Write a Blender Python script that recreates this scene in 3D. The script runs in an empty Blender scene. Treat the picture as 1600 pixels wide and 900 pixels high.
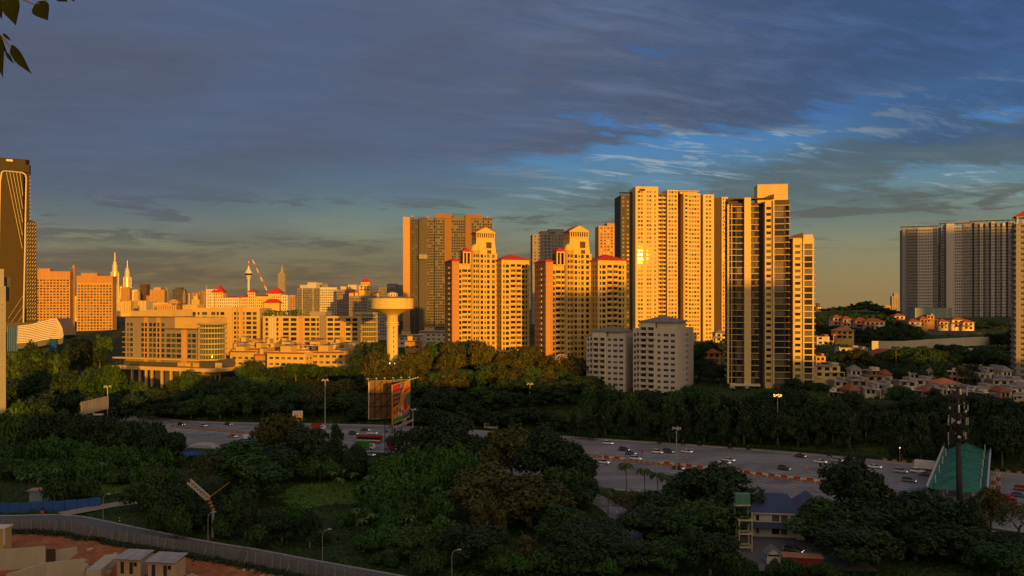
import bpy, math, random
import numpy as np
from mathutils import Matrix, Vector

random.seed(7)
RNG = np.random.default_rng(7)
SC = bpy.context.scene
COL = SC.collection
PI = math.pi
R = math.radians

# ------------------------------------------------------------------ camera
F, H = 1256.0, 58.0            # focal length in photo pixels, eye height above the highway
cam_data = bpy.data.cameras.new('camera')
cam_data.sensor_width = 36.0
cam_data.lens = 36.0 * F / 1600.0
cam_data.shift_y = 30.0 / 1600.0
cam_data.clip_start = 0.1
cam_data.clip_end = 40000.0
cam = bpy.data.objects.new('camera', cam_data)
COL.objects.link(cam)
cam.location = (0, 0, H)
cam.rotation_euler = (PI / 2, 0, 0)
SC.camera = cam

# ------------------------------------------------------------------ light
SUN_AZ, SUN_EL = R(20), R(3.6)     # sun low behind the viewer, a little to the right
TAN_AZ, TAN_EL = math.tan(SUN_AZ), math.tan(SUN_EL)
to_sun = Vector((math.sin(SUN_AZ) * math.cos(SUN_EL), -math.cos(SUN_AZ) * math.cos(SUN_EL), math.sin(SUN_EL)))
sun_data = bpy.data.lights.new('sun', 'SUN')
sun_data.energy = 3.6
sun_data.angle = R(0.53)
sun_data.color = (1.0, 0.43, 0.022)
sun = bpy.data.objects.new('sun', sun_data)
COL.objects.link(sun)
sun.rotation_euler = (-to_sun).to_track_quat('-Z', 'Y').to_euler()

SC.view_settings.view_transform = 'Standard'
SC.view_settings.look = 'None'
SC.view_settings.gamma = 1.0
SC.view_settings.use_curve_mapping = False
SC.view_settings.exposure = 0.45
SC.cycles.use_denoising = True
SC.cycles.max_bounces = 5
SC.cycles.diffuse_bounces = 2
SC.cycles.glossy_bounces = 2
SC.cycles.transmission_bounces = 2
SC.cycles.transparent_max_bounces = 4

world = bpy.data.worlds.new('World')
SC.world = world
world.use_nodes = True
NT = world.node_tree
NT.nodes.clear()


class NB:
    """tiny node-expression helper"""
    def __init__(s, nt): s.nt = nt
    def node(s, t, **kw):
        n = s.nt.nodes.new(t)
        for k, v in kw.items(): setattr(n, k, v)
        return n
    def put(s, sock, v):
        if hasattr(v, 'is_linked'): s.nt.links.new(v, sock)
        else: sock.default_value = v
    def m(s, op, a, b=0.0, c=0.0, clamp=False):
        n = s.node('ShaderNodeMath', operation=op, use_clamp=clamp)
        s.put(n.inputs[0], a); s.put(n.inputs[1], b)
        if op in ('MULTIPLY_ADD', 'WRAP', 'SMOOTH_MIN', 'SMOOTH_MAX', 'COMPARE'): s.put(n.inputs[2], c)
        return n.outputs[0]
    def sstep(s, v, lo, hi):
        n = s.node('ShaderNodeMapRange', interpolation_type='SMOOTHSTEP')
        s.put(n.inputs[0], v); s.put(n.inputs[1], lo); s.put(n.inputs[2], hi)
        return n.outputs[0]
    def ramp(s, v, stops, interp='LINEAR'):
        n = s.node('ShaderNodeValToRGB')
        cr = n.color_ramp
        cr.interpolation = interp
        while len(cr.elements) < len(stops): cr.elements.new(0.5)
        for e, (p, c) in zip(cr.elements, stops):
            e.position = p
            e.color = (c[0], c[1], c[2], 1) if hasattr(c, '__len__') else (c, c, c, 1)
        s.put(n.inputs[0], v)
        return n.outputs[0]
    def mix(s, f, a, b, mode='MIX'):
        n = s.node('ShaderNodeMix', data_type='RGBA', blend_type=mode)
        s.put(n.inputs[0], f)
        for k, v in ((6, a), (7, b)):
            if isinstance(v, tuple) and len(v) == 3: v = (*v, 1)
            s.put(n.inputs[k], v)
        return n.outputs[2]
    def noise(s, vec, scale, detail=5, rough=0.55, lac=2.0, dist=0.0):
        n = s.node('ShaderNodeTexNoise')
        s.put(n.inputs['Vector'], vec); n.inputs['Scale'].default_value = scale
        n.inputs['Detail'].default_value = detail; n.inputs['Roughness'].default_value = rough
        n.inputs['Lacunarity'].default_value = lac; n.inputs['Distortion'].default_value = dist
        return n.outputs['Fac']
    def xyz(s, x, y, z=0.0):
        n = s.node('ShaderNodeCombineXYZ')
        for k, v in enumerate((x, y, z)): s.put(n.inputs[k], v)
        return n.outputs[0]


def build_sky():
    b = NB(NT)
    out = b.node('ShaderNodeOutputWorld')
    bg = b.node('ShaderNodeBackground')
    sky = b.node('ShaderNodeTexSky', sky_type='NISHITA')
    sky.sun_disc = False
    sky.sun_elevation = SUN_EL
    sky.sun_rotation = PI - SUN_AZ      # the lamp and the sky share one sun direction
    sky.altitude = 60
    sky.air_density = 1.0; sky.dust_density = 1.5; sky.ozone_density = 1.5
    tc = b.node('ShaderNodeTexCoord')
    sp = b.node('ShaderNodeSeparateXYZ')
    NT.links.new(tc.outputs['Generated'], sp.inputs[0])
    x, y, z = sp.outputs
    az = b.m('ARCTAN2', x, y)                         # 0 straight ahead (north), + to the east
    el = b.m('ARCSINE', z)
    elp = b.m('MAXIMUM', el, 0.0)
    inv = b.m('DIVIDE', 1.0, b.m('ADD', b.m('MAXIMUM', z, 0.0), 0.10))
    u = b.m('MULTIPLY', x, inv); v = b.m('MULTIPLY', y, inv)
    # clear evening air away from the sun
    clear = b.ramp(b.m('MULTIPLY', elp, 1.6), [(0.0, (0.27, 0.175, 0.070)), (0.06, (0.245, 0.190, 0.092)), (0.12, (0.195, 0.195, 0.125)),
                                              (0.19, (0.130, 0.195, 0.185)), (0.27, (0.075, 0.195, 0.34)), (0.36, (0.040, 0.165, 0.46)), (0.55, (0.035, 0.12, 0.36)), (1.0, (0.03, 0.085, 0.26))])
    # cloud layers, drawn on a flat ceiling so that they stretch towards the horizon
    def sheet(rot, sx, sy, scale, det, rough, dist, off):
        c, sn = math.cos(R(rot)), math.sin(R(rot))
        p = b.m('ADD', b.m('MULTIPLY', u, c * sx), b.m('MULTIPLY', v, sn * sx)); q = b.m('ADD', b.m('MULTIPLY', u, -sn * sy), b.m('MULTIPLY', v, c * sy))
        return b.noise(b.xyz(p, q, off), scale, det, rough, dist=dist)
    n1 = sheet(26, 0.42, 1.0, 1.5, 10, 0.62, 0.35, 0.0)          # torn streaks running to the right
    n5 = sheet(18, 0.9, 2.4, 3.2, 9, 0.66, 0.5, 4.0)             # fine ripples
    n2 = b.noise(b.xyz(b.m('MULTIPLY', az, 5.0), b.m('MULTIPLY', el, 24.0), 3.1), 1.0, 7, 0.6, dist=0.4)
    n3 = b.noise(b.xyz(b.m('MULTIPLY_ADD', el, 2.6, b.m('MULTIPLY', az, 1.2)), b.m('MULTIPLY_ADD', az, -1.7, b.m('MULTIPLY', el, 5.2)), 9.7), 1.6, 6, 0.5, dist=0.2)
    n4 = b.noise(b.xyz(b.m('MULTIPLY', az, 9.0), b.m('MULTIPLY', el, 62.0), 5.5), 1.0, 8, 0.62, dist=0.3)
    c0 = lambda n: b.m('SUBTRACT', n, 0.5)
    east = b.sstep(az, -0.16, 0.20)
    # great grey deck: everything above a front that climbs towards the east
    wob = b.m('ADD', b.m('MULTIPLY', c0(n3), 0.10), b.m('MULTIPLY', c0(n1), b.m('MULTIPLY_ADD', east, 0.22, 0.05)))
    wob = b.m('ADD', wob, b.m('MULTIPLY', c0(n5), b.m('MULTIPLY_ADD', east, 0.10, 0.015)))
    front = b.ramp(b.m('MULTIPLY_ADD', az, 0.5, 0.5), [(0.05, 0.10), (0.235, 0.105), (0.33, 0.12), (0.40, 0.145), (0.5, 0.165), (0.57, 0.175), (0.62, 0.185), (0.70, 0.195), (0.80, 0.19), (0.95, 0.10)])
    dd = b.m('SUBTRACT', b.m('ADD', el, wob), front)
    deck = b.sstep(dd, b.m('MULTIPLY_ADD', east, 0.045, -0.065), b.m('MULTIPLY_ADD', east, -0.025, 0.060))
    # long blue gap torn through the deck
    gl = b.m('SUBTRACT', b.m('ADD', el, b.m('ADD', b.m('MULTIPLY', c0(n1), 0.20), b.m('MULTIPLY', c0(n5), 0.10))), b.m('MULTIPLY_ADD', az, 0.17, 0.157))
    gap = b.m('MULTIPLY', b.m('SUBTRACT', 1.0, b.sstep(b.m('ABSOLUTE', gl), 0.008, 0.048)), b.m('MULTIPLY', b.sstep(az, -0.06, 0.12), b.m('MULTIPLY_ADD', b.sstep(az, 0.30, 0.50), -0.55, 1.0)))
    deck = b.m('MULTIPLY', deck, b.m('MULTIPLY_ADD', gap, -0.9, 1.0))
    thin = b.m('MULTIPLY', b.m('MULTIPLY', b.sstep(n5, 0.50, 0.34), east), 0.45)    # thin places in the deck show the blue
    deck = b.m('MULTIPLY', deck, b.m('SUBTRACT', 1.0, thin))
    # torn sheets below the gap
    torn = b.sstep(b.m('ADD', b.m('ADD', n1, b.m('MULTIPLY', c0(n3), 0.5)), b.m('MULTIPLY', c0(n5), 0.35)), 0.37, 0.49)
    torn = b.m('MULTIPLY', b.m('MULTIPLY', torn, b.sstep(el, 0.075, 0.13)), b.m('MULTIPLY', b.m('MULTIPLY_ADD', east, 0.92, 0.08), b.m('MULTIPLY_ADD', gap, -0.85, 1.0)))
    # small dark bars and the brown bank over the horizon
    low = b.m('MULTIPLY', b.sstep(n4, 0.52, 0.60), b.m('MULTIPLY', b.sstep(el, 0.06, 0.08), b.m('SUBTRACT', 1.0, b.sstep(el, 0.115, 0.15))))
    bank = b.m('MULTIPLY', b.m('SUBTRACT', 1.0, b.sstep(b.m('ADD', el, b.m('MULTIPLY', c0(n2), 0.10)), 0.060, 0.100)), b.m('SUBTRACT', 1.0, b.sstep(az, 0.10, 0.40)))
    bank = b.m('MULTIPLY', bank, b.m('MULTIPLY_ADD', b.sstep(n4, 0.40, 0.62), 0.45, 0.55))
    deck_col = b.ramp(b.m('MULTIPLY_ADD', c0(n3), 1.0, b.m('MULTIPLY_ADD', el, 1.1, 0.24)),
                      [(0.15, (0.074, 0.083, 0.100)), (0.40, (0.076, 0.086, 0.122)), (0.62, (0.080, 0.100, 0.160)), (0.9, (0.070, 0.105, 0.195))])
    deck_col = b.mix(b.sstep(az, 0.02, 0.55), deck_col, (0.038, 0.080, 0.185))
    k5 = b.m('MULTIPLY_ADD', c0(n5), b.m('MULTIPLY_ADD', east, 1.3, 0.35), 1.0)
    deck_col = b.mix(1.0, deck_col, b.xyz(k5, k5, k5), 'MULTIPLY')
    torn_col = b.ramp(b.m('MULTIPLY', elp, 3.0), [(0.1, (0.115, 0.115, 0.092)), (0.35, (0.080, 0.110, 0.118)), (0.6, (0.052, 0.080, 0.112)), (1.0, (0.042, 0.080, 0.16))])
    bank_col = b.ramp(b.m('MULTIPLY', elp, 8.0), [(0.0, (0.112, 0.074, 0.044)), (0.4, (0.090, 0.071, 0.056)), (1.0, (0.088, 0.085, 0.078))])
    low_col = b.ramp(b.m('MULTIPLY', elp, 5.0), [(0.2, (0.092, 0.078, 0.062)), (0.8, (0.070, 0.084, 0.090))])
    rim = b.m('MULTIPLY', b.sstep(n5, 0.50, 0.64), b.m('MULTIPLY', b.sstep(el, 0.09, 0.14), b.m('MULTIPLY', east, b.m('SUBTRACT', 1.0, b.sstep(el, 0.22, 0.30)))))
    col = clear
    col = b.mix(b.m('MULTIPLY', rim, 0.75), col, (0.36, 0.43, 0.47))
    col = b.mix(b.m('MULTIPLY', torn, 0.90), col, torn_col)
    col = b.mix(b.m('MULTIPLY', bank, 0.92), col, bank_col)
    col = b.mix(b.m('MULTIPLY', low, 0.85), col, low_col)
    col = b.mix(b.m('MULTIPLY', deck, 0.94), col, deck_col)
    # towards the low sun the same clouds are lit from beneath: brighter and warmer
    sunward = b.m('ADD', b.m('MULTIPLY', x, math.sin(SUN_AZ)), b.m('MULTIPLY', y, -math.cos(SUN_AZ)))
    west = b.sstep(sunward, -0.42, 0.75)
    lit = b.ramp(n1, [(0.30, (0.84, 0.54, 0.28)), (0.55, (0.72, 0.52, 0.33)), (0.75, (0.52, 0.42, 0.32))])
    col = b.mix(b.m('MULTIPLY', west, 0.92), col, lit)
    NT.links.new(sky.outputs[0], bg.inputs[0])
    bg.inputs[1].default_value = 0.12                 # the physical sky
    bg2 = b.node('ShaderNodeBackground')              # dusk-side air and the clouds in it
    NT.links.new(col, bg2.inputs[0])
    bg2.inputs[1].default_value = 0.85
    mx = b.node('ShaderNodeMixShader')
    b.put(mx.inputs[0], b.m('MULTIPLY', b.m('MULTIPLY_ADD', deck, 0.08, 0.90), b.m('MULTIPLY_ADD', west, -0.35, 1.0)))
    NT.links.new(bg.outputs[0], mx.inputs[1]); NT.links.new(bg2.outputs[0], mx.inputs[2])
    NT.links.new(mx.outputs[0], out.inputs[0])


build_sky()

# ------------------------------------------------------------------ helpers
def P(px, py, Y):
    """a point at depth Y seen at photo pixel (px, py)"""
    return Vector(((px - 800) * Y / F, Y, H - (py - 480) * Y / F))


MATS = {}


def mat(name, col, rough=0.8, var=0.18, scale=0.25, metal=0.0, spec=0.3, streak=0.35, emit=None, bump=0.0):
    if name in MATS: return MATS[name]
    m = bpy.data.materials.new(name)
    m.use_nodes = True
    nt = m.node_tree
    pb = nt.nodes['Principled BSDF']
    pb.inputs['Roughness'].default_value = rough
    pb.inputs['Metallic'].default_value = metal
    pb.inputs['Specular IOR Level'].default_value = spec
    b = NB(nt)
    if var > 0:
        tc = b.node('ShaderNodeTexCoord')
        mp = b.node('ShaderNodeMapping')
        mp.inputs['Scale'].default_value = (1, 1, streak)
        nt.links.new(tc.outputs['Object'], mp.inputs[0])
        n = b.noise(mp.outputs[0], scale, 6, 0.62)
        oi = b.node('ShaderNodeObjectInfo')
        k = b.m('MULTIPLY_ADD', b.m('SUBTRACT', n, 0.5), var * 3.2, 1.0)
        k = b.m('MULTIPLY', k, b.m('MULTIPLY_ADD', b.m('SUBTRACT', oi.outputs['Random'], 0.5), var * 0.5, 1.0))
        c = b.mix(1.0, (col[0], col[1], col[2]), b.xyz(k, k, k), 'MULTIPLY')
        nt.links.new(c, pb.inputs['Base Color'])
        if bump:
            bp = b.node('ShaderNodeBump')
            bp.inputs['Strength'].default_value = bump
            nt.links.new(n, bp.inputs['Height']); nt.links.new(bp.outputs[0], pb.inputs['Normal'])
    else:
        pb.inputs['Base Color'].default_value = (*col[:3], 1)
    if emit:
        pb.inputs['Emission Color'].default_value = (*emit[:3], 1)
        pb.inputs['Emission Strength'].default_value = emit[3]
    MATS[name] = m
    return m


class MB:
    """collects faces for ONE mesh"""
    def __init__(s): s.v = []; s.f = []; s.m = []
    def quad(s, a, b, c, d, m=0):
        i = len(s.v); s.v += [tuple(a), tuple(b), tuple(c), tuple(d)]; s.f.append((i, i + 1, i + 2, i + 3)); s.m.append(m)
    def tri(s, a, b, c, m=0):
        i = len(s.v); s.v += [tuple(a), tuple(b), tuple(c)]; s.f.append((i, i + 1, i + 2)); s.m.append(m)
    def poly(s, pts, m=0):
        i = len(s.v); s.v += [tuple(p) for p in pts]; s.f.append(tuple(range(i, i + len(pts)))); s.m.append(m)
    def box(s, x0, x1, y0, y1, z0, z1, m=0, rot=0.0, cx=0.0, cy=0.0):
        c, sn = math.cos(rot), math.sin(rot)
        pts = [(x, y, z) for z in (z0, z1) for x, y in ((x0, y0), (x1, y0), (x1, y1), (x0, y1))]
        pts = [(cx + x * c - y * sn, cy + x * sn + y * c, z) for x, y, z in pts]
        i = len(s.v); s.v += pts
        for q in ((0, 3, 2, 1), (4, 5, 6, 7), (0, 1, 5, 4), (1, 2, 6, 5), (2, 3, 7, 6), (3, 0, 4, 7)):
            s.f.append(tuple(i + k for k in q)); s.m.append(m)
    def prism(s, pts, z0, z1, m=0, mt=None):
        i = len(s.v); n = len(pts)
        s.v += [(p[0], p[1], z0) for p in pts] + [(p[0], p[1], z1) for p in pts]
        for k in range(n):
            j = (k + 1) % n; s.f.append((i + k, i + j, i + n + j, i + n + k)); s.m.append(m)
        s.f.append(tuple(i + n + k for k in range(n))); s.m.append(m if mt is None else mt)
        s.f.append(tuple(i + n - 1 - k for k in range(n))); s.m.append(m)
    def lathe(s, prof, n=16, cx=0, cy=0, m=0, a0=0.0):
        i = len(s.v)
        for r, z in prof:
            s.v += [(cx + r * math.cos(a0 + 2 * PI * k / n), cy + r * math.sin(a0 + 2 * PI * k / n), z) for k in range(n)]
        for j in range(len(prof) - 1):
            for k in range(n):
                q = (k + 1) % n
                s.f.append((i + j * n + k, i + j * n + q, i + (j + 1) * n + q, i + (j + 1) * n + k)); s.m.append(m)
        s.f.append(tuple(i + (len(prof) - 1) * n + k for k in range(n))); s.m.append(m)
    def bar(s, p, q, r, m=0, r2=None, n=4):
        p, q = Vector(p), Vector(q); d = (q - p)
        if d.length < 1e-6: return
        t = d.normalized(); a = t.orthogonal().normalized(); b = t.cross(a)
        r2 = r if r2 is None else r2; i = len(s.v)
        for c, rr in ((p, r), (q, r2)):
            s.v += [tuple(c + (a * math.cos(2 * PI * k / n + PI / 4) + b * math.sin(2 * PI * k / n + PI / 4)) * rr) for k in range(n)]
        for k in range(n):
            j = (k + 1) % n; s.f.append((i + k, i + j, i + n + j, i + n + k)); s.m.append(m)
        s.f.append(tuple(i + n + k for k in range(n))); s.m.append(m)
        s.f.append(tuple(i + n - 1 - k for k in range(n))); s.m.append(m)
    def hip(s, x0, x1, y0, y1, z, h, over=0.6, m=0, ridge=0.5):
        x0 -= over; x1 += over; y0 -= over; y1 += over
        w, d = x1 - x0, y1 - y0
        if w >= d: a = (x0 + d * ridge, (y0 + y1) / 2, z + h); b = (x1 - d * ridge, (y0 + y1) / 2, z + h)
        else: a = ((x0 + x1) / 2, y0 + w * ridge, z + h); b = ((x0 + x1) / 2, y1 - w * ridge, z + h)
        c = [(x0, y0, z), (x1, y0, z), (x1, y1, z), (x0, y1, z)]
        if w >= d:
            s.quad(c[0], c[1], b, a, m); s.tri(c[1], c[2], b, m); s.quad(c[2], c[3], a, b, m); s.tri(c[3], c[0], a, m)
        else:
            s.tri(c[0], c[1], a, m); s.quad(c[1], c[2], b, a, m); s.tri(c[2], c[3], b, m); s.quad(c[3], c[0], a, b, m)
        t = 0.25
        for k in range(4):
            p, q = c[k], c[(k + 1) % 4]
            s.quad((p[0], p[1], z - t), (q[0], q[1], z - t), q, p, m)
        s.quad(*[(p[0], p[1], z - t) for p in reversed(c)], m)
    def gable(s, x0, x1, y0, y1, z, h, over=0.5, m=0, axis='x', mg=None):
        """gable roof, ridge along axis; mg: material of the gable ends"""
        if axis == 'x':
            ym = (y0 + y1) / 2; t = 0.2
            for ya in (y0 - over, y1 + over):
                zz = z - over * h / max(0.1, (y1 - y0) / 2)
                s.quad((x0 - over, ya, zz), (x1 + over, ya, zz), (x1 + over, ym, z + h), (x0 - over, ym, z + h), m)
                s.quad((x0 - over, ya, zz - t), (x1 + over, ya, zz - t), (x1 + over, ya, zz), (x0 - over, ya, zz), m)
            for xa in (x0, x1): s.tri((xa, y0, z), (xa, y1, z), (xa, ym, z + h - 0.05), m if mg is None else mg)
        else:
            xm = (x0 + x1) / 2; t = 0.2
            for xa in (x0 - over, x1 + over):
                zz = z - over * h / max(0.1, (x1 - x0) / 2)
                s.quad((xa, y0 - over, zz), (xa, y1 + over, zz), (xm, y1 + over, z + h), (xm, y0 - over, z + h), m)
                s.quad((xa, y0 - over, zz - t), (xa, y1 + over, zz - t), (xa, y1 + over, zz), (xa, y0 - over, zz), m)
            for ya in (y0, y1): s.tri((x0, ya, z), (x1, ya, z), (xm, ya, z + h - 0.05), m if mg is None else mg)
    def mesh(s, name, mats, smooth=False):
        me = bpy.data.meshes.new(name)
        me.from_pydata(s.v, [], s.f)
        for mm in (mats if isinstance(mats, (list, tuple)) else [mats]): me.materials.append(mm)
        me.polygons.foreach_set('material_index', s.m)
        if smooth: me.polygons.foreach_set('use_smooth', [True] * len(s.f))
        me.update()
        return me
    def build(s, name, mats, parent=None, smooth=False, loc=None, rz=0.0):
        return link(name, s.mesh(name, mats, smooth), parent, loc, rz)


def link(name, me, parent=None, loc=None, rz=0.0):
    o = bpy.data.objects.new(name, me)
    COL.objects.link(o)
    if parent is not None: o.parent = parent
    if loc is not None: o.location = loc
    if rz: o.rotation_euler[2] = rz
    return o


def tag(o, label=None, cat=None, group=None, kind=None):
    if label: o['label'] = label
    if cat: o['category'] = cat
    if group: o['group'] = group
    if kind: o['kind'] = kind
    return o


def thing(name, label, cat, loc=(0, 0, 0), rz=0.0, group=None):
    return tag(link(name, None, None, loc, rz), label, cat, group)


def copy_tree(o, parent=None, loc=None, rz=None, scale=None, label=None):
    c = o.copy()
    COL.objects.link(c)
    if parent is not None: c.parent = parent
    if loc is not None: c.location = loc
    if rz is not None: c.rotation_euler[2] = rz
    if scale is not None: c.scale = scale if hasattr(scale, '__len__') else (scale,) * 3
    if label: c['label'] = label
    for ch in o.children: copy_tree(ch, c)
    return c


def np_mesh(name, verts, quads, mats, tint=None):
    """fast mesh from arrays: quads (n,4)"""
    me = bpy.data.meshes.new(name)
    n = len(quads)
    me.vertices.add(len(verts)); me.vertices.foreach_set('co', np.asarray(verts, dtype=np.float32).ravel())
    me.loops.add(n * 4); me.loops.foreach_set('vertex_index', np.asarray(quads, dtype=np.int32).ravel())
    me.polygons.add(n)
    me.polygons.foreach_set('loop_start', np.arange(0, n * 4, 4, dtype=np.int32))
    me.polygons.foreach_set('loop_total', np.full(n, 4, dtype=np.int32))
    for mm in mats: me.materials.append(mm)
    if tint is not None:
        at = me.attributes.new('tint', 'FLOAT', 'FACE'); at.data.foreach_set('value', np.asarray(tint, dtype=np.float32))
    me.update(calc_edges=True)
    return me


# ------------------------------------------------------------------ terrain
FE = np.array([(-1400, 1250), (-480, 690), (-343, 585), (-250, 480), (-168, 405), (-110, 400), (-56, 394), (23, 360), (107, 324), (143, 300), (177, 278), (260, 215), (420, 90)], float)
NE = np.array([(-1400, 1190), (-480, 640), (-330, 530), (-235, 410), (-132, 327), (-90, 330), (-41, 322), (-5, 285), (17, 258), (69, 246), (92, 233), (150, 196), (210, 150), (330, 60)], float)
MED = np.array([(-480, 665), (-335, 560), (-240, 445), (-157, 384), (-116, 366), (-45, 352), (25, 314), (46, 303), (69, 288), (103, 265), (140, 240), (200, 196)], float)


def fe_y(x): return np.interp(x, FE[:, 0], FE[:, 1])
def ne_y(x): return np.interp(x, NE[:, 0], NE[:, 1])


CTRL = [P(*t) for t in [
    (175, 605, 500), (260, 610, 500), (340, 612, 490), (400, 585, 480), (480, 580, 480), (545, 575, 480), (200, 560, 640), (330, 545, 640), (480, 545, 620), (575, 545, 600),
    (613, 585, 450), (580, 590, 450), (650, 585, 450), (720, 556, 480), (800, 556, 480), (860, 560, 470), (930, 575, 455), (760, 600, 430), (700, 610, 425),
    (960, 613, 420), (1050, 613, 420), (1100, 600, 425), (1150, 608, 405), (1220, 608, 405), (1270, 606, 405), (1320, 613, 400), (1400, 619, 395), (1500, 622, 390), (1600, 626, 390),
    (1320, 572, 470), (1450, 580, 470), (1580, 580, 470), (1330, 543, 540), (1440, 546, 560), (1560, 545, 560), (1320, 516, 630), (1420, 517, 630), (1520, 517, 640), (1600, 518, 640),
    (1420, 496, 800), (1500, 496, 800), (1600, 496, 800), (1330, 487, 900), (1400, 488, 950), (1290, 488, 900), (1050, 535, 600), (1000, 537, 600), (1110, 530, 620),
    (640, 516, 900), (760, 516, 900), (500, 505, 1000), (600, 500, 1000), (880, 500, 900), (20, 526, 650), (80, 536, 620), (80, 516, 1000), (150, 516, 1000), (100, 560, 560), (150, 575, 530), (30, 585, 560),
    (350, 484, 1100), (440, 484, 1100), (-200, 560, 560), (1800, 600, 420), (1800, 520, 650)]]
CTRL += [Vector(t) for t in [(-600, 700, 14), (-340, 620, 6), (-260, 520, 5), (-180, 450, 6), (-1200, 1600, 15), (0, 1600, 24), (1200, 1600, 40), (-1500, 3500, 12), (0, 3500, 15), (1500, 3500, 30),
                             (0, 8000, 12), (-4000, 8000, 12), (4000, 8000, 20), (900, 700, 35), (600, 400, 15)]]
CA = np.array([tuple(c) for c in CTRL])


def sstep(t): t = np.clip(t, 0, 1); return t * t * (3 - 2 * t)


def vnoise(x, y, s, seed=0):
    """cheap smooth pseudo-noise in [-1, 1]"""
    x = x / s; y = y / s
    return (np.sin(x * 1.3 + seed) * np.cos(y * 1.7 - seed * 1.3) + np.sin(x * 2.9 + y * 1.1 + seed * 2.1) * 0.5 + np.cos(y * 3.7 - x * 2.3 + seed) * 0.3) / 1.8


def height(x, y):
    x = np.atleast_1d(np.asarray(x, float)); y = np.atleast_1d(np.asarray(y, float))
    d = y - fe_y(x) - 7
    d2 = (x[:, None] - CA[None, :, 0]) ** 2 + (y[:, None] - CA[None, :, 1]) ** 2 + 60.0
    w = d2 ** -2.0
    idw = (w * CA[None, :, 2]).sum(1) / w.sum(1)
    far = idw * sstep(d / 45.0) + vnoise(x, y, 60) * 0.8 * sstep(d / 60)
    # the hill the photograph was taken from: plateau, a knoll at the viewpoint, a slope down to the valley
    top = 38 + 8 * sstep((x + 45) / 60) + 12 * sstep((x - 190) / 70)  # crest stepped to set how far its shade reaches
    knoll = 10.4 * np.exp(-((x - 1) ** 2 / 160 + (y + 6) ** 2 / 200))
    hill = (top + vnoise(x, y, 40, 3) * 0.8) * sstep(1 - (y - 2) / 108) + knoll
    near = hill + 0.25 * vnoise(x, y, 9, 5) * sstep((y - 110) / 20) * sstep((ne_y(x) - 4 - y) / 12)
    return np.where(d > 0, far, np.where(y < 118, near + 0, near)) - 0.12


def gz(x, y): return float(height([x], [y])[0])


def veg_mat(name, cols, rough=0.65, trans=0.0):
    if name in MATS: return MATS[name]
    m = bpy.data.materials.new(name); m.use_nodes = True
    nt = m.node_tree; b = NB(nt); pb = nt.nodes['Principled BSDF']
    g = b.node('ShaderNodeNewGeometry'); oi = b.node('ShaderNodeObjectInfo')
    at = b.node('ShaderNodeAttribute', attribute_name='tint')
    k = b.m('ADD', b.m('MULTIPLY', g.outputs['Random Per Island'], 0.35), b.m('ADD', b.m('MULTIPLY', oi.outputs['Random'], 0.35), b.m('MULTIPLY', at.outputs['Fac'], 0.36)))
    c = b.ramp(k, [(0.1, cols[0]), (0.5, cols[1]), (0.9, cols[2])])
    nt.links.new(c, pb.inputs['Base Color'])
    pb.inputs['Roughness'].default_value = rough
    pb.inputs['Specular IOR Level'].default_value = 0.25
    MATS[name] = m
    return m


def ground_mat():
    m = bpy.data.materials.new('ground_cover'); m.use_nodes = True
    nt = m.node_tree; b = NB(nt); pb = nt.nodes['Principled BSDF']
    tc = b.node('ShaderNodeTexCoord')
    n = b.noise(tc.outputs['Object'], 0.05, 6, 0.6)
    n2 = b.noise(tc.outputs['Object'], 0.9, 5, 0.65)
    c = b.ramp(n, [(0.30, (0.030, 0.042, 0.014)), (0.5, (0.042, 0.060, 0.018)), (0.62, (0.065, 0.075, 0.022)), (0.75, (0.085, 0.075, 0.032))])
    c = b.mix(b.m('MULTIPLY', b.sstep(n2, 0.45, 0.75), 0.6), c, (0.022, 0.034, 0.012))
    nt.links.new(c, pb.inputs['Base Color'])
    pb.inputs['Roughness'].default_value = 0.95
    pb.inputs['Specular IOR Level'].default_value = 0.1
    bp = b.node('ShaderNodeBump'); bp.inputs['Strength'].default_value = 0.6; bp.inputs['Distance'].default_value = 0.4
    nt.links.new(n2, bp.inputs['Height']); nt.links.new(bp.outputs[0], pb.inputs['Normal'])
    return m


def build_ground():
    xs = np.unique(np.concatenate([np.linspace(-14000, -1500, 9), np.linspace(-1500, -440, 14), np.arange(-440, 560, 6.0), np.linspace(560, 1500, 12), np.linspace(1500, 14000, 9)]))
    ys = np.unique(np.concatenate([np.linspace(-1500, -60, 10), np.arange(-60, 700, 6.0), np.linspace(700, 1600, 30), np.linspace(1600, 18000, 14)]))
    X, Y = np.meshgrid(xs, ys)
    Z = height(X.ravel(), Y.ravel())
    v = np.stack([X.ravel(), Y.ravel(), Z], 1)
    nx, ny = len(xs), len(ys)
    i = (np.arange(ny - 1)[:, None] * nx + np.arange(nx - 1)[None, :]).ravel()
    q = np.stack([i, i + 1, i + nx + 1, i + nx], 1)
    me = np_mesh('ground', v, q, [ground_mat()])
    me.polygons.foreach_set('use_smooth', [True] * len(q))
    tag(link('ground', me), kind='structure')


build_ground()


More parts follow.
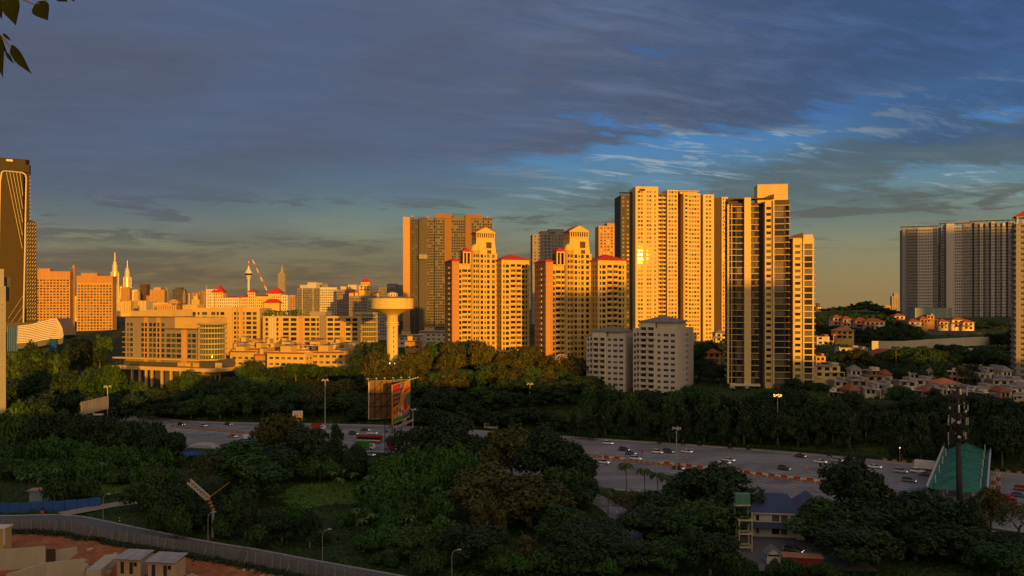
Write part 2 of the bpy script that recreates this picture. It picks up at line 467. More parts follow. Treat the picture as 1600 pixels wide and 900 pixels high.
# ------------------------------------------------------------------ roads
def asphalt(name, a, b_):
    m = bpy.data.materials.new(name); m.use_nodes = True
    nt = m.node_tree; b = NB(nt); pb = nt.nodes['Principled BSDF']
    tc = b.node('ShaderNodeTexCoord')
    mp = b.node('ShaderNodeMapping'); mp.inputs['Rotation'].default_value = (0, 0, R(22)); mp.inputs['Scale'].default_value = (0.12, 1, 1)
    nt.links.new(tc.outputs['Object'], mp.inputs[0])
    n = b.noise(mp.outputs[0], 0.35, 6, 0.6); n2 = b.noise(tc.outputs['Object'], 0.06, 4, 0.5)
    c = b.ramp(b.m('MULTIPLY_ADD', n2, 0.5, b.m('MULTIPLY', n, 0.5)), [(0.36, a), (0.64, b_)])
    vo = b.node('ShaderNodeTexVoronoi', feature='F1'); vo.inputs['Scale'].default_value = 0.10; nt.links.new(mp.outputs[0], vo.inputs[0])   # patched lengths of tarmac
    c = b.mix(0.30, c, vo.outputs['Color'], 'SOFT_LIGHT')
    hs = b.node('ShaderNodeHueSaturation'); hs.inputs['Saturation'].default_value = 0.25; nt.links.new(c, hs.inputs['Color']); c = hs.outputs[0]
    nt.links.new(c, pb.inputs['Base Color'])
    pb.inputs['Roughness'].default_value = 0.75; pb.inputs['Specular IOR Level'].default_value = 0.35
    return m


def smooth_line(pts, n):
    pts = np.asarray(pts, float)
    seg = np.r_[0, np.cumsum(np.hypot(*np.diff(pts, axis=0).T))]
    t = np.linspace(0, seg[-1], n)
    q = np.stack([np.interp(t, seg, pts[:, 0]), np.interp(t, seg, pts[:, 1])], 1)
    for _ in range(max(2, n // 25)):
        q[1:-1] = (q[:-2] + 2 * q[1:-1] + q[2:]) / 4
    return q


def ribbon(name, A, B, z, mats, m=0):
    mb = MB()
    for k in range(len(A) - 1):
        mb.quad((A[k][0], A[k][1], z), (A[k + 1][0], A[k + 1][1], z), (B[k + 1][0], B[k + 1][1], z), (B[k][0], B[k][1], z), m)
    return mb.build(name, mats)


def offset_line(L, d):
    L = np.asarray(L, float)
    t = np.gradient(L, axis=0); t /= np.linalg.norm(t, axis=1)[:, None]
    return L + np.stack([-t[:, 1], t[:, 0]], 1) * d


M_ASPH = asphalt('asphalt', (0.125, 0.122, 0.125), (0.25, 0.24, 0.24))
M_PAINT = mat('road_paint', (0.75, 0.74, 0.71), 0.7, 0.25, 1.5)
M_CONC = mat('concrete', (0.36, 0.34, 0.31), 0.85, 0.2, 0.4)
FEL, NEL, MEDL = smooth_line(FE, 260), smooth_line(NE, 260), smooth_line(MED, 400)
tag(ribbon('highway', NEL, FEL, 0.0, [M_ASPH]), kind='structure')


def strip_line(L, d, w, z=0.006, dash=None):
    """painted line(s) along L, offset d; dash = (on, off) metres"""
    mb = MB()
    A, B = offset_line(L, d - w / 2), offset_line(L, d + w / 2)
    seg = np.r_[0, np.cumsum(np.hypot(*np.diff(L, axis=0).T))]
    step = 2.0
    s = np.arange(0, seg[-1], step)
    ia = lambda arr, q: (np.interp(q, seg, arr[:, 0]), np.interp(q, seg, arr[:, 1]))
    for q in s:
        if dash and (q % (dash[0] + dash[1])) >= dash[0]: continue
        a0, a1, b0, b1 = ia(A, q), ia(A, q + step), ia(B, q), ia(B, q + step)
        mb.quad((*a0, z), (*a1, z), (*b1, z), (*b0, z))
    return mb


sel = (FEL[:, 0] > -340) & (FEL[:, 0] < 330)
LM = MEDL
for d, dash in ((-4.2, (4, 6)), (-8.0, (4, 6)), (-12.0, (4, 6)), (4.5, (4, 6)), (8.2, (4, 6)), (12.0, (4, 6)), (16.0, (4, 6)), (1.8, None), (-1.8, None)):
    o = strip_line(LM, d, 0.26, 0.006, dash).build('lane_marking', M_PAINT); tag(o, kind='structure')
o = strip_line(FEL[sel], -0.9, 0.2).build('edge_marking', M_PAINT); tag(o, kind='structure')
o = strip_line(NEL[(NEL[:, 0] > -330) & (NEL[:, 0] < 280)], 0.9, 0.2).build('edge_marking', M_PAINT); tag(o, kind='structure')


def kerb(name, L, w, h, z, m):
    A, B = offset_line(L, -w / 2), offset_line(L, w / 2)
    mb = MB()
    for k in range(len(L) - 1):
        a0, a1, b0, b1 = A[k], A[k + 1], B[k], B[k + 1]
        mb.quad((*a0, z + h), (*a1, z + h), (*b1, z + h), (*b0, z + h))
        mb.quad((*a0, z), (*a1, z), (*a1, z + h), (*a0, z + h)); mb.quad((*b0, z), (*b0, z + h), (*b1, z + h), (*b1, z))
    return tag(mb.build(name, m), kind='structure')


kerb('kerb', offset_line(FEL[sel], 0.3), 0.5, 0.35, -0.15, M_CONC)
kerb('kerb', offset_line(NEL[sel], -0.3), 0.3, 0.3, -0.15, M_CONC)
# asphalt verge behind the far kerb
ribbon_o = ribbon('verge', offset_line(FEL[sel], 0.56), offset_line(FEL[sel], 3.4), 0.07, [mat('verge_earth', (0.13, 0.095, 0.055), 0.95, 0.3, 0.3)])
tag(ribbon_o, kind='structure')

# service road in the left corner, chain-link fence along it
SRF = np.array([(-230, 232), (-175, 226), (-140, 222), (-127, 224), (-119, 222), (-112, 218), (-95, 208.5), (-75.7, 198), (-60, 191), (-47, 184), (-24.8, 173), (10, 154), (60, 132)], float)
SRN = np.array([(-232, 218), (-175, 213), (-131, 208), (-121, 208), (-114, 206), (-109, 203.5), (-92.8, 196), (-71.8, 187), (-58, 180.5), (-48, 175), (-30, 166), (2, 147), (52, 124)], float)
SRFL, SRNL = smooth_line(SRF, 120), smooth_line(SRN, 120)
M_ASPH2 = asphalt('worn_asphalt', (0.085, 0.083, 0.088), (0.125, 0.12, 0.12))
tag(ribbon('service_road', SRNL, SRFL, 0.22, [M_ASPH2]), kind='structure')
kerb('kerb', offset_line(SRFL, 0.2), 0.35, 0.3, 0.1, mat('pale_kerb', (0.40, 0.38, 0.35), 0.85, 0.3, 0.8))
# slip road off the toll plaza, dipping between the trees
SL = smooth_line([(18, 262), (24, 246), (29, 232), (31, 218), (30, 205), (26, 190), (20, 175)], 40)
tag(ribbon('slip_road', offset_line(SL, 3.6), offset_line(SL, -3.6), 0.16, [M_ASPH]), kind='structure')
o = strip_line(SL, 0, 0.16, 0.166, (2, 4)).build('lane_marking', M_PAINT); tag(o, kind='structure')
# dirt track joining the service road
DT = smooth_line([(-126, 224.5), (-122, 229), (-117, 235), (-110, 240), (-103, 246)], 24)
tag(ribbon('dirt_track', offset_line(DT, 3.0), offset_line(DT, -3.0), 0.24, [mat('dirt', (0.30, 0.24, 0.18), 0.95, 0.25, 0.5)]), kind='structure')

# ------------------------------------------------------------------ facades
def glass(name, col, rough=0.06, metal=0.0, spec=0.22):
    return mat(name, col, rough, 0.0, metal=metal, spec=spec)


G_DARK = glass('window_glass', (0.022, 0.026, 0.030))
G_CURT = mat('curtained_glass', (0.16, 0.13, 0.10), 0.2, 0.2, 1.0, spec=0.25)
G_GREEN = glass('green_glass', (0.10, 0.13, 0.045), 0.08, 0.35)
G_GOLD = glass('coated_glass', (0.26, 0.17, 0.07), 0.025, 0.10, 0.6)
G_BLUE = glass('blue_glass', (0.02, 0.10, 0.32), 0.12, 0.2)
G_TAN = glass('tan_blind_glass', (0.34, 0.20, 0.07), 0.02, 0.0, 0.3)
G_CLEAR = glass('clear_glass', (0.05, 0.035, 0.02), 0.02, 0.0, 0.3)
FR_W = mat('pale_frame', (0.55, 0.52, 0.48), 0.6, 0.0)
FR_D = mat('dark_frame', (0.035, 0.033, 0.032), 0.5, 0.0)
WIN_CACHE = {}


def window_mesh(w, h, panes, fr, gl, bar=0.07):
    key = (round(w, 2), round(h, 2), panes, fr.name, gl.name)
    if key in WIN_CACHE: return WIN_CACHE[key]
    mb = MB()
    b = bar; d = 0.08
    mb.quad((-w / 2 + b, 0, -h / 2 + b), (w / 2 - b, 0, -h / 2 + b), (w / 2 - b, 0, h / 2 - b), (-w / 2 + b, 0, h / 2 - b), 1)
    mb.box(-w / 2, w / 2, -d, 0.02, -h / 2, -h / 2 + b); mb.box(-w / 2, w / 2, -d, 0.02, h / 2 - b, h / 2)
    mb.box(-w / 2, -w / 2 + b, -d, 0.02, -h / 2 + b, h / 2 - b); mb.box(w / 2 - b, w / 2, -d, 0.02, -h / 2 + b, h / 2 - b)
    for k in range(1, panes):
        x = -w / 2 + w * k / panes
        mb.box(x - b / 2, x + b / 2, -d * 0.8, 0.02, -h / 2 + b, h / 2 - b)
    WIN_CACHE[key] = mb.mesh('window', [fr, gl])
    return WIN_CACHE[key]


BALC_CACHE = {}


def balcony_mesh(w, dep, mats, rail_h=1.05, solid=True):
    key = (round(w, 2), round(dep, 2), tuple(m.name for m in mats), solid, rail_h)
    if key in BALC_CACHE: return BALC_CACHE[key]
    mb = MB()
    mb.box(-w / 2, w / 2, -dep, 0.0, -0.22, 0.0, 0)
    if solid:
        mb.box(-w / 2, w / 2, -dep, -dep + 0.12, 0.0, rail_h, 0)
        for sx in (-1, 1): mb.box(sx * (w / 2 - 0.06) - 0.06, sx * (w / 2 - 0.06) + 0.06, -dep + 0.12, 0.0, 0.0, rail_h, 0)
    else:
        mb.box(-w / 2, w / 2, -dep, -dep + 0.05, rail_h - 0.06, rail_h, 1)
        n = max(2, int(w / 0.9))
        for k in range(n + 1):
            x = -w / 2 + 0.05 + (w - 0.1) * k / n
            mb.box(x - 0.03, x + 0.03, -dep, -dep + 0.05, 0.0, rail_h - 0.06, 1)
    BALC_CACHE[key] = mb.mesh('balcony', list(mats))
    return BALC_CACHE[key]


def cols(W, n, w, m0=None, m1=None, s=0.9, h=2.35, t='w'):
    """n openings of width w spread over a face of width W: (u0, u1, sill, head, type)"""
    m0 = (W - n * w) / (n + 1) if m0 is None else m0
    m1 = m0 if m1 is None else m1
    if n == 1: return [((W - w) / 2, (W + w) / 2, s, h, t)]
    step = (W - m0 - m1 - w) / (n - 1)
    return [(m0 + k * step, m0 + k * step + w, s, h, t) for k in range(n)]


class Bld:
    def __init__(s, name, label, cat, px, pyb, Y, rot=0.0, mats=(), group=None, glasses=((G_DARK, 7), (G_CURT, 2)), frame=None, sink=2.5, loc=None, seed=1):
        p = P(px, pyb, Y) if loc is None else Vector(loc)
        s.loc = p; s.rot = R(rot); s.Y = Y
        s.o = thing(name, label, cat, p, R(rot), group)
        s.mb = MB(); s.mats = list(mats); s.wins = []; s.balc = []
        s.glasses = glasses; s.frame = frame or FR_W; s.sink = sink
        s.rnd = random.Random(seed)
        s.px = Y / F
    def face(s, o, u, n, W, z0, z1, fh, spec, m, dep=0.22, skip=()):
        mb = s.mb
        o = Vector(o); u = Vector(u); n = Vector(n)
        def pt(a, z, d=0.0): q = o + u * a - n * d; return (q.x, q.y, z)
        if not spec:
            mb.quad(pt(0, z0 - s.sink), pt(W, z0 - s.sink), pt(W, z1), pt(0, z1), m); return
        nf = max(1, int((z1 - z0) / fh + 0.02))
        ang = math.atan2(n.x, -n.y)
        prev = 0.0
        for u0, u1, sl, hd, t in sorted(spec):
            if u0 > prev + 1e-3: mb.quad(pt(prev, z0 - s.sink), pt(u0, z0 - s.sink), pt(u0, z1), pt(prev, z1), m)
            zp = z0 - s.sink
            dp = 1.9 if t in ('b', 'B') else dep
            for i in range(nf):
                if i in skip: continue
                a, c = z0 + i * fh + sl, z0 + i * fh + hd
                mb.quad(pt(u0, zp), pt(u1, zp), pt(u1, a), pt(u0, a), m)
                mb.quad(pt(u0, a), pt(u1, a), pt(u1, a, dp), pt(u0, a, dp), m)
                mb.quad(pt(u0, c, dp), pt(u1, c, dp), pt(u1, c), pt(u0, c), m)
                mb.quad(pt(u0, a), pt(u0, a, dp), pt(u0, c, dp), pt(u0, c), m)
                mb.quad(pt(u1, a, dp), pt(u1, a), pt(u1, c), pt(u1, c, dp), m)
                zp = c
                q = o + u * (u0 + u1) / 2 - n * dp
                s.wins.append((q.x, q.y, (a + c) / 2, ang, u1 - u0, c - a, t))
                if t in ('b', 'B'):
                    q = o + u * (u0 + u1) / 2
                    s.balc.append((q.x, q.y, a, ang, u1 - u0 + 0.3, t))
            mb.quad(pt(u0, zp), pt(u1, zp), pt(u1, z1), pt(u0, z1), m)
            prev = u1
        if prev < W - 1e-3: mb.quad(pt(prev, z0 - s.sink), pt(W, z0 - s.sink), pt(W, z1), pt(prev, z1), m)
    def block(s, x0, x1, y0, y1, z0, z1, fh=3.1, front=None, left=None, right=None, back=None, m=0, mr=None, parapet=0.0, ledge=0.0, ml=None, skip=(), dep=0.22):
        w, d = x1 - x0, y1 - y0
        s.face((x0, y0, 0), (1, 0, 0), (0, -1, 0), w, z0, z1, fh, front, m, dep, skip)
        s.face((x1, y0, 0), (0, 1, 0), (1, 0, 0), d, z0, z1, fh, right, m, dep, skip)
        s.face((x1, y1, 0), (-1, 0, 0), (0, 1, 0), w, z0, z1, fh, back, m, dep, skip)
        s.face((x0, y1, 0), (0, -1, 0), (-1, 0, 0), d, z0, z1, fh, left, m, dep, skip)
        mr = m if mr is None else mr
        if parapet > 0:
            t = 0.3
            s.mb.quad((x0 + t, y0 + t, z1 - parapet), (x1 - t, y0 + t, z1 - parapet), (x1 - t, y1 - t, z1 - parapet), (x0 + t, y1 - t, z1 - parapet), mr)
            I = [(x0 + t, y0 + t), (x1 - t, y0 + t), (x1 - t, y1 - t), (x0 + t, y1 - t)]; O = [(x0, y0), (x1, y0), (x1, y1), (x0, y1)]
            for k in range(4):
                j = (k + 1) % 4
                s.mb.quad((*O[k], z1), (*O[j], z1), (*I[j], z1), (*I[k], z1), m)
                s.mb.quad((*I[k], z1), (*I[j], z1), (*I[j], z1 - parapet), (*I[k], z1 - parapet), m)
        else:
            s.mb.quad((x0, y0, z1), (x1, y0, z1), (x1, y1, z1), (x0, y1, z1), mr)
        if ledge:
            nf = int((z1 - z0) / fh + 0.02); ml = m if ml is None else ml
            for i in range(1, nf + 1):
                z = z0 + i * fh
                s.mb.box(x0 - ledge, x1 + ledge, y0 - ledge, y0 - 0.002, z - 0.22, z + 0.05, ml)
                s.mb.box(x0 - ledge, x0 - 0.002, y0 + 0.002, y1 - 0.3, z - 0.22, z + 0.05, ml)
                s.mb.box(x1 + 0.002, x1 + ledge, y0 + 0.002, y1 - 0.3, z - 0.22, z + 0.05, ml)
    def part(s, name, mb, mats, smooth=False): return mb.build(name, mats, s.o, smooth)
    def done(s, minpx=3.5, cap=290, wall='wall', balc_mats=None, balc_dep=0.6):
        s.mb.build(wall, s.mats, s.o)
        gl = [g for g, k in s.glasses for _ in range(k)]
        ws = sorted(s.wins, key=lambda t: -(t[4] * t[5]))
        # windows turned away from the viewpoint never show singly
        single, rest = [], []
        for w in ws:
            facing = math.cos(w[3] + s.rot + math.atan2(s.loc.x, s.loc.y))
            if w[4] * max(0.0, facing) / s.px >= minpx and len(single) < cap: single.append(w)
            else: rest.append(w)
        for x, y, z, a, w, h, t in single:
            g = s.rnd.choice(gl)
            panes = 1 if w < 1.0 else (2 if w < 2.4 else (3 if w < 4.2 else 4))
            link('window', window_mesh(w, h, panes, s.frame, g), s.o, (x, y, z), a)
        if rest:
            mb = MB(); gm = [s.frame] + [g for g, _ in s.glasses]
            idx = [k + 1 for k, (g, n) in enumerate(s.glasses) for _ in range(n)]
            for x, y, z, a, w, h, t in rest:
                c, sn = math.cos(a), math.sin(a); b = 0.09
                mi = s.rnd.choice(idx)
                def q(lx, ly, lz): return (x + lx * c - ly * sn, y + lx * sn + ly * c, z + lz)
                mb.quad(q(-w / 2, 0, -h / 2), q(w / 2, 0, -h / 2), q(w / 2, 0, h / 2), q(-w / 2, 0, h / 2), mi)
                for k in range(1, 1 if w < 1.2 else (2 if w < 2.6 else 4)):
                    u = -w / 2 + w * k / (2 if w < 2.6 else 4)
                    mb.quad(q(u - b / 2, -0.05, -h / 2), q(u + b / 2, -0.05, -h / 2), q(u + b / 2, -0.05, h / 2), q(u - b / 2, -0.05, h / 2), 0)
            o = mb.build('window_panes', gm, s.o); o['kind'] = 'stuff'
        if s.balc:
            bm = balc_mats or [s.mats[0], s.frame]
            bs = sorted(s.balc, key=lambda t: -t[4] * max(0.0, math.cos(t[3] + s.rot + math.atan2(s.loc.x, s.loc.y))))
            for k, (x, y, z, a, w, t) in enumerate(bs):
                if k >= 290: break
                link('balcony', balcony_mesh(w, balc_dep, bm, 1.0, t == 'b'), s.o, (x, y, z), a)
        return s.o


def rooftop(b, x0, x1, y0, y1, z, n=3, m=0, seed=1):
    """lift housings, water tanks and pipes on a flat roof, as parts"""
    r = random.Random(seed)
    for k in range(n):
        w, d, h = r.uniform(2, 4.5), r.uniform(2, 4), r.uniform(1.5, 3.2)
        x, y = r.uniform(x0 + w, x1 - w), r.uniform(y0 + d, y1 - d)
        mb = MB(); mb.box(x - w / 2, x + w / 2, y - d / 2, y + d / 2, z, z + h, m); mb.box(x - w / 2 - 0.15, x + w / 2 + 0.15, y - d / 2 - 0.15, y + d / 2 + 0.15, z + h, z + h + 0.18, m)
        b.part('roof_housing', mb, b.mats)


M_CREAM = mat('cream_render', (0.63, 0.43, 0.13), 0.85, 0.12, 0.12, streak=0.12)
M_CREAM2 = mat('pale_cream_render', (0.66, 0.48, 0.20), 0.85, 0.12, 0.12, streak=0.12)
M_TERRA = mat('terracotta_render', (0.46, 0.235, 0.085), 0.85, 0.15, 0.15, streak=0.15)
M_REDROOF = mat('red_roof', (0.50, 0.035, 0.018), 0.7, 0.2, 0.6, streak=1)
M_OLDROOF = mat('faded_red_roof', (0.30, 0.085, 0.04), 0.8, 0.3, 0.5, streak=1)
M_GREYR = mat('grey_render', (0.58, 0.51, 0.43), 0.85, 0.14, 0.12, streak=0.12)
M_SLATE = mat('slate_roof', (0.20, 0.185, 0.18), 0.8, 0.2, 0.5, streak=1)
M_WHITE = mat('white_render', (0.66, 0.57, 0.44), 0.8, 0.12, 0.15, streak=0.12)
M_BROWN = mat('brown_cladding', (0.085, 0.05, 0.028), 0.7, 0.15, 0.2)
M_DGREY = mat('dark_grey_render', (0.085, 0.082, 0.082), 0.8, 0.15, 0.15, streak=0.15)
M_MGREY = mat('mid_grey_render', (0.30, 0.275, 0.26), 0.85, 0.15, 0.12, streak=0.12)
M_ORNG = mat('ochre_render', (0.50, 0.28, 0.10), 0.85, 0.12, 0.12, streak=0.12)


# ---- two condominium towers with red hipped wings, a domed turret and a gabled belvedere
def red_condo(px, pyb, Y, label, seed):
    S = Y / 480.0 * 0 + 1.0
    b = Bld('apartment_tower', label, 'apartment tower', px, pyb, Y, 18, [M_CREAM, M_TERRA, M_MGREY, M_CREAM2], 'red roofed condominium towers', seed=seed, frame=FR_D)
    E = 57.0; fh = 3.05
    # right wing
    b.block(6.7, 24.0, -9, 11, 0, E, fh, [(1.0, 1.9, .6, 2.4, 'w'), (2.6, 4.6, .6, 2.4, 'w'), (5.6, 8.4, .1, 2.6, 'b'), (9.4, 12.0, .1, 2.6, 'b'), (12.5, 14.3, .6, 2.4, 'w'), (15.0, 15.9, .6, 2.4, 'w')],
            cols(20, 5, 1.7, s=.6, h=2.4), cols(20, 4, 1.4), m=0, ledge=0.3)
    mb = MB(); mb.box(6.7 + 8.55, 6.7 + 9.25, -9.35, -8.9, 0, E - 4, 0); b.part('pier', mb, [M_TERRA])
    mb = MB(); mb.hip(6.7, 24.0, -9, 11, E + 0.28, 3.6, 1.0, 0, 0.5); mb.box(6.0, 24.7, -9.7, 11.7, E + 0.02, E + 0.3, 1); b.part('roof', mb, [M_REDROOF, M_CREAM2])
    # centre
    b.block(-5.2, 6.68, 0, 14, 0, E + 4.0, fh, [(1.6, 3.2, .6, 2.5, 'w'), (4.0, 4.9, .9, 2.1, 'w'), (5.6, 7.2, .6, 2.5, 'w'), (8.6, 10.4, .6, 2.5, 'w')], None, None, m=0, ledge=0.25, parapet=0.8)
    # balcony wing, its crown and its red cap
    b.block(-17.2, -9.4, 0.4, 14, 0, E - 2.2, fh, [(0.4, 1.9, .6, 2.5, 'w'), (2.4, 5.4, .1, 2.65, 'b'), (5.9, 7.4, .1, 2.6, 'b')], None, None, m=0, ledge=0.5, ml=3)
    mb = MB()
    for x in (-14.2, -12.2, -10.0): mb.box(x - 0.35, x + 0.35, -0.6, 0.1, E - 2.18, E + 4.2)
    mb.box(-14.6, -9.6, -0.7, 6, E + 4.2, E + 4.9); mb.box(-14.6, -9.6, -0.9, 6, E - 2.8, E - 2.22); mb.box(-14.5, -9.7, 2.6, 6, E - 2.2, E + 4.18, 1)
    b.part('loggia', mb, [M_CREAM, M_BROWN])
    mb = MB(); mb.hip(-14.6, -9.4, -0.7, 8, E + 5.2, 2.2, 0.5); b.part('roof', mb, [M_REDROOF])
    # turret
    mb = MB(); mb.lathe([(2.75, -2), (2.75, E + 5.5), (3.0, E + 5.6), (3.0, E + 6.1), (2.6, E + 6.2), (2.5, E + 7.2), (2.0, E + 8.4), (1.1, E + 9.2), (0.2, E + 9.6)], 20, -7.0, 0.6)
    t = b.part('turret', mb, [M_CREAM], True)
    mb2 = MB()
    for i in range(int((E + 4) / fh)):
        mb2.lathe([(2.78, i * fh - 0.2), (2.92, i * fh - 0.15), (2.92, i * fh + 0.05), (2.78, i * fh + 0.1)], 20, -7.0, 0.6)
    mb2.build('turret_band', [M_CREAM2], t)
    for i in range(int((E + 5) / fh)):
        for a in (-110, -80, -50):
            r = 2.79
            link('window', window_mesh(0.85, 1.6, 1, b.frame, G_DARK), b.o, (-7.0 + r * math.cos(R(a)), 0.6 + r * math.sin(R(a)), i * fh + 1.6), R(a + 90))
    # left wing
    b.block(-21.5, -17.25, -2, 16.5, 0, E - 1.0, fh, None, [(1.5, 2.8, .8, 2.3, 'w'), (4.4, 5.8, .8, 2.3, 'w'), (7.6, 8.8, .8, 2.3, 'w'), (10.4, 12.4, .1, 2.5, 'b'), (14.2, 15.6, .8, 2.3, 'w')], None, m=1, ledge=0.3)
    mb = MB(); mb.hip(-21.5, -17.25, -2, 16.5, E - 0.7, 1.6, 0.8); b.part('roof', mb, [M_REDROOF])
    # belvedere: tapering shaft, colonnade, gabled red roof
    mb = MB()
    z0, z1 = E + 3.2, E + 13.2
    A = [(-6.6, 1.4), (6.6, 1.4), (6.6, 12), (-6.6, 12)]; B = [(-5.6, 1.9), (5.6, 1.9), (5.6, 11.4), (-5.6, 11.4)]
    for k in range(4):
        j = (k + 1) % 4; mb.quad((*A[k], z0), (*A[j], z0), (*B[j], z1), (*B[k], z1))
    mb.box(-5.9, 5.9, 1.6, 11.7, z1, z1 + 0.5)
    for x in np.linspace(-5.4, 5.4, 9): mb.box(x - 0.3, x + 0.3, 1.75, 2.35, z1 + 0.5, z1 + 3.1)
    for y in np.linspace(3.4, 11.2, 7): mb.box(-5.7, -5.1, y - 0.3, y + 0.3, z1 + 0.5, z1 + 3.1); mb.box(5.1, 5.7, y - 0.3, y + 0.3, z1 + 0.5, z1 + 3.1)
    mb.box(-4.6, 4.6, 3.0, 11.0, z1 + 0.5, z1 + 3.08, 1); mb.box(-6.2, 6.2, 1.3, 12, z1 + 3.1, z1 + 3.7)
    w = b.part('belvedere', mb, [M_CREAM, M_BROWN])
    mb = MB(); mb.box(0.4, 3.6, 1.35, 1.7, z0 + 4.2, z0 + 7.8); mb.box(1.0, 3.4, 1.2, 1.7, z0 + 0.8, z0 + 3.0); mb.build('louvre', [M_BROWN], w)
    mb = MB(); mb.gable(-6.2, 6.2, 1.3, 12, z1 + 3.75, 3.2, 0.4, 0, 'y', 1); mb.build('gable_roof', [M_REDROOF, M_CREAM], w)
    b.mb.box(-9.38, -5.22, 1.0, 14, -2, E + 4.5, 0)
    b.done(minpx=2.6, cap=295)
    return b


red_condo(760, 556, 480, 'golden lit condominium tower with red roofs directly right of the water tower', 3)
red_condo(907, 566, 452, 'cream condominium tower with red roofs and lower half in shade, beside the tall gold slab', 4)


# ---- the tall gold slab tower
def gold_tower():
    Y = 600; k = Y / F
    b = Bld('apartment_tower', 'tallest gold slab tower with the sun glinting in its windows', 'apartment tower', 1045, 537, Y, 5.5, [M_CREAM2, M_BROWN, M_DGREY, mat('recess_shade_tone', (0.20, 0.115, 0.045), 0.85, 0.12, 0.1)], glasses=((G_TAN, 6), (G_CLEAR, 3)), seed=5, frame=FR_D)  # recess columns darkened in the colour to deepen their shade
    X = lambda px: (px - 1045) * k
    zt = lambda py: (537 - py) * k
    fh = 3.1
    W = X(1028) - X(992)
    b.block(X(992), X(1028), 0, 20, 0, zt(292), fh, [(1.8, 3.4, .6, 2.2, 'w'), (3.9, 5.5, .6, 2.2, 'w'), (8.4, 10.0, .6, 2.2, 'w'), (10.5, 12.0, .6, 2.2, 'w'), (14.2, 15.4, .6, 2.2, 'w')], cols(20, 3, 1.6), None, m=0, parapet=1.0)
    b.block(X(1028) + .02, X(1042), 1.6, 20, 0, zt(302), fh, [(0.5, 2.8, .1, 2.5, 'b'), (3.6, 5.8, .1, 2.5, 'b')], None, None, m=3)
    b.block(X(1042) + .02, X(1059), -0.6, 20, 0, zt(297), fh, [(1.0, 2.6, .6, 2.2, 'w'), (3.2, 4.8, .6, 2.2, 'w'), (5.6, 7.2, .6, 2.2, 'w')], None, None, m=0, parapet=0.8)
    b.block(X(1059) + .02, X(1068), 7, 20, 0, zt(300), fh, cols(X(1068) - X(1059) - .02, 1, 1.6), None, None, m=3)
    b.block(X(1068) + .02, X(1095), -1.0, 20, 0, zt(302), fh, [(0.9, 3.0, .1, 2.5, 'b'), (4.0, 5.6, .6, 2.2, 'w'), (6.1, 7.7, .6, 2.2, 'w'), (8.2, 9.8, .6, 2.2, 'w'), (10.4, 12.0, .6, 2.2, 'w')], None, None, m=0, parapet=0.8)
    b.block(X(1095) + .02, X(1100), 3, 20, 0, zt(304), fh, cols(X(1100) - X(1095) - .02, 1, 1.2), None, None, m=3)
    b.block(X(1100) + .02, X(1117.5), -0.3, 20, 0, zt(303), fh, [(2.0, 3.6, .6, 2.2, 'w'), (4.3, 6.2, .6, 2.2, 'w')], None, cols(20, 3, 1.6), m=0, parapet=0.8)
    # recessed wing with a roof pergola, its shade carried by dark grey walls
    b.block(X(973), X(992) - .02, 9, 30, 0, zt(303), fh, [(1.4, 2.8, .7, 2.2, 'w'), (4.6, 6.4, .7, 2.2, 'w')], cols(21, 4, 1.8), None, m=2)
    mb = MB()
    for x in (X(973) + .3, X(983), X(991)): mb.box(x - .25, x + .25, 9.2, 9.8, zt(303), zt(299))
    mb.box(X(972.5), X(992), 8.8, 14, zt(299), zt(298)); b.part('pergola', mb, [M_DGREY])
    mb = MB(); mb.box(X(1060), X(1094), 0, 16, zt(298.6), zt(297.4)); mb.box(X(1064), X(1092), 2, 16, zt(302) - .02, zt(298.6)); b.part('roof_slab', mb, [M_CREAM2])
    mb = MB(); mb.box(X(998), X(1007), -0.12, 0.1, zt(299), zt(295.5)); b.part('vent_grille', mb, [M_BROWN])
    mb = MB(); mb.bar((X(1008), 8, zt(292)), (X(1008), 8, zt(284)), 0.12); b.part('mast', mb, [M_DGREY])
    rooftop(b, X(1002), X(1026), 3, 18, zt(292) - 1, 2, 0, 2)
    b.done(minpx=3.0, cap=290)
    # its twin half hidden behind
    Y2 = 680; k2 = Y2 / F
    b = Bld('apartment_tower', 'narrow cream tower with shade-brown side strip between the gold slab and dark tower', 'apartment tower', 1127, 532, Y2, 3, [M_CREAM2, M_BROWN], glasses=((G_TAN, 3), (G_CLEAR, 3)), seed=6)
    X = lambda px: (px - 1127) * k2
    b.block(X(1112), X(1127), 0, 18, 0, (532 - 309) * k2, 3.1, None, None, None, m=1)  # brown block carries the tower's left face in shade as colour
    b.block(X(1127) + .02, X(1137), -1, 18, 0, (532 - 308) * k2, 3.1, [(1.0, 1.9, .5, 2.4, 'w'), (3.4, 4.4, .5, 2.4, 'w')], None, None, m=0)
    b.done(minpx=9)


gold_tower()


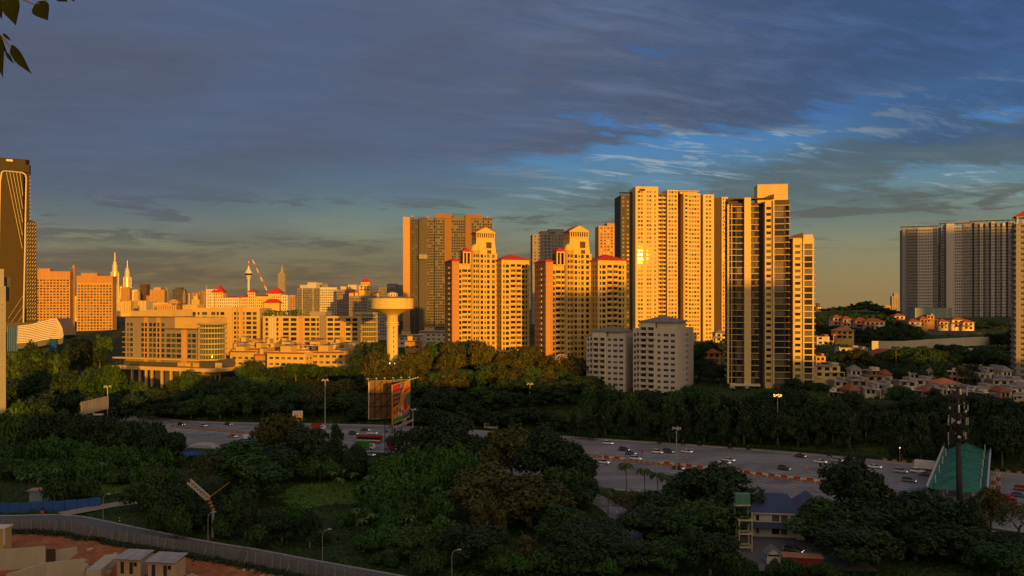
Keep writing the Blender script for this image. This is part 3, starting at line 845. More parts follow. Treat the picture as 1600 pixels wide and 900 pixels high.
# ---- the dark tower with white fins and balconies
def black_tower():
    Y = 405; k = Y / F
    b = Bld('apartment_tower', 'dark brown tower with white vertical fin and stacked balconies', 'apartment tower', 1200, 608, Y, -9, [M_CREAM2, M_BROWN, M_DGREY, M_CREAM2], glasses=((G_DARK, 5), (G_CURT, 4)), seed=8, frame=FR_D)
    c = math.cos(R(9))
    X = lambda px: (px - 1200) * k / c
    zt = lambda py: (608 - py) * k
    fh = 3.1; z0 = zt(600)
    top = zt(316)
    w = X(1164.5) - X(1141)
    b.block(X(1141), X(1164.5), 1.5, 18, z0, top, fh, [(0.4, 3.4, .1, 2.75, 'B'), (4.3, 6.6, .3, 2.7, 'w')], cols(16.5, 3, 2.2, t='w'), None, m=1, ledge=0.5, ml=0)
    mb = MB(); mb.box(X(1164.5) + .02, X(1174.5), -0.4, 16, zt(603), zt(308)); b.part('fin', mb, [M_CREAM2])
    b.block(X(1174.5) + .02, X(1186), 1.0, 18, z0, top, fh, [(0.5, 1.9, .4, 2.6, 'w'), (2.2, 3.5, .4, 2.6, 'w')], None, None, m=1, ledge=0.3, ml=3)
    b.block(X(1186) + .02, X(1195.5), 7, 18, z0, zt(310), fh, None, None, None, m=2)
    b.block(X(1195.5) + .02, X(1208), 0, 18, z0, zt(314), fh, [(0.6, 2.9, 1.0, 2.5, 'w')], None, None, m=0)
    b.block(X(1208) + .02, X(1231), -0.8, 18, z0, zt(313), fh, [(0.5, 4.9, .25, 2.75, 'w'), (5.6, 7.2, .1, 2.7, 'B')], None, [(1, 2.6, .8, 2.5, 'w'), (5, 6.6, .8, 2.5, 'w'), (10, 12, .8, 2.5, 'w')], m=1, ledge=0.45, ml=0)
    mb = MB(); mb.box(X(1208) - 0.35, X(1208) + 0.35, -1.1, -0.4, z0, zt(312)); b.part('pier', mb, [M_CREAM2])
    mb = MB(); mb.box(X(1140.5) - 0.4, X(1140.5) + 0.5, 0.6, 1.4, z0, zt(318)); b.part('pier', mb, [M_CREAM2])
    mb = MB(); mb.box(X(1145.4), X(1146.4), 0.5, 1.35, z0, zt(318)); b.part('pier', mb, [M_CREAM2])
    # crown: brown screen, slanted dark roof wedge, pale plant box
    mb = MB(); mb.box(X(1141), X(1164), 4, 17, top + .02, zt(307)); b.part('roof_screen', mb, [M_BROWN])
    mb = MB()
    zz = zt(310)
    mb.poly([(X(1150), 0.0, zz + .3), (X(1195), 0.0, zz + .4), (X(1209), 0.0, zz + 2.2), (X(1209), 10, zz + 2.2), (X(1195), 10, zz + .4), (X(1150), 10, zz + .3)])
    mb.poly([(X(1150), 0.0, zz - .1), (X(1195), 0.0, zz - .1), (X(1209), 0.0, zz - .1), (X(1209), 0.0, zz + 2.2), (X(1195), 0.0, zz + .4), (X(1150), 0.0, zz + .3)])
    mb.poly([(X(1209), 0.0, zz - .1), (X(1209), 10, zz - .1), (X(1209), 10, zz + 2.2), (X(1209), 0, zz + 2.2)])
    b.part('roof_wedge', mb, [M_BROWN])
    mb = MB(); mb.box(X(1185.5), X(1231), 3, 15, zt(316), zt(287.5)); mb.box(X(1185), X(1231.5), 2.7, 15.3, zt(287.5), zt(286.6))
    pb_ = b.part('plant_box', mb, [M_CREAM2])
    for z in range(4):
        mb = MB(); mb.box(X(1186), X(1230.5), 2.93, 3.02, zt(303) + z * 1.25, zt(303) + z * 1.25 + 0.12); mb.build('cladding_joint', [M_MGREY], pb_)
    mb = MB(); mb.bar((X(1226), 8, zt(287)), (X(1226), 8, zt(275)), 0.1); b.part('lightning_rod', mb, [M_DGREY])
    # lower wing on the sunny side
    t2 = zt(372)
    b.block(X(1237.5), X(1252), 1.0, 17, zt(602), t2, fh, [(1.0, 3.6, 1.0, 2.5, 'w')], None, None, m=0)
    b.block(X(1252) + .02, X(1268), 0.2, 17, zt(602), t2, fh, [(0.6, 4.4, .25, 2.8, 'w')], None, [(1, 3, .1, 2.7, 'B'), (6, 8, .1, 2.7, 'B'), (11, 13, .1, 2.7, 'B')], m=0, ledge=0.4, ml=3)
    b.block(X(1231) + .02, X(1237.5) - .02, 5, 17, z0, t2, fh, None, None, None, m=2)
    mb = MB(); mb.poly([(X(1233), 0.3, t2 + .02), (X(1252), 0.3, t2 + .02), (X(1252), 0.3, t2 + 2.6), (X(1233), 0.3, t2 + .8)]); mb.poly([(X(1233), 0.3, t2 + .8), (X(1252), 0.3, t2 + 2.6), (X(1252), 9, t2 + 2.6), (X(1233), 9, t2 + .8)])
    mb.poly([(X(1252), 0.3, t2 + .02), (X(1252), 9, t2 + .02), (X(1252), 9, t2 + 2.6), (X(1252), 0.3, t2 + 2.6)]); b.part('roof_wedge', mb, [M_BROWN])
    mb = MB(); mb.box(X(1253), X(1267), 1, 12, t2 + .02, t2 + 1.6); b.part('roof_housing', mb, [M_CREAM2])
    # podium
    mb = MB(); mb.box(X(1143), X(1150), -1, 4, -3, z0 - .02, 0); mb.box(X(1150), X(1186), 2, 16, -3, z0 - .4, 1); mb.box(X(1143), X(1188), -1.6, 2, z0 - 1.1, z0 - .05, 0); mb.box(X(1166), X(1171), -0.8, 1.6, -3, z0 - 1.12, 0)
    b.part('podium', mb, [M_WHITE, M_DGREY])
    b.done(minpx=3.0, cap=295, balc_mats=[M_CREAM2, FR_D], balc_dep=1.0)


black_tower()


# ---- low grey condominium with hipped slate roofs, two joined blocks
def grey_condo():
    Y = 415; k = Y / F; rot = -28; c = math.cos(R(rot))
    b = Bld('apartment_block', 'mid-rise grey apartment block with slate hipped roofs in front of the gold tower', 'apartment block', 1000, 617, Y, rot, [M_GREYR, M_WHITE, M_SLATE], glasses=((G_DARK, 7), (G_CURT, 1), (G_GREEN, 1)), seed=9, frame=FR_W)
    X = lambda px, ly=0: ((px - 1000) * k + ly * math.sin(R(rot))) / c
    fh = 2.95
    # left block
    za = (617 - 519) * k
    x0 = X(919, 0)
    W = X(978) - x0
    b.block(x0, X(929), 1.2, 16, 0, za - 2.9, fh, [(0.5, 1.4, .8, 2.3, 'w'), (2.0, 3.2, .1, 2.5, 'b')], None, None, m=0)
    b.block(X(929) + .02, X(950), 0, 16, 0, za, fh, [(0.6, 3.3, .1, 2.6, 'b'), (4.2, 6.9, .1, 2.6, 'b')], None, None, m=1)
    b.block(X(950) + .02, X(978), 0.8, 16, 0, za - 2.6, fh, [(0.7, 2.4, .9, 2.3, 'w'), (3.6, 6.0, .9, 2.3, 'w'), (7.0, 9.2, .9, 2.3, 'w')], None, cols(15.2, 2, 1.2), m=0)
    mb = MB(); mb.hip(X(929), X(975), 0, 15, za + .2, 2.6, 0.7); mb.box(X(952), X(976), 1.6, 15, za - 2.58, za, 1); b.part('roof', mb, [M_SLATE, M_WHITE])
    # right block
    zb = (617 - 503) * k
    d = -3
    xa, xb, xc, xd = X(987, d), X(997, d), X(1020, d), X(1050, d)
    b.block(xa, xb, d + 1.6, 26, 0, zb - 3.2, fh, [(0.5, 1.5, .8, 2.3, 'w'), (2.1, 3.3, .1, 2.5, 'b')], None, None, m=0)
    wb = xc - xb
    b.block(xb + .02, xc, d, 26, 0, zb, fh, [(0.7, wb / 2 - .5, .1, 2.6, 'b'), (wb / 2 + .3, wb - .8, .1, 2.6, 'b')], None, None, m=1)
    wc = xd - xc
    b.block(xc + .02, xd, d + 0.9, 28, 0, zb - 3.0, fh, [(0.8, 2.5, .9, 2.3, 'w'), (4.0, 6.6, .9, 2.3, 'w'), (7.8, 9.9, .9, 2.3, 'w')], None,
            [(10, 11, .8, 2.3, 'w'), (13, 14, .8, 2.3, 'w'), (16, 18.4, .8, 2.3, 'w'), (18.8, 20.4, .8, 2.3, 'w')], m=0)
    mb = MB(); mb.hip(xb, xd - 1, d, 20, zb + .2, 3.0, 0.8); mb.box(xc + .5, xd - 2, d + 1.6, 20, zb - 2.98, zb, 1); b.part('roof', mb, [M_SLATE, M_WHITE])
    b.done(minpx=3.0, cap=290, balc_dep=0.7)


grey_condo()


# ---- generic slab with a window grid
def slab(label, pxl, pxr, pyt, pyb, Y, rot, mats, ncol, fh=3.1, dep=16, cap_h=0, name='apartment_tower', cat='apartment tower', group=None, glasses=((G_DARK, 6), (G_CURT, 2)), win=(1.4, .8, 2.3), ribs=0, side=3, tops=(), minpx=9, sink=4, seed=1, ledge=0.0, balc=()):
    k = Y / F; c = math.cos(R(rot))
    pc = (pxl + pxr) / 2
    b = Bld(name, label, cat, pc, pyb, Y, rot, mats, group, glasses, seed=seed, sink=sink)
    W = (pxr - pxl) * k / max(0.4, c); Hh = (pyb - pyt) * k
    sp = cols(W, ncol, win[0], s=win[1], h=win[2])
    sp = [(q[0], q[1], .1 if i in balc else q[2], 2.6 if i in balc else q[3], 'b' if i in balc else 'w') for i, q in enumerate(sp)]
    b.block(-W / 2, W / 2, 0, dep, 0, Hh - cap_h, fh, sp, cols(dep, side, win[0], s=win[1], h=win[2]), cols(dep, side, win[0], s=win[1], h=win[2]), m=0, parapet=0.6 if not cap_h else 0, ledge=ledge)
    if cap_h:
        mb = MB(); mb.box(-W / 2 - .3, W / 2 + .3, -.3, dep + .3, Hh - cap_h + .02, Hh); b.part('roof_cap', mb, [mats[min(1, len(mats) - 1)]])
    for i in range(ribs):
        x = -W / 2 + W * (i + .5) / ribs
        mb = MB(); mb.box(x - .35, x + .35, -.7, -.01, 0, Hh - cap_h); b.part('pier', mb, [mats[min(1, len(mats) - 1)]])
    for (x0, x1, h, m) in tops:
        mb = MB(); mb.box(-W / 2 + W * x0, -W / 2 + W * x1, 2, dep - 2, Hh + .02, Hh + h); mb.box(-W / 2 + W * x0 - .4, -W / 2 + W * x1 + .4, 1.6, dep - 1.6, Hh + h, Hh + h + .5)
        b.part('roof_housing', mb, [mats[m]])
    b.done(minpx=minpx)
    return b


# ---- the tall brown-and-grey tower behind the water tower
def sign_tower():
    Y = 900; k = Y / F
    M_ = [mat('shade_dark_render', (0.10, 0.088, 0.078), 0.85, 0.12, 0.1, streak=0.1), mat('burnt_ochre', (0.27, 0.145, 0.055), 0.85, 0.12, 0.1, streak=0.1), mat('shade_dark_bay', (0.10, 0.085, 0.075), 0.85, 0.12, 0.1), mat('shade_dark_stone', (0.175, 0.15, 0.125), 0.85, 0.12, 0.1, streak=0.1), M_ORNG]  # front colours darkened to stand for shade lying on this tower
    b = Bld('apartment_tower', 'wide grey tower with ochre columns and green rooftop sign, behind the water tower', 'apartment tower', 700, 518, Y, 6, M_, frame=FR_D, glasses=((G_DARK, 6), (G_CURT, 1)), seed=11)
    X = lambda px: (px - 700) * k
    zt = lambda py: (518 - py) * k
    fh = 3.05
    b.block(X(630.5), X(641), -2, 20, 0, zt(340), fh, None, None, None, m=4)
    b.block(X(641) + .02, X(655), 4, 22, 0, zt(342), fh, cols(X(655) - X(641), 2, 1.4), None, None, m=2)
    b.block(X(655) + .02, X(667), 0, 22, 0, zt(340), fh, None, None, None, m=0)
    b.block(X(667) + .02, X(680), 3, 22, 0, zt(340), fh, cols(X(680) - X(667), 4, 1.5, s=.5, h=2.4), None, None, m=3)
    b.block(X(680) + .02, X(695), 0, 22, 0, zt(341), fh, cols(X(695) - X(680), 4, 1.8, s=.5, h=2.4), None, None, m=3)
    b.block(X(695) + .02, X(705), -0.6, 22, 0, zt(341), fh, None, None, None, m=1)
    b.block(X(705) + .02, X(727), 1.2, 22, 0, zt(340), fh, cols(X(727) - X(705), 6, 1.8, s=.5, h=2.4), None, None, m=3)
    b.block(X(727) + .02, X(736), -0.6, 22, 0, zt(341), fh, None, None, None, m=1)
    b.block(X(736) + .02, X(753), 0, 22, 0, zt(341), fh, cols(X(753) - X(736), 4, 1.9, s=.5, h=2.4), None, None, m=3)
    b.block(X(753) + .02, X(770), 1.5, 22, 0, zt(339), fh, cols(X(770) - X(753), 4, 1.9, s=.5, h=2.4), None, None, m=3)
    for a, c_, t in ((680, 705, 334.7), (727, 753, 334.7)):
        mb = MB(); mb.box(X(a), X(c_), -.9, 20, zt(341) + .02, zt(t)); b.part('roof_cap', mb, [M_[1]])
    for a in (643, 667, 705.5, 760):
        mb = MB(); mb.box(X(a), X(a + 3), 2, 12, zt(340), zt(337)); b.part('roof_housing', mb, [M_MGREY])
    mb = MB(); mb.box(X(655), X(667), -3.5, -0.02, zt(405), zt(398)); b.part('sky_terrace', mb, [M_MGREY])
    # rooftop sign: two rows of green letters on a frame
    GRN = mat('green_letters', (0.06, 0.13, 0.04), 0.6, 0.1)
    mb = MB()
    for r_ in (0, 1): mb.box(X(706.5), X(726), .45, .55, zt(339.5) + r_ * 2.9, zt(339.5) + r_ * 2.9 + .15)
    for x in (707, 713, 719, 725.5): mb.box(X(x), X(x) + .15, .5, .7, zt(340), zt(332.5))
    sg = b.part('roof_sign', mb, [M_DGREY])
    glyph = {'O': ['111', '101', '101', '101', '111'], 'A': ['010', '101', '111', '101', '101'], 'N': ['111', '101', '101', '101', '101'], 'I': ['1', '1', '1', '1', '1'],
             'L': ['10', '10', '10', '10', '11'], 'T': ['111', '010', '010', '010', '010'], 'E': ['11', '10', '11', '10', '11'], 'R': ['111', '101', '110', '101', '101']}
    for word, zb, ht, x0, x1 in (('OANIT', zt(337.0), 2.9, 706.8, 725.8), ('OENTERNEN', zt(339.6), 1.7, 706.6, 725.8)):
        ncell = sum(len(glyph[ch][0]) for ch in word) + (len(word) - 1) * .8
        cw = (X(x1) - X(x0)) / ncell; x = X(x0)
        for ch in word:
            g = glyph[ch]; mb = MB()
            for r_, row in enumerate(g):
                for q, on in enumerate(row):
                    if on == '1': mb.box(x + q * cw, x + (q + 1) * cw, .2, .44, zb + ht * (4 - r_) / 5, zb + ht * (5 - r_) / 5)
            mb.build('letter', [GRN], sg); x += cw * (len(g[0]) + .8)
    b.done(minpx=9)


sign_tower()

# towers peeping over the second red-roofed condominium
slab('dark olive tower rising behind the shaded red-roofed condominium', 832, 884, 366, 500, 760, 4, [M_MGREY, M_DGREY], 9, tops=((.25, .7, 2.5, 0), (.5, .95, 4.5, 0)), ledge=.3, seed=21, balc=(3, 4), dep=20)
b_ = slab('ochre lit tower between the shaded red-roofed condominium and the gold slab', 935, 982, 353, 500, 800, 4, [M_ORNG, M_CREAM2], 8, tops=((.3, .9, 2.6, 0),), ribs=3, seed=22, dep=20)


# ---- the grey pair of long blocks on the right
def right_blocks():
    Y = 800; k = Y / F
    zt = lambda py: (497 - py) * k
    fh = 2.95
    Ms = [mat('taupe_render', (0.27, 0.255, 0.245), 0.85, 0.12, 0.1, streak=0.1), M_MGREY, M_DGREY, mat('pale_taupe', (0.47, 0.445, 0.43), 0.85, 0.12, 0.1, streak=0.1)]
    def pergola(b, x0, x1, z, h=2.4):
        mb = MB()
        for x in np.linspace(x0 + .4, x1 - .4, max(3, int((x1 - x0) / 4))): mb.box(x - .2, x + .2, .5, .9, z, z + h); mb.box(x - .2, x + .2, 7, 7.4, z, z + h)
        mb.box(x0 - 1, x1 + 1, -.8, 9, z + h, z + h + .45); b.part('roof_pergola', mb, [M_MGREY])
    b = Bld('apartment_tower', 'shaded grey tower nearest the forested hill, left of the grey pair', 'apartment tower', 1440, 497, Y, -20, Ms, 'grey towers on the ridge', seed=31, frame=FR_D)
    X = lambda px: (px - 1440) * k * .94
    b.block(X(1411), X(1418), 1, 22, 0, zt(357), fh, None, cols(21, 4, 1.5), None, m=0)
    b.block(X(1418) + .02, X(1434), 0, 22, 0, zt(357), fh, cols(X(1434) - X(1418), 5, 1.2, t='b', s=.1, h=2.5), None, None, m=0, ledge=.25)
    b.block(X(1434) + .02, X(1456), -1, 22, 0, zt(356), fh, cols(X(1456) - X(1434), 6, 1.2), None, None, m=3, ledge=.12)
    b.block(X(1456) + .02, X(1464), 0, 22, 0, zt(356), fh, cols(X(1464) - X(1456), 2, 1.4, t='b', s=.1, h=2.5), None, None, m=0)
    b.block(X(1464) + .02, X(1472), 14, 22, 0, zt(378), fh, cols(X(1472) - X(1464), 2, 1.2), None, None, m=2)
    pergola(b, X(1411), X(1432), zt(357)); pergola(b, X(1437), X(1466), zt(356) + .02, 1.8)
    b.done(minpx=9)
    b = Bld('apartment_tower', 'long shaded grey block with many fine ribs beside the red-capped tower', 'apartment tower', 1530, 497, Y, -20, Ms, 'grey towers on the ridge', seed=32, frame=FR_D)
    X = lambda px: (px - 1530) * k * .94
    b.block(X(1474), X(1481), 2, 22, 0, zt(352), fh, cols(X(1481) - X(1474), 2, 1.2), None, None, m=0)
    b.block(X(1481) + .02, X(1493), -1, 22, 0, zt(348), fh, None, None, None, m=3)
    b.block(X(1493) + .02, X(1507), 1, 22, 0, zt(352), fh, cols(X(1507) - X(1493), 4, 1.3), None, None, m=3, ledge=.1)
    b.block(X(1507) + .02, X(1519), 0, 22, 0, zt(350), fh, cols(X(1519) - X(1507), 3, 1.3), None, None, m=0)
    x = 1519
    for i in range(8):
        b.block(X(x) + .02, X(x + 4.0), 2, 22, 0, zt(350), fh, cols(4 * k * .94, 1, 1.3, t='b', s=.1, h=2.5), None, None, m=2)
        b.block(X(x + 4.0) + .02, X(x + 8.2), 0.6 if i % 3 else -.4, 22, 0, zt(349 if i % 3 else 347), fh, cols(4.2 * k * .94, 1, 1.2), None, None, m=3 if i % 2 else 0)
        x += 8.2
    pergola(b, X(1474), X(1518), zt(350) + .02, 1.8); pergola(b, X(1520), X(1584), zt(347) + .02, 1.4)
    b.done(minpx=9)
    # jade podium in front
    b = Bld('podium_building', 'pale jade car park podium at the foot of the grey blocks', 'podium', 1458, 500, 770, 5, [mat('jade_screen', (0.20, 0.27, 0.22), 0.7, 0.1), M_GREYR], seed=33)
    k2 = 770 / F
    b.block(-26 * k2 * 1.1, 26 * k2 * 1.2, 0, 14, 0, 19 * k2, 3, None, None, None, m=0)
    for x in (-18, 0, 14): mb = MB(); mb.box(x - .2, x + .2, -.25, -.01, 0, 19 * k2); b.part('mullion', mb, [M_GREYR])
    b.done()
    # red-capped tower at the right edge
    Y = 430; k = Y / F
    b = Bld('apartment_tower', 'grey tower with a red pavilion roof cut by the right picture edge', 'apartment tower', 1602, 612, Y, -24, [mat('taupe_render', (0.27, 0.255, 0.245)), M_ORNG, M_DGREY], seed=34)
    zt = lambda py: (612 - py) * k
    b.block(-4.2, 12, 0, 16, 0, zt(349), 3.0, [(2.2, 3.6, .8, 2.3, 'w'), (6, 8.4, .1, 2.5, 'b'), (10, 11.5, .8, 2.3, 'w')], [(0.8, 3.4, .1, 2.6, 'b'), (5, 7.4, .1, 2.6, 'b'), (9.5, 12, .1, 2.6, 'b'), (13.4, 15.4, .1, 2.6, 'b')], None, m=0, ledge=.4)
    mb = MB()
    for x in (-3.4, 0.2, 4): mb.box(x - .3, x + .3, .4, 1.0, zt(349), zt(338)); mb.box(x - .3, x + .3, 8, 8.6, zt(349), zt(338))
    mb.box(-4, 5, .2, 9, zt(339), zt(337.5)); b.part('pavilion', mb, [M_GREYR])
    mb = MB(); mb.hip(-4, 5, .2, 9, zt(337), 3.4, .9, 0, .5); b.part('roof', mb, [M_REDROOF])
    b.done(minpx=2)


right_blocks()

# ------------------------------------------------------------------ office complex on the left
M_TAUPE = mat('shade_dark_taupe', (0.25, 0.20, 0.165), 0.75, 0.12, 0.12, streak=0.2)  # taupe darkened further to carry shade on the office front turned from sun
M_SAND = mat('sand_render', (0.53, 0.37, 0.135), 0.85, 0.12, 0.12, streak=0.15)
OG = ((G_GREEN, 4), (G_DARK, 5))


def round_end(b, cx, cy, r, z0, z1, fh, a0=150, a1=400):
    """glazed drum with a slab at each floor"""
    mb = MB(); mb.lathe([(r - .4, z0), (r - .4, z1)], 28, cx, cy); d = b.part('drum', mb, [G_GREEN], True)
    z = z0; i = 0
    while z <= z1 + .01:
        mb = MB(); mb.lathe([(r - .45, z - .5), (r + .5, z - .5), (r + .5, z + .25), (r - .45, z + .25)], 28, cx, cy); mb.build('floor_band', [M_SAND], d); z += fh
    mb = MB()
    for q in range(28):
        a = 2 * PI * q / 28; mb.box(-.08, .08, -.08, .08, z0, z1, 0, a, cx + (r - .36) * math.cos(a), cy + (r - .36) * math.sin(a))
    mb.build('mullions', [FR_W], d)


def offices():
    Y = 520; k = Y / F; rot = -22; c = math.cos(R(rot)); sn = math.sin(R(rot))
    b = Bld('office_building', 'taupe office block with a glazed round corner above a colonnade', 'office building', 265, 604, Y, rot, [M_TAUPE, M_SAND, M_DGREY, M_ORNG], glasses=OG, seed=41, frame=FR_D)
    X = lambda px, ly=0: ((px - 265) * k + ly * sn) / c
    zt = lambda py: (604 - py) * k
    fh = 3.35; z0 = zt(560)
    def strip(xa, xb, spec, top, m, y0=0): b.block(xa, xb, y0, 26, z0, top, fh, spec, None, None, m=m, dep=.35)
    t1 = zt(496)
    strip(X(180), X(197), [(1.0, 2.6, .5, 2.7, 'w'), (3.6, 6.2, .5, 2.7, 'w')], t1, 0)
    strip(X(197) + .02, X(209), None, t1, 0, -.4)
    strip(X(209) + .02, X(217), [(.5, 3.0, .5, 2.7, 'w')], t1, 0)
    strip(X(217) + .02, X(224), [(.5, 2.6, .3, 2.9, 'w')], t1, 3, -.5)
    strip(X(224) + .02, X(241), [(.6, 3.2, .5, 2.7, 'w'), (4.0, 6.6, .5, 2.7, 'w')], t1, 0)
    strip(X(241) + .02, X(248), [(.5, 2.6, .3, 2.9, 'w')], t1, 3, -.5)
    strip(X(248) + .02, X(257), [(.5, 3.2, .5, 2.7, 'w')], t1, 0)
    t2 = zt(514.5)
    strip(X(257) + .02, X(288), [(.6, 4.4, .5, 2.7, 'w'), (5.0, 8.6, .5, 2.7, 'w'), (9.2, 13.2, .5, 2.7, 'w')], t2, 0)
    strip(X(288) + .02, X(297), None, t2, 3, -.5)
    strip(X(297) + .02, X(316), [(.6, 3.6, .5, 2.7, 'w'), (4.2, 7.4, .5, 2.7, 'w')], t2, 0)
    # left end with projecting floor slabs
    for i in range(6):
        mb = MB(); mb.box(X(174.5), X(180) - .02, -.8, 10, z0 + i * fh - .2, z0 + i * fh + .15); b.part('sun_shelf', mb, [M_SAND])
    mb = MB(); mb.box(X(176.5), X(180) - .05, 1, 10, z0, t1 - .2); b.part('end_wall', mb, [M_TAUPE])
    mb = MB(); mb.box(X(176), X(258), -1.4, 24, t1 + .02, t1 + .5); b.part('roof_edge', mb, [M_DGREY])
    mb = MB(); mb.box(X(257.5), X(315), -1.2, 24, t2 + .02, t2 + .45); b.part('roof_edge', mb, [M_DGREY])
    mb = MB(); mb.box(X(258, 8), X(325, 8), 8, 26, t2 + .46, zt(496)); mb.box(X(283, 8), X(297, 8), 7.4, 7.98, zt(508), zt(505)); b.part('penthouse', mb, [M_SAND])
    mb = MB(); mb.box(X(180, 6), X(208, 6), 6, 24, t1 + .52, zt(486)); mb.box(X(208.2, 6), X(262, 6), 7, 24, t1 + .52, zt(484)); mb.box(X(242, 6), X(246, 6), 6.6, 6.98, zt(494), zt(487.5)); b.part('penthouse', mb, [M_SAND])
    cx, cy = X(336.5, 6), 6.0
    round_end(b, cx, cy, 8.4, z0, zt(507), fh)
    mb = MB(); mb.lathe([(9.2, zt(507) + .3), (9.2, zt(507) + .9), (7.0, zt(504.5)), (0.2, zt(504.3))], 28, cx, cy); b.part('drum_roof', mb, [M_SAND])
    # podium: dark recessed storey, terrace slab, columns
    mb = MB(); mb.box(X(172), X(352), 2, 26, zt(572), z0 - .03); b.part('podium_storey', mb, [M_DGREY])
    mb = MB(); mb.box(X(166), X(330), -5, 2, zt(561.5), zt(559.5)); b.part('canopy_slab', mb, [M_SAND])
    mb = MB(); mb.box(X(168), X(360), -6, 26, zt(578), zt(572.5)); b.part('terrace_slab', mb, [M_SAND])
    for px in (169, 176, 205, 220, 232, 243, 262, 279, 297, 318, 338):
        mb = MB(); mb.box(X(px) - .6, X(px) + .6, -5.6, -4.4, -3, zt(578) - .02); b.part('column', mb, [M_SAND])
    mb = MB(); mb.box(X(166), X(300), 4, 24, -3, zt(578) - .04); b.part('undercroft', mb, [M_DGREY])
    # glazed entrance corner
    xa, xb = X(309, -8), X(343, -8)
    b.block(xa, xb, -9, 4, zt(618), zt(580), 5.0, cols(xb - xa, 4, 2.2, s=.6, h=4.2), None, cols(13, 3, 2.4, s=.6, h=4.2), m=1)
    for px, a_, c_ in ((277, 569, 563), (290, 569, 563.5), (305, 571, 564), (346, 571, 565)):
        mb = MB(); mb.box(X(px), X(px + 11), 1.3, 1.98, zt(a_ + 3), zt(c_)); b.part('shop_front', mb, [M_SAND])
    b.done(minpx=3.0)

    # second block
    Y = 600; k = Y / F
    b = Bld('office_building', 'sand coloured office slab with green windows behind the round corner', 'office building', 350, 552, Y, -6, [M_SAND, M_TAUPE, M_DGREY, M_ORNG], glasses=OG, seed=42, frame=FR_D)
    X = lambda px: (px - 350) * k
    zt = lambda py: (552 - py) * k
    b.block(X(291), X(327), 2, 22, 0, zt(481), 3.5, [(2, 5, .6, 2.8, 'w'), (6.5, 8.0, .6, 2.8, 'w'), (10, 14, .6, 2.8, 'w')], None, None, m=0, parapet=.8)
    b.block(X(327) + .02, X(357), 0, 22, 0, zt(480), 3.5, [(1, 4.2, .6, 2.8, 'w'), (5.2, 7.0, .6, 2.8, 'w'), (8.2, 11.2, .6, 2.8, 'w')], None, None, m=0, parapet=.8)
    b.block(X(357) + .02, X(364), -.6, 22, 0, zt(480), 3.5, None, None, None, m=0)
    b.block(X(364) + .02, X(408), 0, 22, 0, zt(481), 3.5, [(1, 4.8, .6, 2.8, 'w'), (6.2, 7.2, .6, 2.8, 'w'), (8.2, 9.2, .6, 2.8, 'w'), (10.6, 14.4, .6, 2.8, 'w'), (15.6, 18.6, .6, 2.8, 'w')], None, cols(22, 3, 2), m=0, parapet=.8)
    for x in (371.5, 379): mb = MB(); mb.box(X(x) - .5, X(x) + .5, -.8, -.02, 0, zt(482)); b.part('pier', mb, [M_ORNG])
    mb = MB(); mb.box(X(290), X(300), 6, 16, zt(481) - .7, zt(476)); b.part('roof_housing', mb, [M_SAND])
    b.done(minpx=3)

    # third block with a rounded glass end
    Y = 570; k = Y / F
    b = Bld('office_building', 'long six storey office wing with roof garden and rounded end', 'office building', 490, 548, Y, -4, [M_SAND, M_TAUPE, M_DGREY, M_ORNG], glasses=OG, seed=43, frame=FR_D)
    X = lambda px: (px - 490) * k
    zt = lambda py: (548 - py) * k
    T = zt(494)
    b.block(X(408.5), X(438), 0, 20, 0, T, 3.4, [(2, 3.8, .6, 2.7, 'w'), (10, 11.4, .6, 2.7, 'w')], None, None, m=0)
    b.block(X(438) + .02, X(466), .5, 20, 0, T, 3.4, [(1.2, 5.4, .6, 2.7, 'w'), (6.8, 11.0, .6, 2.7, 'w')], None, None, m=0)
    b.block(X(466) + .02, X(473), 0, 20, 0, T, 3.4, None, None, None, m=3)
    b.block(X(473) + .02, X(500), .5, 20, 0, T, 3.4, [(1, 4.6, .6, 2.7, 'w'), (5.6, 9, .6, 2.7, 'w'), (9.8, 11.4, .6, 2.7, 'w')], None, None, m=0)
    b.block(X(500) + .02, X(510), -.4, 20, 0, T + .6, 3.4, None, None, None, m=1)
    b.block(X(510) + .02, X(533), .5, 20, 0, T, 3.4, [(.8, 4.8, .6, 2.7, 'w'), (5.8, 9.8, .6, 2.7, 'w')], None, None, m=0)
    b.block(X(533) + .02, X(539), 0, 20, 0, T, 3.4, None, None, None, m=3)
    b.block(X(539) + .02, X(566), .5, 20, 0, T, 3.4, [(.8, 4.4, .6, 2.7, 'w'), (5.6, 9.2, .6, 2.7, 'w')], None, None, m=0)
    for x in (421, 425, 429): mb = MB(); mb.box(X(x) - .3, X(x) + .3, -.6, -.02, 0, T - 1); b.part('pier', mb, [M_WHITE])
    round_end(b, X(573), 7, 6.6, 0, zt(491), 3.4)
    mb = MB(); mb.box(X(482), X(507), 3, 18, T + .05, zt(487)); b.part('plant_room', mb, [M_MGREY])
    mb = MB(); mb.box(X(553), X(584), 4, 14, zt(490.8), zt(488)); b.part('plant_room', mb, [M_SAND])
    mb = MB()
    for x in range(410, 462, 4): mb.box(X(x) - .15, X(x) + .15, 1, 1.3, T, zt(486.5))
    mb.box(X(409), X(463), .8, 6, zt(486.5), zt(485.8)); b.part('roof_pergola', mb, [M_DGREY])
    mb = MB()
    r = random.Random(5)
    for q in range(160):
        x, y, z = r.uniform(X(410), X(466)), r.uniform(2, 9), T + r.uniform(.3, 4.2); s_ = r.uniform(.3, .8)
        mb.quad((x - s_, y, z - s_), (x + s_, y + r.uniform(-.4, .4), z - s_ * .4), (x + s_ * .7, y, z + s_), (x - s_ * .8, y + r.uniform(-.5, .5), z + s_ * .6))
    b.part('roof_garden', mb, [mat('roof_plants', (0.05, 0.11, 0.03), 0.7, 0.3, 1.0)])
    b.done(minpx=3)


offices()


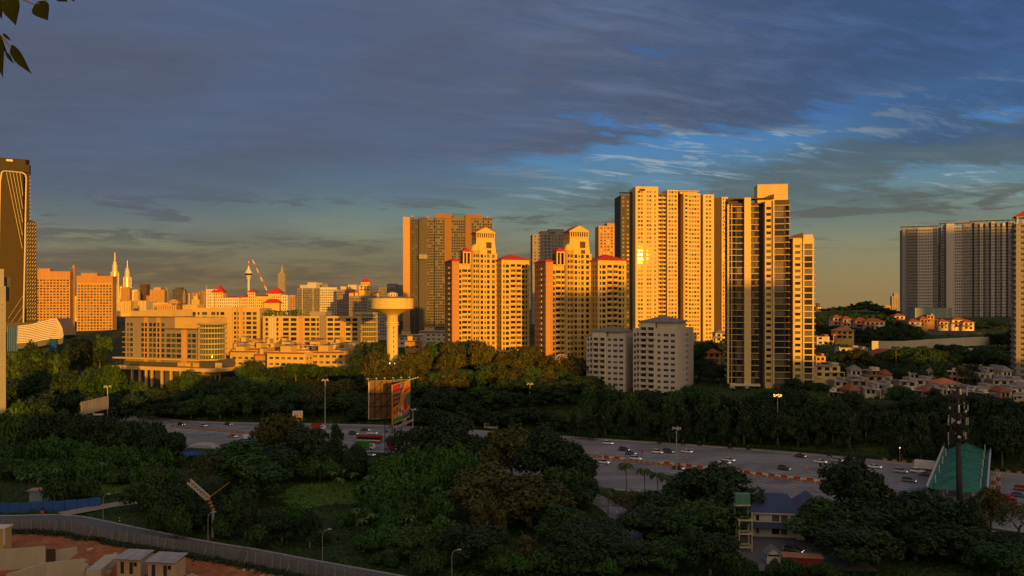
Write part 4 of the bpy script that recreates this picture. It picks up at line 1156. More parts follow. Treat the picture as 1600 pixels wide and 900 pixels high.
# rows of shop-houses below the office wing
def shophouse(label, pxl, pxr, pyt, pyb, Y, rot, m, seed, roofm=None):
    k = Y / F
    b = Bld('shophouse', label, 'shophouse', (pxl + pxr) / 2, pyb, Y, rot, [m, M_OLDROOF, M_DGREY, M_SAND], 'shop-houses below the offices', glasses=((G_DARK, 4), (G_CURT, 2), (G_GREEN, 1)), seed=seed)
    W = (pxr - pxl) * k; Hh = (pyb - pyt) * k
    b.block(-W / 2, W / 2, 0, 14, 0, Hh, 3.6, cols(W, max(3, int(W / 4.2)), 2.6, s=.9, h=2.5), cols(14, 3, 2.2), cols(14, 3, 2.2), m=0, parapet=.7, ledge=.25)
    r = random.Random(seed)
    mb = MB(); x = -W / 2 + r.uniform(1, W * .3); w = W * r.uniform(.25, .4)
    mb.box(x, x + w, 3, 11, Hh - .6, Hh + r.uniform(2.2, 3.4)); b.part('roof_room', mb, [M_SAND])
    mb = MB(); mb.box(x - .4, x + w + .4, 2.6, 11.4, Hh + 3.42, Hh + 3.62); b.part('roof_sheet', mb, [roofm or M_MGREY])
    mb = MB(); mb.quad((-W / 2, -.02, Hh - .2), (W / 2, -.02, Hh - .2), (W / 2, -1.4, Hh - .8), (-W / 2, -1.4, Hh - .8)); mb.quad((-W / 2, -.02, Hh - .3), (-W / 2, -1.4, Hh - .9), (W / 2, -1.4, Hh - .9), (W / 2, -.02, Hh - .3)); b.part('awning', mb, [M_OLDROOF])
    b.done(minpx=3)


SH = [('pale two storey shop-house beside the round office corner', 358, 402, 548, 572, 520, -8, M_SAND), ('brick fronted shop-house left of the yellow corner shop', 398, 416, 553, 578, 505, -8, M_TERRA),
      ('yellow corner shop-house with ribbon windows, nearest the trees', 414, 480, 550, 583, 480, -14, M_CREAM), ('orange lit shop-house with red parapet right of the yellow corner shop', 484, 540, 549, 580, 485, -10, M_SAND),
      ('small shop-house with flat roof behind the yellow corner shop', 430, 470, 541, 560, 545, -6, M_CREAM2), ('grey shaded shop-house next to the tall trees by the water tower', 540, 562, 545, 582, 500, -6, M_GREYR),
      ('shop-house with brick penthouse under the office wing', 478, 528, 540, 558, 540, -6, M_CREAM2), ('shop-house with white roof room under the office slab', 372, 428, 543, 560, 550, -4, M_WHITE)]
for i, (lb, a, c, t, bb, Y, r_, m_) in enumerate(SH): shophouse(lb, a, c, t, bb, Y, r_, m_, 60 + i)
for i in range(16):      # the small roofs packed between them
    r_ = random.Random(500 + i); a = 362 + (i % 8) * 25 + r_.uniform(-6, 6); w_ = r_.uniform(15, 30); Y = (560, 530)[i // 8] + r_.uniform(-12, 12); tp = (536, 546)[i // 8] + r_.uniform(-3, 3)
    shophouse('small %s roofed shop-house %s, %s from the round office corner' % (('grey', 'rusty', 'pale', 'brown')[i % 4], ('in the rear row', 'in the middle row')[i // 8], ('first', 'second', 'third', 'fourth', 'fifth', 'sixth', 'seventh', 'eighth', 'ninth', 'tenth')[i % 8]), a, a + w_, tp, tp + 22, Y, r_.uniform(-14, 6), (M_GREYR, M_ORNG, M_WHITE, M_TAUPE)[i % 4], 520 + i, (M_MGREY, M_OLDROOF, M_WHITE, M_BROWN)[i % 4])
# low roofs behind the water tower
for i, (lb, a, c, t, bb, Y) in enumerate([('low grey roofed hall right behind the water tower stem', 622, 660, 523, 540, 640), ('long low grey roof under the wide grey tower', 655, 700, 517, 540, 680), ('low hall with orange sunlit front right of the water tower stem', 633, 656, 532, 546, 560)]):
    shophouse(lb, a, c, t, bb, Y, 0, M_GREYR if i < 2 else M_TERRA, 80 + i)


# ---- water tower
def water_tower():
    p = P(613, 590, 450)
    t = thing('water_tower', 'cream mushroom shaped water tower with wide cylindrical tank', 'water tower', (p.x, p.y, p.z - 2))
    s = 450 / F; z = lambda py: (590 - py) * s + 2
    M_ = mat('tank_concrete', (0.70, 0.53, 0.18), 0.8, 0.17, 0.35, streak=0.08)
    mb = MB(); mb.lathe([(3.15, 0), (3.15, z(494))], 32); st = mb.build('stem', [M_], t, True)
    mb = MB(); mb.lathe([(3.1, z(494)), (4.2, z(491)), (8.5, z(485.5)), (11.7, z(482.4)), (11.75, z(482)), (11.75, z(467.2)), (12.0, z(467)), (12.0, z(466.4)), (11.2, z(466))], 48); mb.build('tank', [M_], t)
    mb = MB(); mb.lathe([(11.2, z(466)), (7, z(464.2)), (3.0, z(463.4)), (3.0, z(463.2))], 40); rf = mb.build('tank_roof', [mat('tank_roof', (0.42, 0.33, 0.22), 0.85, 0.2, 0.4)], t)
    mb = MB(); mb.lathe([(2.8, z(463.4)), (2.8, z(459.2)), (3.1, z(459.2)), (3.1, z(458.6)), (1.2, z(456.4)), (.1, z(456.2))], 20); lt = mb.build('lantern', [M_], rf)
    for a in range(0, 360, 30):
        link('window', window_mesh(.7, .9, 1, FR_W, G_DARK), lt, (2.84 * math.cos(R(a)), 2.84 * math.sin(R(a)), z(461.4)), R(a + 90))
    for pyr in (504, 507.3):
        mb = MB(); mb.lathe([(3.16, z(pyr + .9)), (3.75, z(pyr + .7)), (3.75, z(pyr - .7)), (3.16, z(pyr - .9))], 32); mb.build('ring_ledge', [M_], st)
    for pyw in (512, 519, 526, 533, 541, 549):
        a = -68
        link('window', window_mesh(.55, .9, 1, FR_D, G_DARK), st, (3.17 * math.cos(R(a)), 3.17 * math.sin(R(a)), z(pyw)), R(a + 90))
    mb = MB()
    for q in range(40):
        a = 2 * PI * q / 40; c, sn = math.cos(a) * 11.6, math.sin(a) * 11.6
        mb.bar((c, sn, z(466)), (c, sn, z(463.6)), .05)
        a2 = 2 * PI * (q + 1) / 40
        for zz in (463.7, 465): mb.bar((c, sn, z(zz)), (11.6 * math.cos(a2), 11.6 * math.sin(a2), z(zz)), .04)
    mb.build('guard_rail', [M_DGREY], t)
    for pyr in (470.8, 476.5):
        mb = MB(); mb.lathe([(11.76, z(pyr + .12)), (11.80, z(pyr)), (11.76, z(pyr - .12))], 48); mb.build('formwork_joint', [mat('joint_tone', (0.42, 0.30, 0.10), 0.9, 0.1)], t)  # formwork joint rings in a darker concrete tone
    mb = MB()
    for dx in (-.25, .25): mb.bar((1.2 + dx, -3.02, 1), (1.2 + dx, -3.02, z(494)), .05)
    for q in range(70): mb.bar((.95, -3.02, 1 + q * .5), (1.45, -3.02, 1 + q * .5), .03)
    mb.build('ladder', [M_MGREY], st)
    EM = mat('flood_lamp', (0.9, 0.9, 0.85), 0.5, 0, emit=(1, 0.95, 0.85, 3.0))
    for px in (610.2, 618):
        lm = MB(); x = (px - 613) * s; y = -math.sqrt(max(.1, 3.15 ** 2 - x * x)); lm.box(x - .22, x + .22, y - .35, y + .05, z(568), z(567) + .2); lm.build('lamp', [EM], st)


water_tower()


# ---- far left: dark glass tower, sail-shaped hall, near white tower edge, condo pair
G_NET = mat('green_netting', (0.10, 0.115, 0.02), 0.9, 0.2, 0.5)
M_BRZ = mat('deep_bronze', (0.022, 0.013, 0.009), 0.5, 0.15, 0.1, spec=0.2)


def left_edge():
    Y = 940; k = Y / F
    p = P(24, 521, Y)
    M_DG = mat('bronze_glass', (0.026, 0.011, 0.005), 0.45, 0.15, 0.03, spec=0.15)
    M_GOLDEDGE = mat('pale_metal_edge', (0.75, 0.62, 0.40), 0.4, 0.1)
    t = thing('glass_tower', 'bronze glass skyscraper with slanting pale lines at the left edge', 'skyscraper', p, R(31))
    X = lambda px: (px - 24) * k * .86
    zt = lambda py: (521 - py) * k
    mb = MB()
    prof = [(X(-40), 0), (X(42), 0), (X(41), 0)]
    mb.prism([(X(-40), 0), (X(36), 0), (X(40), 3), (X(40), 30), (X(-40), 30)], 0, zt(262)); body = mb.build('glass_body', [M_DG], t)
    mb = MB()
    # rounded pale edge frame: two uprights joined by a curved head
    for (xa, za, xb, zb) in ((36.5, 505, 40.5, 300), (40.5, 300, 41, 278), (41, 278, 39.5, 271.5), (39.5, 271.5, 34, 268.8), (34, 268.8, 20, 268.2), (20, 268.2, 7, 268.2), (7, 268.2, 3, 271), (3, 271, .8, 285), (.8, 285, -2, 420)):
        mb.bar((X(xa), -.6, zt(za)), (X(xb), -.6, zt(zb)), .75)
    mb.build('edge_frame', [M_GOLDEDGE], body)
    for i in range(5):
        mb = MB(); xa = 10 + i * 5.2
        mb.bar((X(xa), -.3, zt(269)), (X(xa + (36 - xa) * (.95)), -.3, zt(270 + (36 - xa) * 4.0 + 14)), .22); mb.build('facade_line', [M_GOLDEDGE], body)
    mb = MB(); mb.prism([(X(-40), -1), (X(46), -1), (X(48), 2), (X(48), 30), (X(-40), 30)], zt(268), zt(256)); mb.prism([(X(-40), -.8), (X(40), -.8), (X(46), 3), (X(46), 30), (X(-40), 30)], zt(256) + .02, zt(248)); mb.build('crown', [M_BRZ], t)
    mb = MB(); mb.box(X(10), X(20), -1.5, -1.02, zt(253), zt(250)); mb.build('crown_panel', [M_GOLDEDGE], t)
    mb = MB(); mb.box(X(41), X(47), 1.5, 28, zt(345), zt(268) - .02); mb.build('side_shaft', [M_BRZ], t)
    for i in range(12):
        mb = MB(); z0 = zt(342 - i * 6); mb.bar((X(46.2), 1.4, z0), (X(47.2), 1.4, z0 + 2.6), .2); mb.build('side_fin', [M_GOLDEDGE], t)
    mb = MB(); mb.box(X(41.2), X(57), 3, 24, zt(505), zt(346)); low = mb.build('lower_shaft', [M_BRZ], t)
    mb = MB(); mb.hip(X(41.2), X(57), 3, 24, zt(346) + .2, 3.0, .3); mb.build('shaft_roof', [M_DGREY], low)
    for i in range(26):
        mb = MB(); z0 = zt(500 - i * 6)
        for q in range(4):
            xa = 42 + q * 4
            mb.bar((X(xa), 2.8, z0), (X(xa + 2.2), 2.8, z0 + 2.7), .24)
        mb.build('brace_row', [M_GOLDEDGE], low)
    mb = MB(); mb.box(X(-30), X(57), -3, 26, -6, zt(504)); mb.build('podium', [M_DGREY], t)
    for a, c_ in (((13, 498), (36, 462)), ((18, 504), (37, 476)), ((28, 504), (38, 488))):
        mb = MB(); mb.bar((X(a[0]), -8, zt(a[1])), (X(c_[0]), -.5, zt(c_[1])), .14); mb.build('stay_cable', [M_WHITE], t)

    # sail-shaped hall
    Y = 620; k = Y / F; p = P(52, 541, Y)
    t = thing('hall', 'white ribbed sail-shaped hall with blue glass end, below the bronze skyscraper', 'hall', p, 0)
    X = lambda px: (px - 52) * k; zt = lambda py: (541 - py) * k
    tops = [(28, 509), (38, 508), (48, 506.5), (58, 504), (68, 501), (78, 498.5), (86, 497.5), (90, 504), (94, 513), (95.5, 524)]
    bots = [(28, 537), (38, 536.5), (48, 536), (58, 534), (68, 532), (78, 531), (86, 530), (90, 530), (94, 529), (95.5, 527)]
    n = 11
    shell = MB()
    for i in range(len(tops) - 1):
        q = [(X(tops[i][0]), i * .4, zt(tops[i][1])), (X(tops[i + 1][0]), (i + 1) * .4, zt(tops[i + 1][1])), (X(bots[i + 1][0]), (i + 1) * .4 - 1, zt(bots[i + 1][1]) - 4), (X(bots[i][0]), i * .4 - 1, zt(bots[i][1]) - 4)]
        shell.quad(q[3], q[2], q[1], q[0]); d = Vector((0, 18, 0)); shell.quad(q[0], q[1], Vector(q[1]) + d, Vector(q[0]) + d)
    shell.build('shell', [mat('shell_gap_grey', (0.13, 0.12, 0.12), 0.8, 0.1)], t)  # dark grey shell showing between the pale ribs
    for j in range(n):
        f0 = (j + .05) / n; f1 = (j + .68) / n
        mb = MB()
        for i in range(len(tops) - 1):
            def L(i, f): a, c_ = tops[i], bots[i]; return Vector((X(a[0] + (c_[0] - a[0]) * f), i * .4 - f - .25, zt(a[1] + (c_[1] - a[1]) * f)))
            a, b2, c2, d2 = L(i, f0), L(i + 1, f0), L(i + 1, f1), L(i, f1)
            mb.quad(d2, c2, b2, a); o2 = Vector((0, .3, 0)); mb.quad(a, b2, b2 + o2, a + o2); mb.quad(d2 + o2, c2 + o2, c2, d2)
        mb.build('rib', [M_WHITE], t)
    mb = MB(); mb.box(X(11), X(28) - .05, .5, 14, -4, zt(510.5)); g = mb.build('glass_end', [G_BLUE], t)
    for i in range(5): mb = MB(); x = X(11.5 + i * 3.3); mb.box(x - .06, x + .06, .38, .48, -4, zt(510.5)); mb.build('mullion', [FR_W], g)
    mb = MB(); mb.box(X(79), X(90), -1.9, -.6, -3, zt(529)); mb.build('glass_entrance', [G_BLUE], t)

    # near white tower cut by the picture edge
    Y = 330; k = Y / F
    b = Bld('apartment_tower', 'near white tower edge with a column of small dark windows, cut by the left edge', 'apartment tower', 2, 646, Y, 32, [mat('shade_toned_white', (0.27, 0.26, 0.25), 0.85, 0.12, 0.15), M_MGREY, M_DGREY], seed=71, sink=6)  # white walls toned grey to carry the shade in their colour
    b.block(-12, 6 * k, 0, 12, 0, (646 - 447) * k, 2.55, [(12.2 + .1, 12.75, 1.0, 1.6, 'w')], None, None, m=0)
    b.block(-12, 12 * k, 6, 14, (646 - 447) * k, (646 - 432) * k, 3, None, None, None, m=2)
    b.block(-12, 3.5 * k, 1, 5.9, (646 - 447) * k + .02, (646 - 420) * k, 3, None, None, None, m=1)
    b.done(minpx=1.0)

    # orange lit condominium pair and the crane between
    slab('orange sunlit condominium block beside the bronze skyscraper', 58, 107, 424, 520, 960, 10, [M_ORNG, M_TERRA], 10, 3.4, cap_h=8, group='orange condominium pair', seed=72, dep=14, win=(2.3, .6, 2.5), tops=((.05, .4, 3, 1),))
    slab('orange condominium block with green netting, left of the twin spires', 122, 174, 431, 520, 960, 8, [M_ORNG, M_TERRA], 11, 3.4, cap_h=8, group='orange condominium pair', glasses=((G_NET, 4), (G_DARK, 4)), seed=73, dep=14, win=(2.2, .5, 2.6), tops=((.1, .55, 3, 1),))
    RED = mat('crane_red', (0.45, 0.10, 0.03), 0.6, 0.1); WHT = mat('crane_white', (0.6, 0.55, 0.48), 0.6, 0.1)
    Y = 960; k = Y / F; p = P(115.5, 518, Y)
    t = thing('tower_crane', 'orange hammerhead tower crane between the two orange condominiums', 'crane', p)
    lattice(MB(), (0, 0, -3), (0, 0, 98 * k), 1.1, 4.5, .2).build('mast', [M_TERRA], t)
    lattice(MB(), (-5, 0, 99.5 * k), (6, 0, 99.5 * k), .8, 2.5, .16).build('jib', [RED], t)
    mb = MB(); mb.box(-1, 1, -1, 1, 98 * k, 104 * k); mb.build('cab', [M_TERRA], t)
    Y = 1050; k = Y / F; p = P(416, 486, Y)
    t = thing('luffing_crane', 'red and white luffing crane boom above the red-roofed mansion', 'crane', p)
    mb = lattice(MB(), (0, 0, -4), (1, 0, 28 * k), 1.2, 4, .2); mb.build('mast', [WHT], t)
    a, c = Vector((3, 0, 26 * k)), Vector((-21.5 * k, 0, 80 * k))
    for i in range(8):
        lattice(MB(), a.lerp(c, i / 8), a.lerp(c, (i + 1) / 8), 1.2 - i * .06, 2.2, .28).build('boom_section', [RED if i % 2 == 0 else WHT], t)


def lattice(mb, p, q, w, step, r=.1, m=0):
    """square lattice truss"""
    p, q = Vector(p), Vector(q); d = q - p; n = max(1, int(d.length / step)); t = d.normalized()
    a = t.orthogonal().normalized(); b = t.cross(a)
    cs = [(a * sx + b * sy) * w / 2 for sx, sy in ((-1, -1), (1, -1), (1, 1), (-1, 1))]
    for c in cs: mb.bar(p + c, q + c, r, m)
    for i in range(n):
        u, v = p + d * (i / n), p + d * ((i + 1) / n)
        for k in range(4):
            mb.bar(u + cs[k], v + cs[(k + 1) % 4], r * .7, m); mb.bar(u + cs[k], u + cs[(k + 1) % 4], r * .7, m)
    return mb


left_edge()


# ---- skyline of the far city
def twin_tower(px, pyt, label, Y=7000):
    k = Y / F; p = P(px, 487, Y)
    t = thing('twin_tower', label, 'skyscraper', p, 0, 'twin spired skyscrapers')
    Hh = (487 - pyt) * k; M_ = mat('steel_cladding', (0.62, 0.52, 0.38), 0.35, 0.08, 0.02, metal=0.3)
    prof = []
    for f, r in ((0, 30), (.55, 30), (.551, 27), (.68, 27), (.681, 23), (.78, 22), (.781, 17), (.83, 15), (.831, 10), (.87, 6)):
        prof.append((r, Hh * f))
    mb = MB(); mb.lathe(prof, 16); mb.build('shaft', [M_], t)
    for i in range(16):
        a = 2 * PI * i / 16; mb = MB(); mb.box(-3, 3, -3, 3, 0, Hh * .66, 0, a, 28 * math.cos(a), 28 * math.sin(a)); mb.build('bay', [M_], t)
    mb = MB(); mb.lathe([(5, Hh * .868), (2.5, Hh * .92), (1.6, Hh * .98), (.3, Hh)], 8); mb.lathe([(3.6, Hh * .925), (4.2, Hh * .932), (3.6, Hh * .94)], 8); mb.build('spire', [M_], t)
    mb = MB(); mb.lathe([(16, 0), (16, Hh * .42)], 12, 46, 20); mb.build('annex', [M_], t)


twin_tower(179.5, 393, 'twin skyscraper with the taller red spire, beside the netted orange condominium')
twin_tower(199, 406, 'second twin skyscraper with silver spire, right of its sister')
mbx = MB(); mbx.bar((0, 0, 0), (0, 0, 110), 3, r2=1.5)
pp = P(182.5, 409, 7100); o = mbx.build('antenna_mast', [mat('mast_red', (0.4, 0.14, 0.07), 0.6, 0)], None, False, pp); tag(o, 'thin reddish mast rising behind the first twin skyscraper', 'antenna mast')
o.location.z -= 60


def telecom_tower():
    Y = 6000; k = Y / F; p = P(388.5, 484, Y)
    t = thing('telecom_tower', 'slender telecommunications tower with round pod and banded antenna', 'tower', p)
    M_ = mat('tower_concrete', (0.68, 0.56, 0.42), 0.7, 0.05); z = lambda py: (484 - py) * k
    mb = MB(); mb.lathe([(12, 0), (8.5, z(460)), (7.5, z(436))], 16); mb.build('shaft', [M_], t)
    mb = MB(); mb.lathe([(10.5, z(437)), (16, z(433)), (24, z(430.5)), (27, z(428)), (27, z(426.5)), (22, z(424)), (14, z(422)), (7, z(418))], 20); mb.build('pod', [M_], t)
    mb = MB(); mb.lathe([(24.4, z(430.2)), (27.4, z(428.4)), (27.4, z(427.4)), (25, z(426.4))], 20); mb.build('pod_windows', [G_DARK], t)
    for i, (a, c, r) in enumerate(((420, 415, 5), (415, 411, 4), (411, 408, 3), (408, 403, 2))):
        mb = MB(); mb.lathe([(r, z(a)), (r, z(c))], 8); mb.build('antenna_section', [M_REDROOF if i % 2 else M_], t)


telecom_tower()
SK = [  # label, px0, px1, top, Y, material, cols
    ('brick coloured block in front of the second twin skyscraper', 189, 202, 450, 5200, M_TERRA), ('brown office tower with pale cap right of the twin skyscrapers', 218, 230, 444, 5000, M_BROWN),
    ('wide ribbed tower with flat top in the far skyline', 235, 256, 453, 4600, M_ORNG), ('tall thin spired tower next to the wide ribbed one', 255, 263, 457, 4700, M_MGREY),
    ('dark blue-grey tower with lit shoulder in the far skyline', 269, 286, 452, 4400, M_DGREY), ('round gold tower left of the white mansion', 295, 308, 458, 4300, M_CREAM2),
    ('thin orange tower right of the round gold tower', 311, 320, 455, 4500, M_TERRA), ('low orange block under the first twin skyscraper', 203, 217, 469, 4200, M_ORNG),
    ('cream stepped block left of the wide ribbed tower', 208, 216, 456, 4800, M_CREAM), ('small cream block beneath the brown office tower', 216, 228, 470, 4000, M_CREAM2),
    ('pale residential block at the foot of the twin skyscrapers', 176, 190, 472, 3800, M_CREAM2), ('pale slab beneath the brick coloured block', 190, 204, 471, 3700, M_CREAM),
    ('dull gold slab right of the dark blue-grey tower', 264, 278, 470, 3900, M_ORNG), ('dark slab with orange flank below the skyline', 228, 240, 471, 3600, M_MGREY),
    ('tiny minaret-like tower beside the dark blue-grey one', 285.5, 289, 458, 4100, M_TERRA), ('low yellow building row under the ribbed tower', 240, 262, 473, 3500, M_CREAM),
    ('faint grey tapering supertall right of the luffing crane', 434, 445, 427, 6500, M_MGREY), ('orange block behind the netted condominium', 107, 115, 450, 2600, M_TERRA),
    ('pale block between the orange condominiums', 110, 122, 466, 2400, M_CREAM2), ('small pink block right of the red-roofed mansion', 450, 461, 461, 1900, M_TERRA),
    ('cream slab left of the thin orange tower in the far skyline', 300, 311, 468, 3300, M_CREAM), ('stubby brown block under the dark blue-grey tower', 276, 287, 474, 3000, M_BROWN), ('pale block between the twin skyscrapers', 184, 193, 464, 5600, M_CREAM2),
    ('pink slab right behind the brown office tower', 229, 236, 462, 4900, M_TERRA), ('low ochre row at the foot of the far skyline', 246, 275, 477, 2700, M_ORNG), ('low pale row beneath the round gold tower', 285, 318, 476, 2800, M_CREAM),
    ('grey stump tower right of the thin orange tower', 319, 326, 463, 4000, M_MGREY), ('small brown block left of the telecommunications tower', 352, 372, 470, 2600, M_BROWN), ('small pale tower on the horizon left of the grey blocks', 1394, 1407, 463, 2600, M_MGREY), ('orange lit block on the horizon beyond the forest hill', 1368, 1392, 477, 1500, M_TERRA),
    ('little low block on the horizon right of the dark tower', 1274, 1284, 479, 1500, M_BROWN)]
for i, (lb, a, c, t_, Y, m_) in enumerate(SK):
    wpx = c - a
    b_ = slab(lb, a, c, t_, 489 if Y > 3000 else 497, Y, random.Random(i).uniform(-12, 12), [m_, M_MGREY], max(3, int(wpx * Y / F / 7)), 4.2, dep=(c - a) * Y / F * .7, name='city_tower', cat='city tower', group='towers of the far skyline', win=(3.2, 1.0, 3.2), side=3, seed=i, sink=20, tops=((.25, .75, 6 + (i % 3) * 4, 0),) if i % 2 == 0 and i != 17 else ())
    if 'spired' in lb or 'supertall' in lb or 'minaret' in lb:
        W = (c - a) * Y / F; Hh = (489 - t_) * Y / F
        mb = MB(); mb.lathe([(W * .3, Hh), (W * .18, Hh + W * .5), (.8, Hh + W * 1.3)], 8, 0, W * .3); b_.part('spire', mb, [m_])
    if 'round gold' in lb:
        W = (c - a) * Y / F; Hh = (489 - t_) * Y / F
        mb = MB(); mb.lathe([(W * .52, 0), (W * .52, Hh * 1.02), (W * .4, Hh * 1.05)], 20, 0, W * .35); b_.part('drum', mb, [G_GOLD], False)


# ---- mansion-like block with red roofs, crowning the middle distance
def mansion():
    Y = 900; k = Y / F
    b = Bld('mansion_block', 'cream institutional building with several red pyramid roofs', 'building', 385, 485, Y, 0, [M_CREAM2, M_WHITE, M_SAND], seed=91, sink=10)
    X = lambda px: (px - 385) * k; zt = lambda py: (485 - py) * k
    def wing(a, c, t_, y0=0, y1=14, roof=0, n=6, m=0, over=1.0):
        b.block(X(a), X(c), y0, y1, 0, zt(t_), 3.3, cols(X(c) - X(a), n, 1.1), None, None, m=m)
        if roof: mb = MB(); mb.hip(X(a), X(c), y0, y1, zt(t_) + .25, roof * k, over); b.part('roof', mb, [M_REDROOF])
    wing(322, 340, 452, 0, 16, 0, 4, 1); wing(333, 349, 457, -1, 10, 10, 4); wing(340, 375, 466, -3, -.05, 0, 10, 1); wing(349.1, 375, 465, 0, 12, 2, 8)
    wing(375.1, 396, 464.5, 1, 14, 4.5, 6); wing(388, 399, 457, -1, .95, 0, 3); wing(399.1, 428, 463, 1, 14, 2.5, 8); wing(420, 439, 459, -2, .95, 0, 5); wing(428.1, 449, 461, 1, 14, 0, 5, 1)
    mb = MB(); mb.hip(X(387), X(400), -2, 8, zt(456), 5 * k, .6); mb.hip(X(420), X(440), -3, 12, zt(458), 10 * k, 1.2); mb.hip(X(332), X(348), -1, 12, zt(456), 11 * k, 1); b.part('roof', mb, [M_REDROOF])
    mb = MB(); mb.hip(X(418), X(442), -12, -4, zt(473), 6 * k, 1); mb.box(X(419), X(441), -11.5, -4.5, -6, zt(473) - .3, 1); mb.box(X(416), X(420.5), -10, -5, -6, zt(468), 1); b.part('gate_pavilion', mb, [M_REDROOF, M_CREAM])
    mb = MB(); mb.bar((X(321), 2, 0), (X(321), 2, zt(447)), .9); b.part('chimney_shaft', mb, [M_MGREY])
    b.done(minpx=9)


mansion()

# ---- condominiums whose shade is put into dark grey walls, and the hilltop cluster left of the water tower
DG2 = mat('cool_shade_grey', (0.21, 0.205, 0.205), 0.85, 0.12, 0.12, streak=0.15)
DG3 = mat('warm_shade_grey', (0.27, 0.22, 0.18), 0.85, 0.12, 0.12, streak=0.15)
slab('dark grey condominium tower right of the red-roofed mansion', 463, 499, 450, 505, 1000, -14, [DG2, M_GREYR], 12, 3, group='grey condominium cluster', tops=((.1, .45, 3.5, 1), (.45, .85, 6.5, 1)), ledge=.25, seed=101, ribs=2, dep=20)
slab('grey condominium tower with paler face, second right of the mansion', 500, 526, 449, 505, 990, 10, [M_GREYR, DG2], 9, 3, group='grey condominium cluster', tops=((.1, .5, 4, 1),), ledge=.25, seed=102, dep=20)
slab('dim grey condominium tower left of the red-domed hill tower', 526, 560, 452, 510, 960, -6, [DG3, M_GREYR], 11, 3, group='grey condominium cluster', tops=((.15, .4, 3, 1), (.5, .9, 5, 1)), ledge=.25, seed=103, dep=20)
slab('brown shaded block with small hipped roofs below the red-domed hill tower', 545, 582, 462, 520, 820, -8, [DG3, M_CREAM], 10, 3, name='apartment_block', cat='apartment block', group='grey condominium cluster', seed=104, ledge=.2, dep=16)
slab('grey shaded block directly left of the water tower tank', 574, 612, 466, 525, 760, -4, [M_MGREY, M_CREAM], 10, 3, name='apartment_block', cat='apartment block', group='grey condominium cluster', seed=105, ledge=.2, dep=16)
slab('dark stepped block behind the water tower tank', 592, 632, 449, 512, 980, 4, [DG2, M_MGREY], 11, 3, group='grey condominium cluster', tops=((.3, .7, 4, 1), (.72, .95, 2.5, 1)), seed=106, dep=20)
Y = 850; k = Y / F
b = Bld('hill_tower', 'cream tower with red octagonal roof above the grey blocks', 'tower', 571, 500, Y, 0, [M_CREAM, M_WHITE], seed=107, sink=8)
X = lambda px: (px - 571) * k; zt = lambda py: (500 - py) * k
b.block(X(559), X(583), 2, 14, 0, zt(455), 3.2, cols(X(583) - X(559), 5, 1.2), None, None)
b.block(X(561), X(579), 0, 12, zt(455) + .02 - 0, zt(446), 3, cols(X(579) - X(561), 3, 1.8, s=.8, h=2.6), None, None)
b.sink = 0
b.block(X(563.5), X(577), 1.5, 10, zt(446) + .02, zt(440.5), 3, cols(X(577) - X(563.5), 4, 1.0), None, None)
mb = MB(); mb.lathe([(X(579) + 1, zt(440.5)), (X(575), zt(437)), (.8, zt(434)), (.5, zt(432.5))], 8, X(570.2), 5.7, a0=PI / 8); b.part('roof', mb, [M_REDROOF])
for a, c, t_ in ((546, 553, 458), (555, 560, 457), (583, 592, 458), (578, 586, 464)):
    mb = MB(); mb.box(X(a), X(c), -2, 6, zt(478), zt(t_), 1); mb.hip(X(a), X(c), -2, 6, zt(t_) + .2, 2 * k, .6); b.part('side_pavilion', mb, [M_REDROOF, M_CREAM])
b.done(minpx=9)
# glass dome pavilion at the foot of the condominiums
p = P(877, 570, 432)
t = thing('dome_pavilion', 'small ribbed orange dome pavilion among the trees below the condominiums', 'pavilion', p)
mb = MB(); mb.lathe([(4.4, -4), (4.4, 1.0)], 24); mb.build('drum', [M_TERRA], t)
mb = MB(); mb.lathe([(4.6 * math.cos(a), 1.0 + 4.6 * math.sin(a)) for a in np.linspace(0, 1.45, 8)], 24); d = mb.build('dome', [mat('dome_glass', (0.20, 0.10, 0.06), 0.3, 0.1)], t, True)
for q in range(10):
    mb = MB(); pts = [(4.68 * math.cos(a), 1.0 + 4.68 * math.sin(a)) for a in np.linspace(0, 1.5, 8)]; an = 2 * PI * q / 10
    for i in range(7): mb.bar((pts[i][0] * math.cos(an), pts[i][0] * math.sin(an), pts[i][1]), (pts[i + 1][0] * math.cos(an), pts[i + 1][0] * math.sin(an), pts[i + 1][1]), .13)
    mb.build('rib', [M_WHITE], d)

# ---- unseen blocks added behind the viewpoint to cast shade across the valley
for lb, xa, xb, top, ya in (('broad added block, unseen behind the viewpoint, shading the mid-rise block', 338, 432, 124, -400), ('long high added slab, unseen behind the viewpoint, shading the grey ridge towers', 822, 950, 214, -400), ('lower added slab, unseen behind the viewpoint, shading the villas', 586, 722, 114, -400)):
    z0 = gz((xa + xb) / 2, ya) - 2
    t = thing('apartment_tower', lb, 'apartment tower', ((xa + xb) / 2, ya, z0), 0, 'added shade blocks behind the viewpoint')
    mb = MB(); w = (xb - xa) / 2; mb.box(-w, w, -18, 0, 0, top - z0, 0); mb.box(-w * .4, w * .4, -14, -4, top - z0, top - z0 + 4, 0); mb.build('wall', [M_GREYR], t)
    mb = MB()
    for i in range(int((top - z0) / 3.2)): mb.box(-w - .4, w + .4, .01, .8, i * 3.2, i * 3.2 + 1.1)
    mb.build('balconies', [M_WHITE], t)

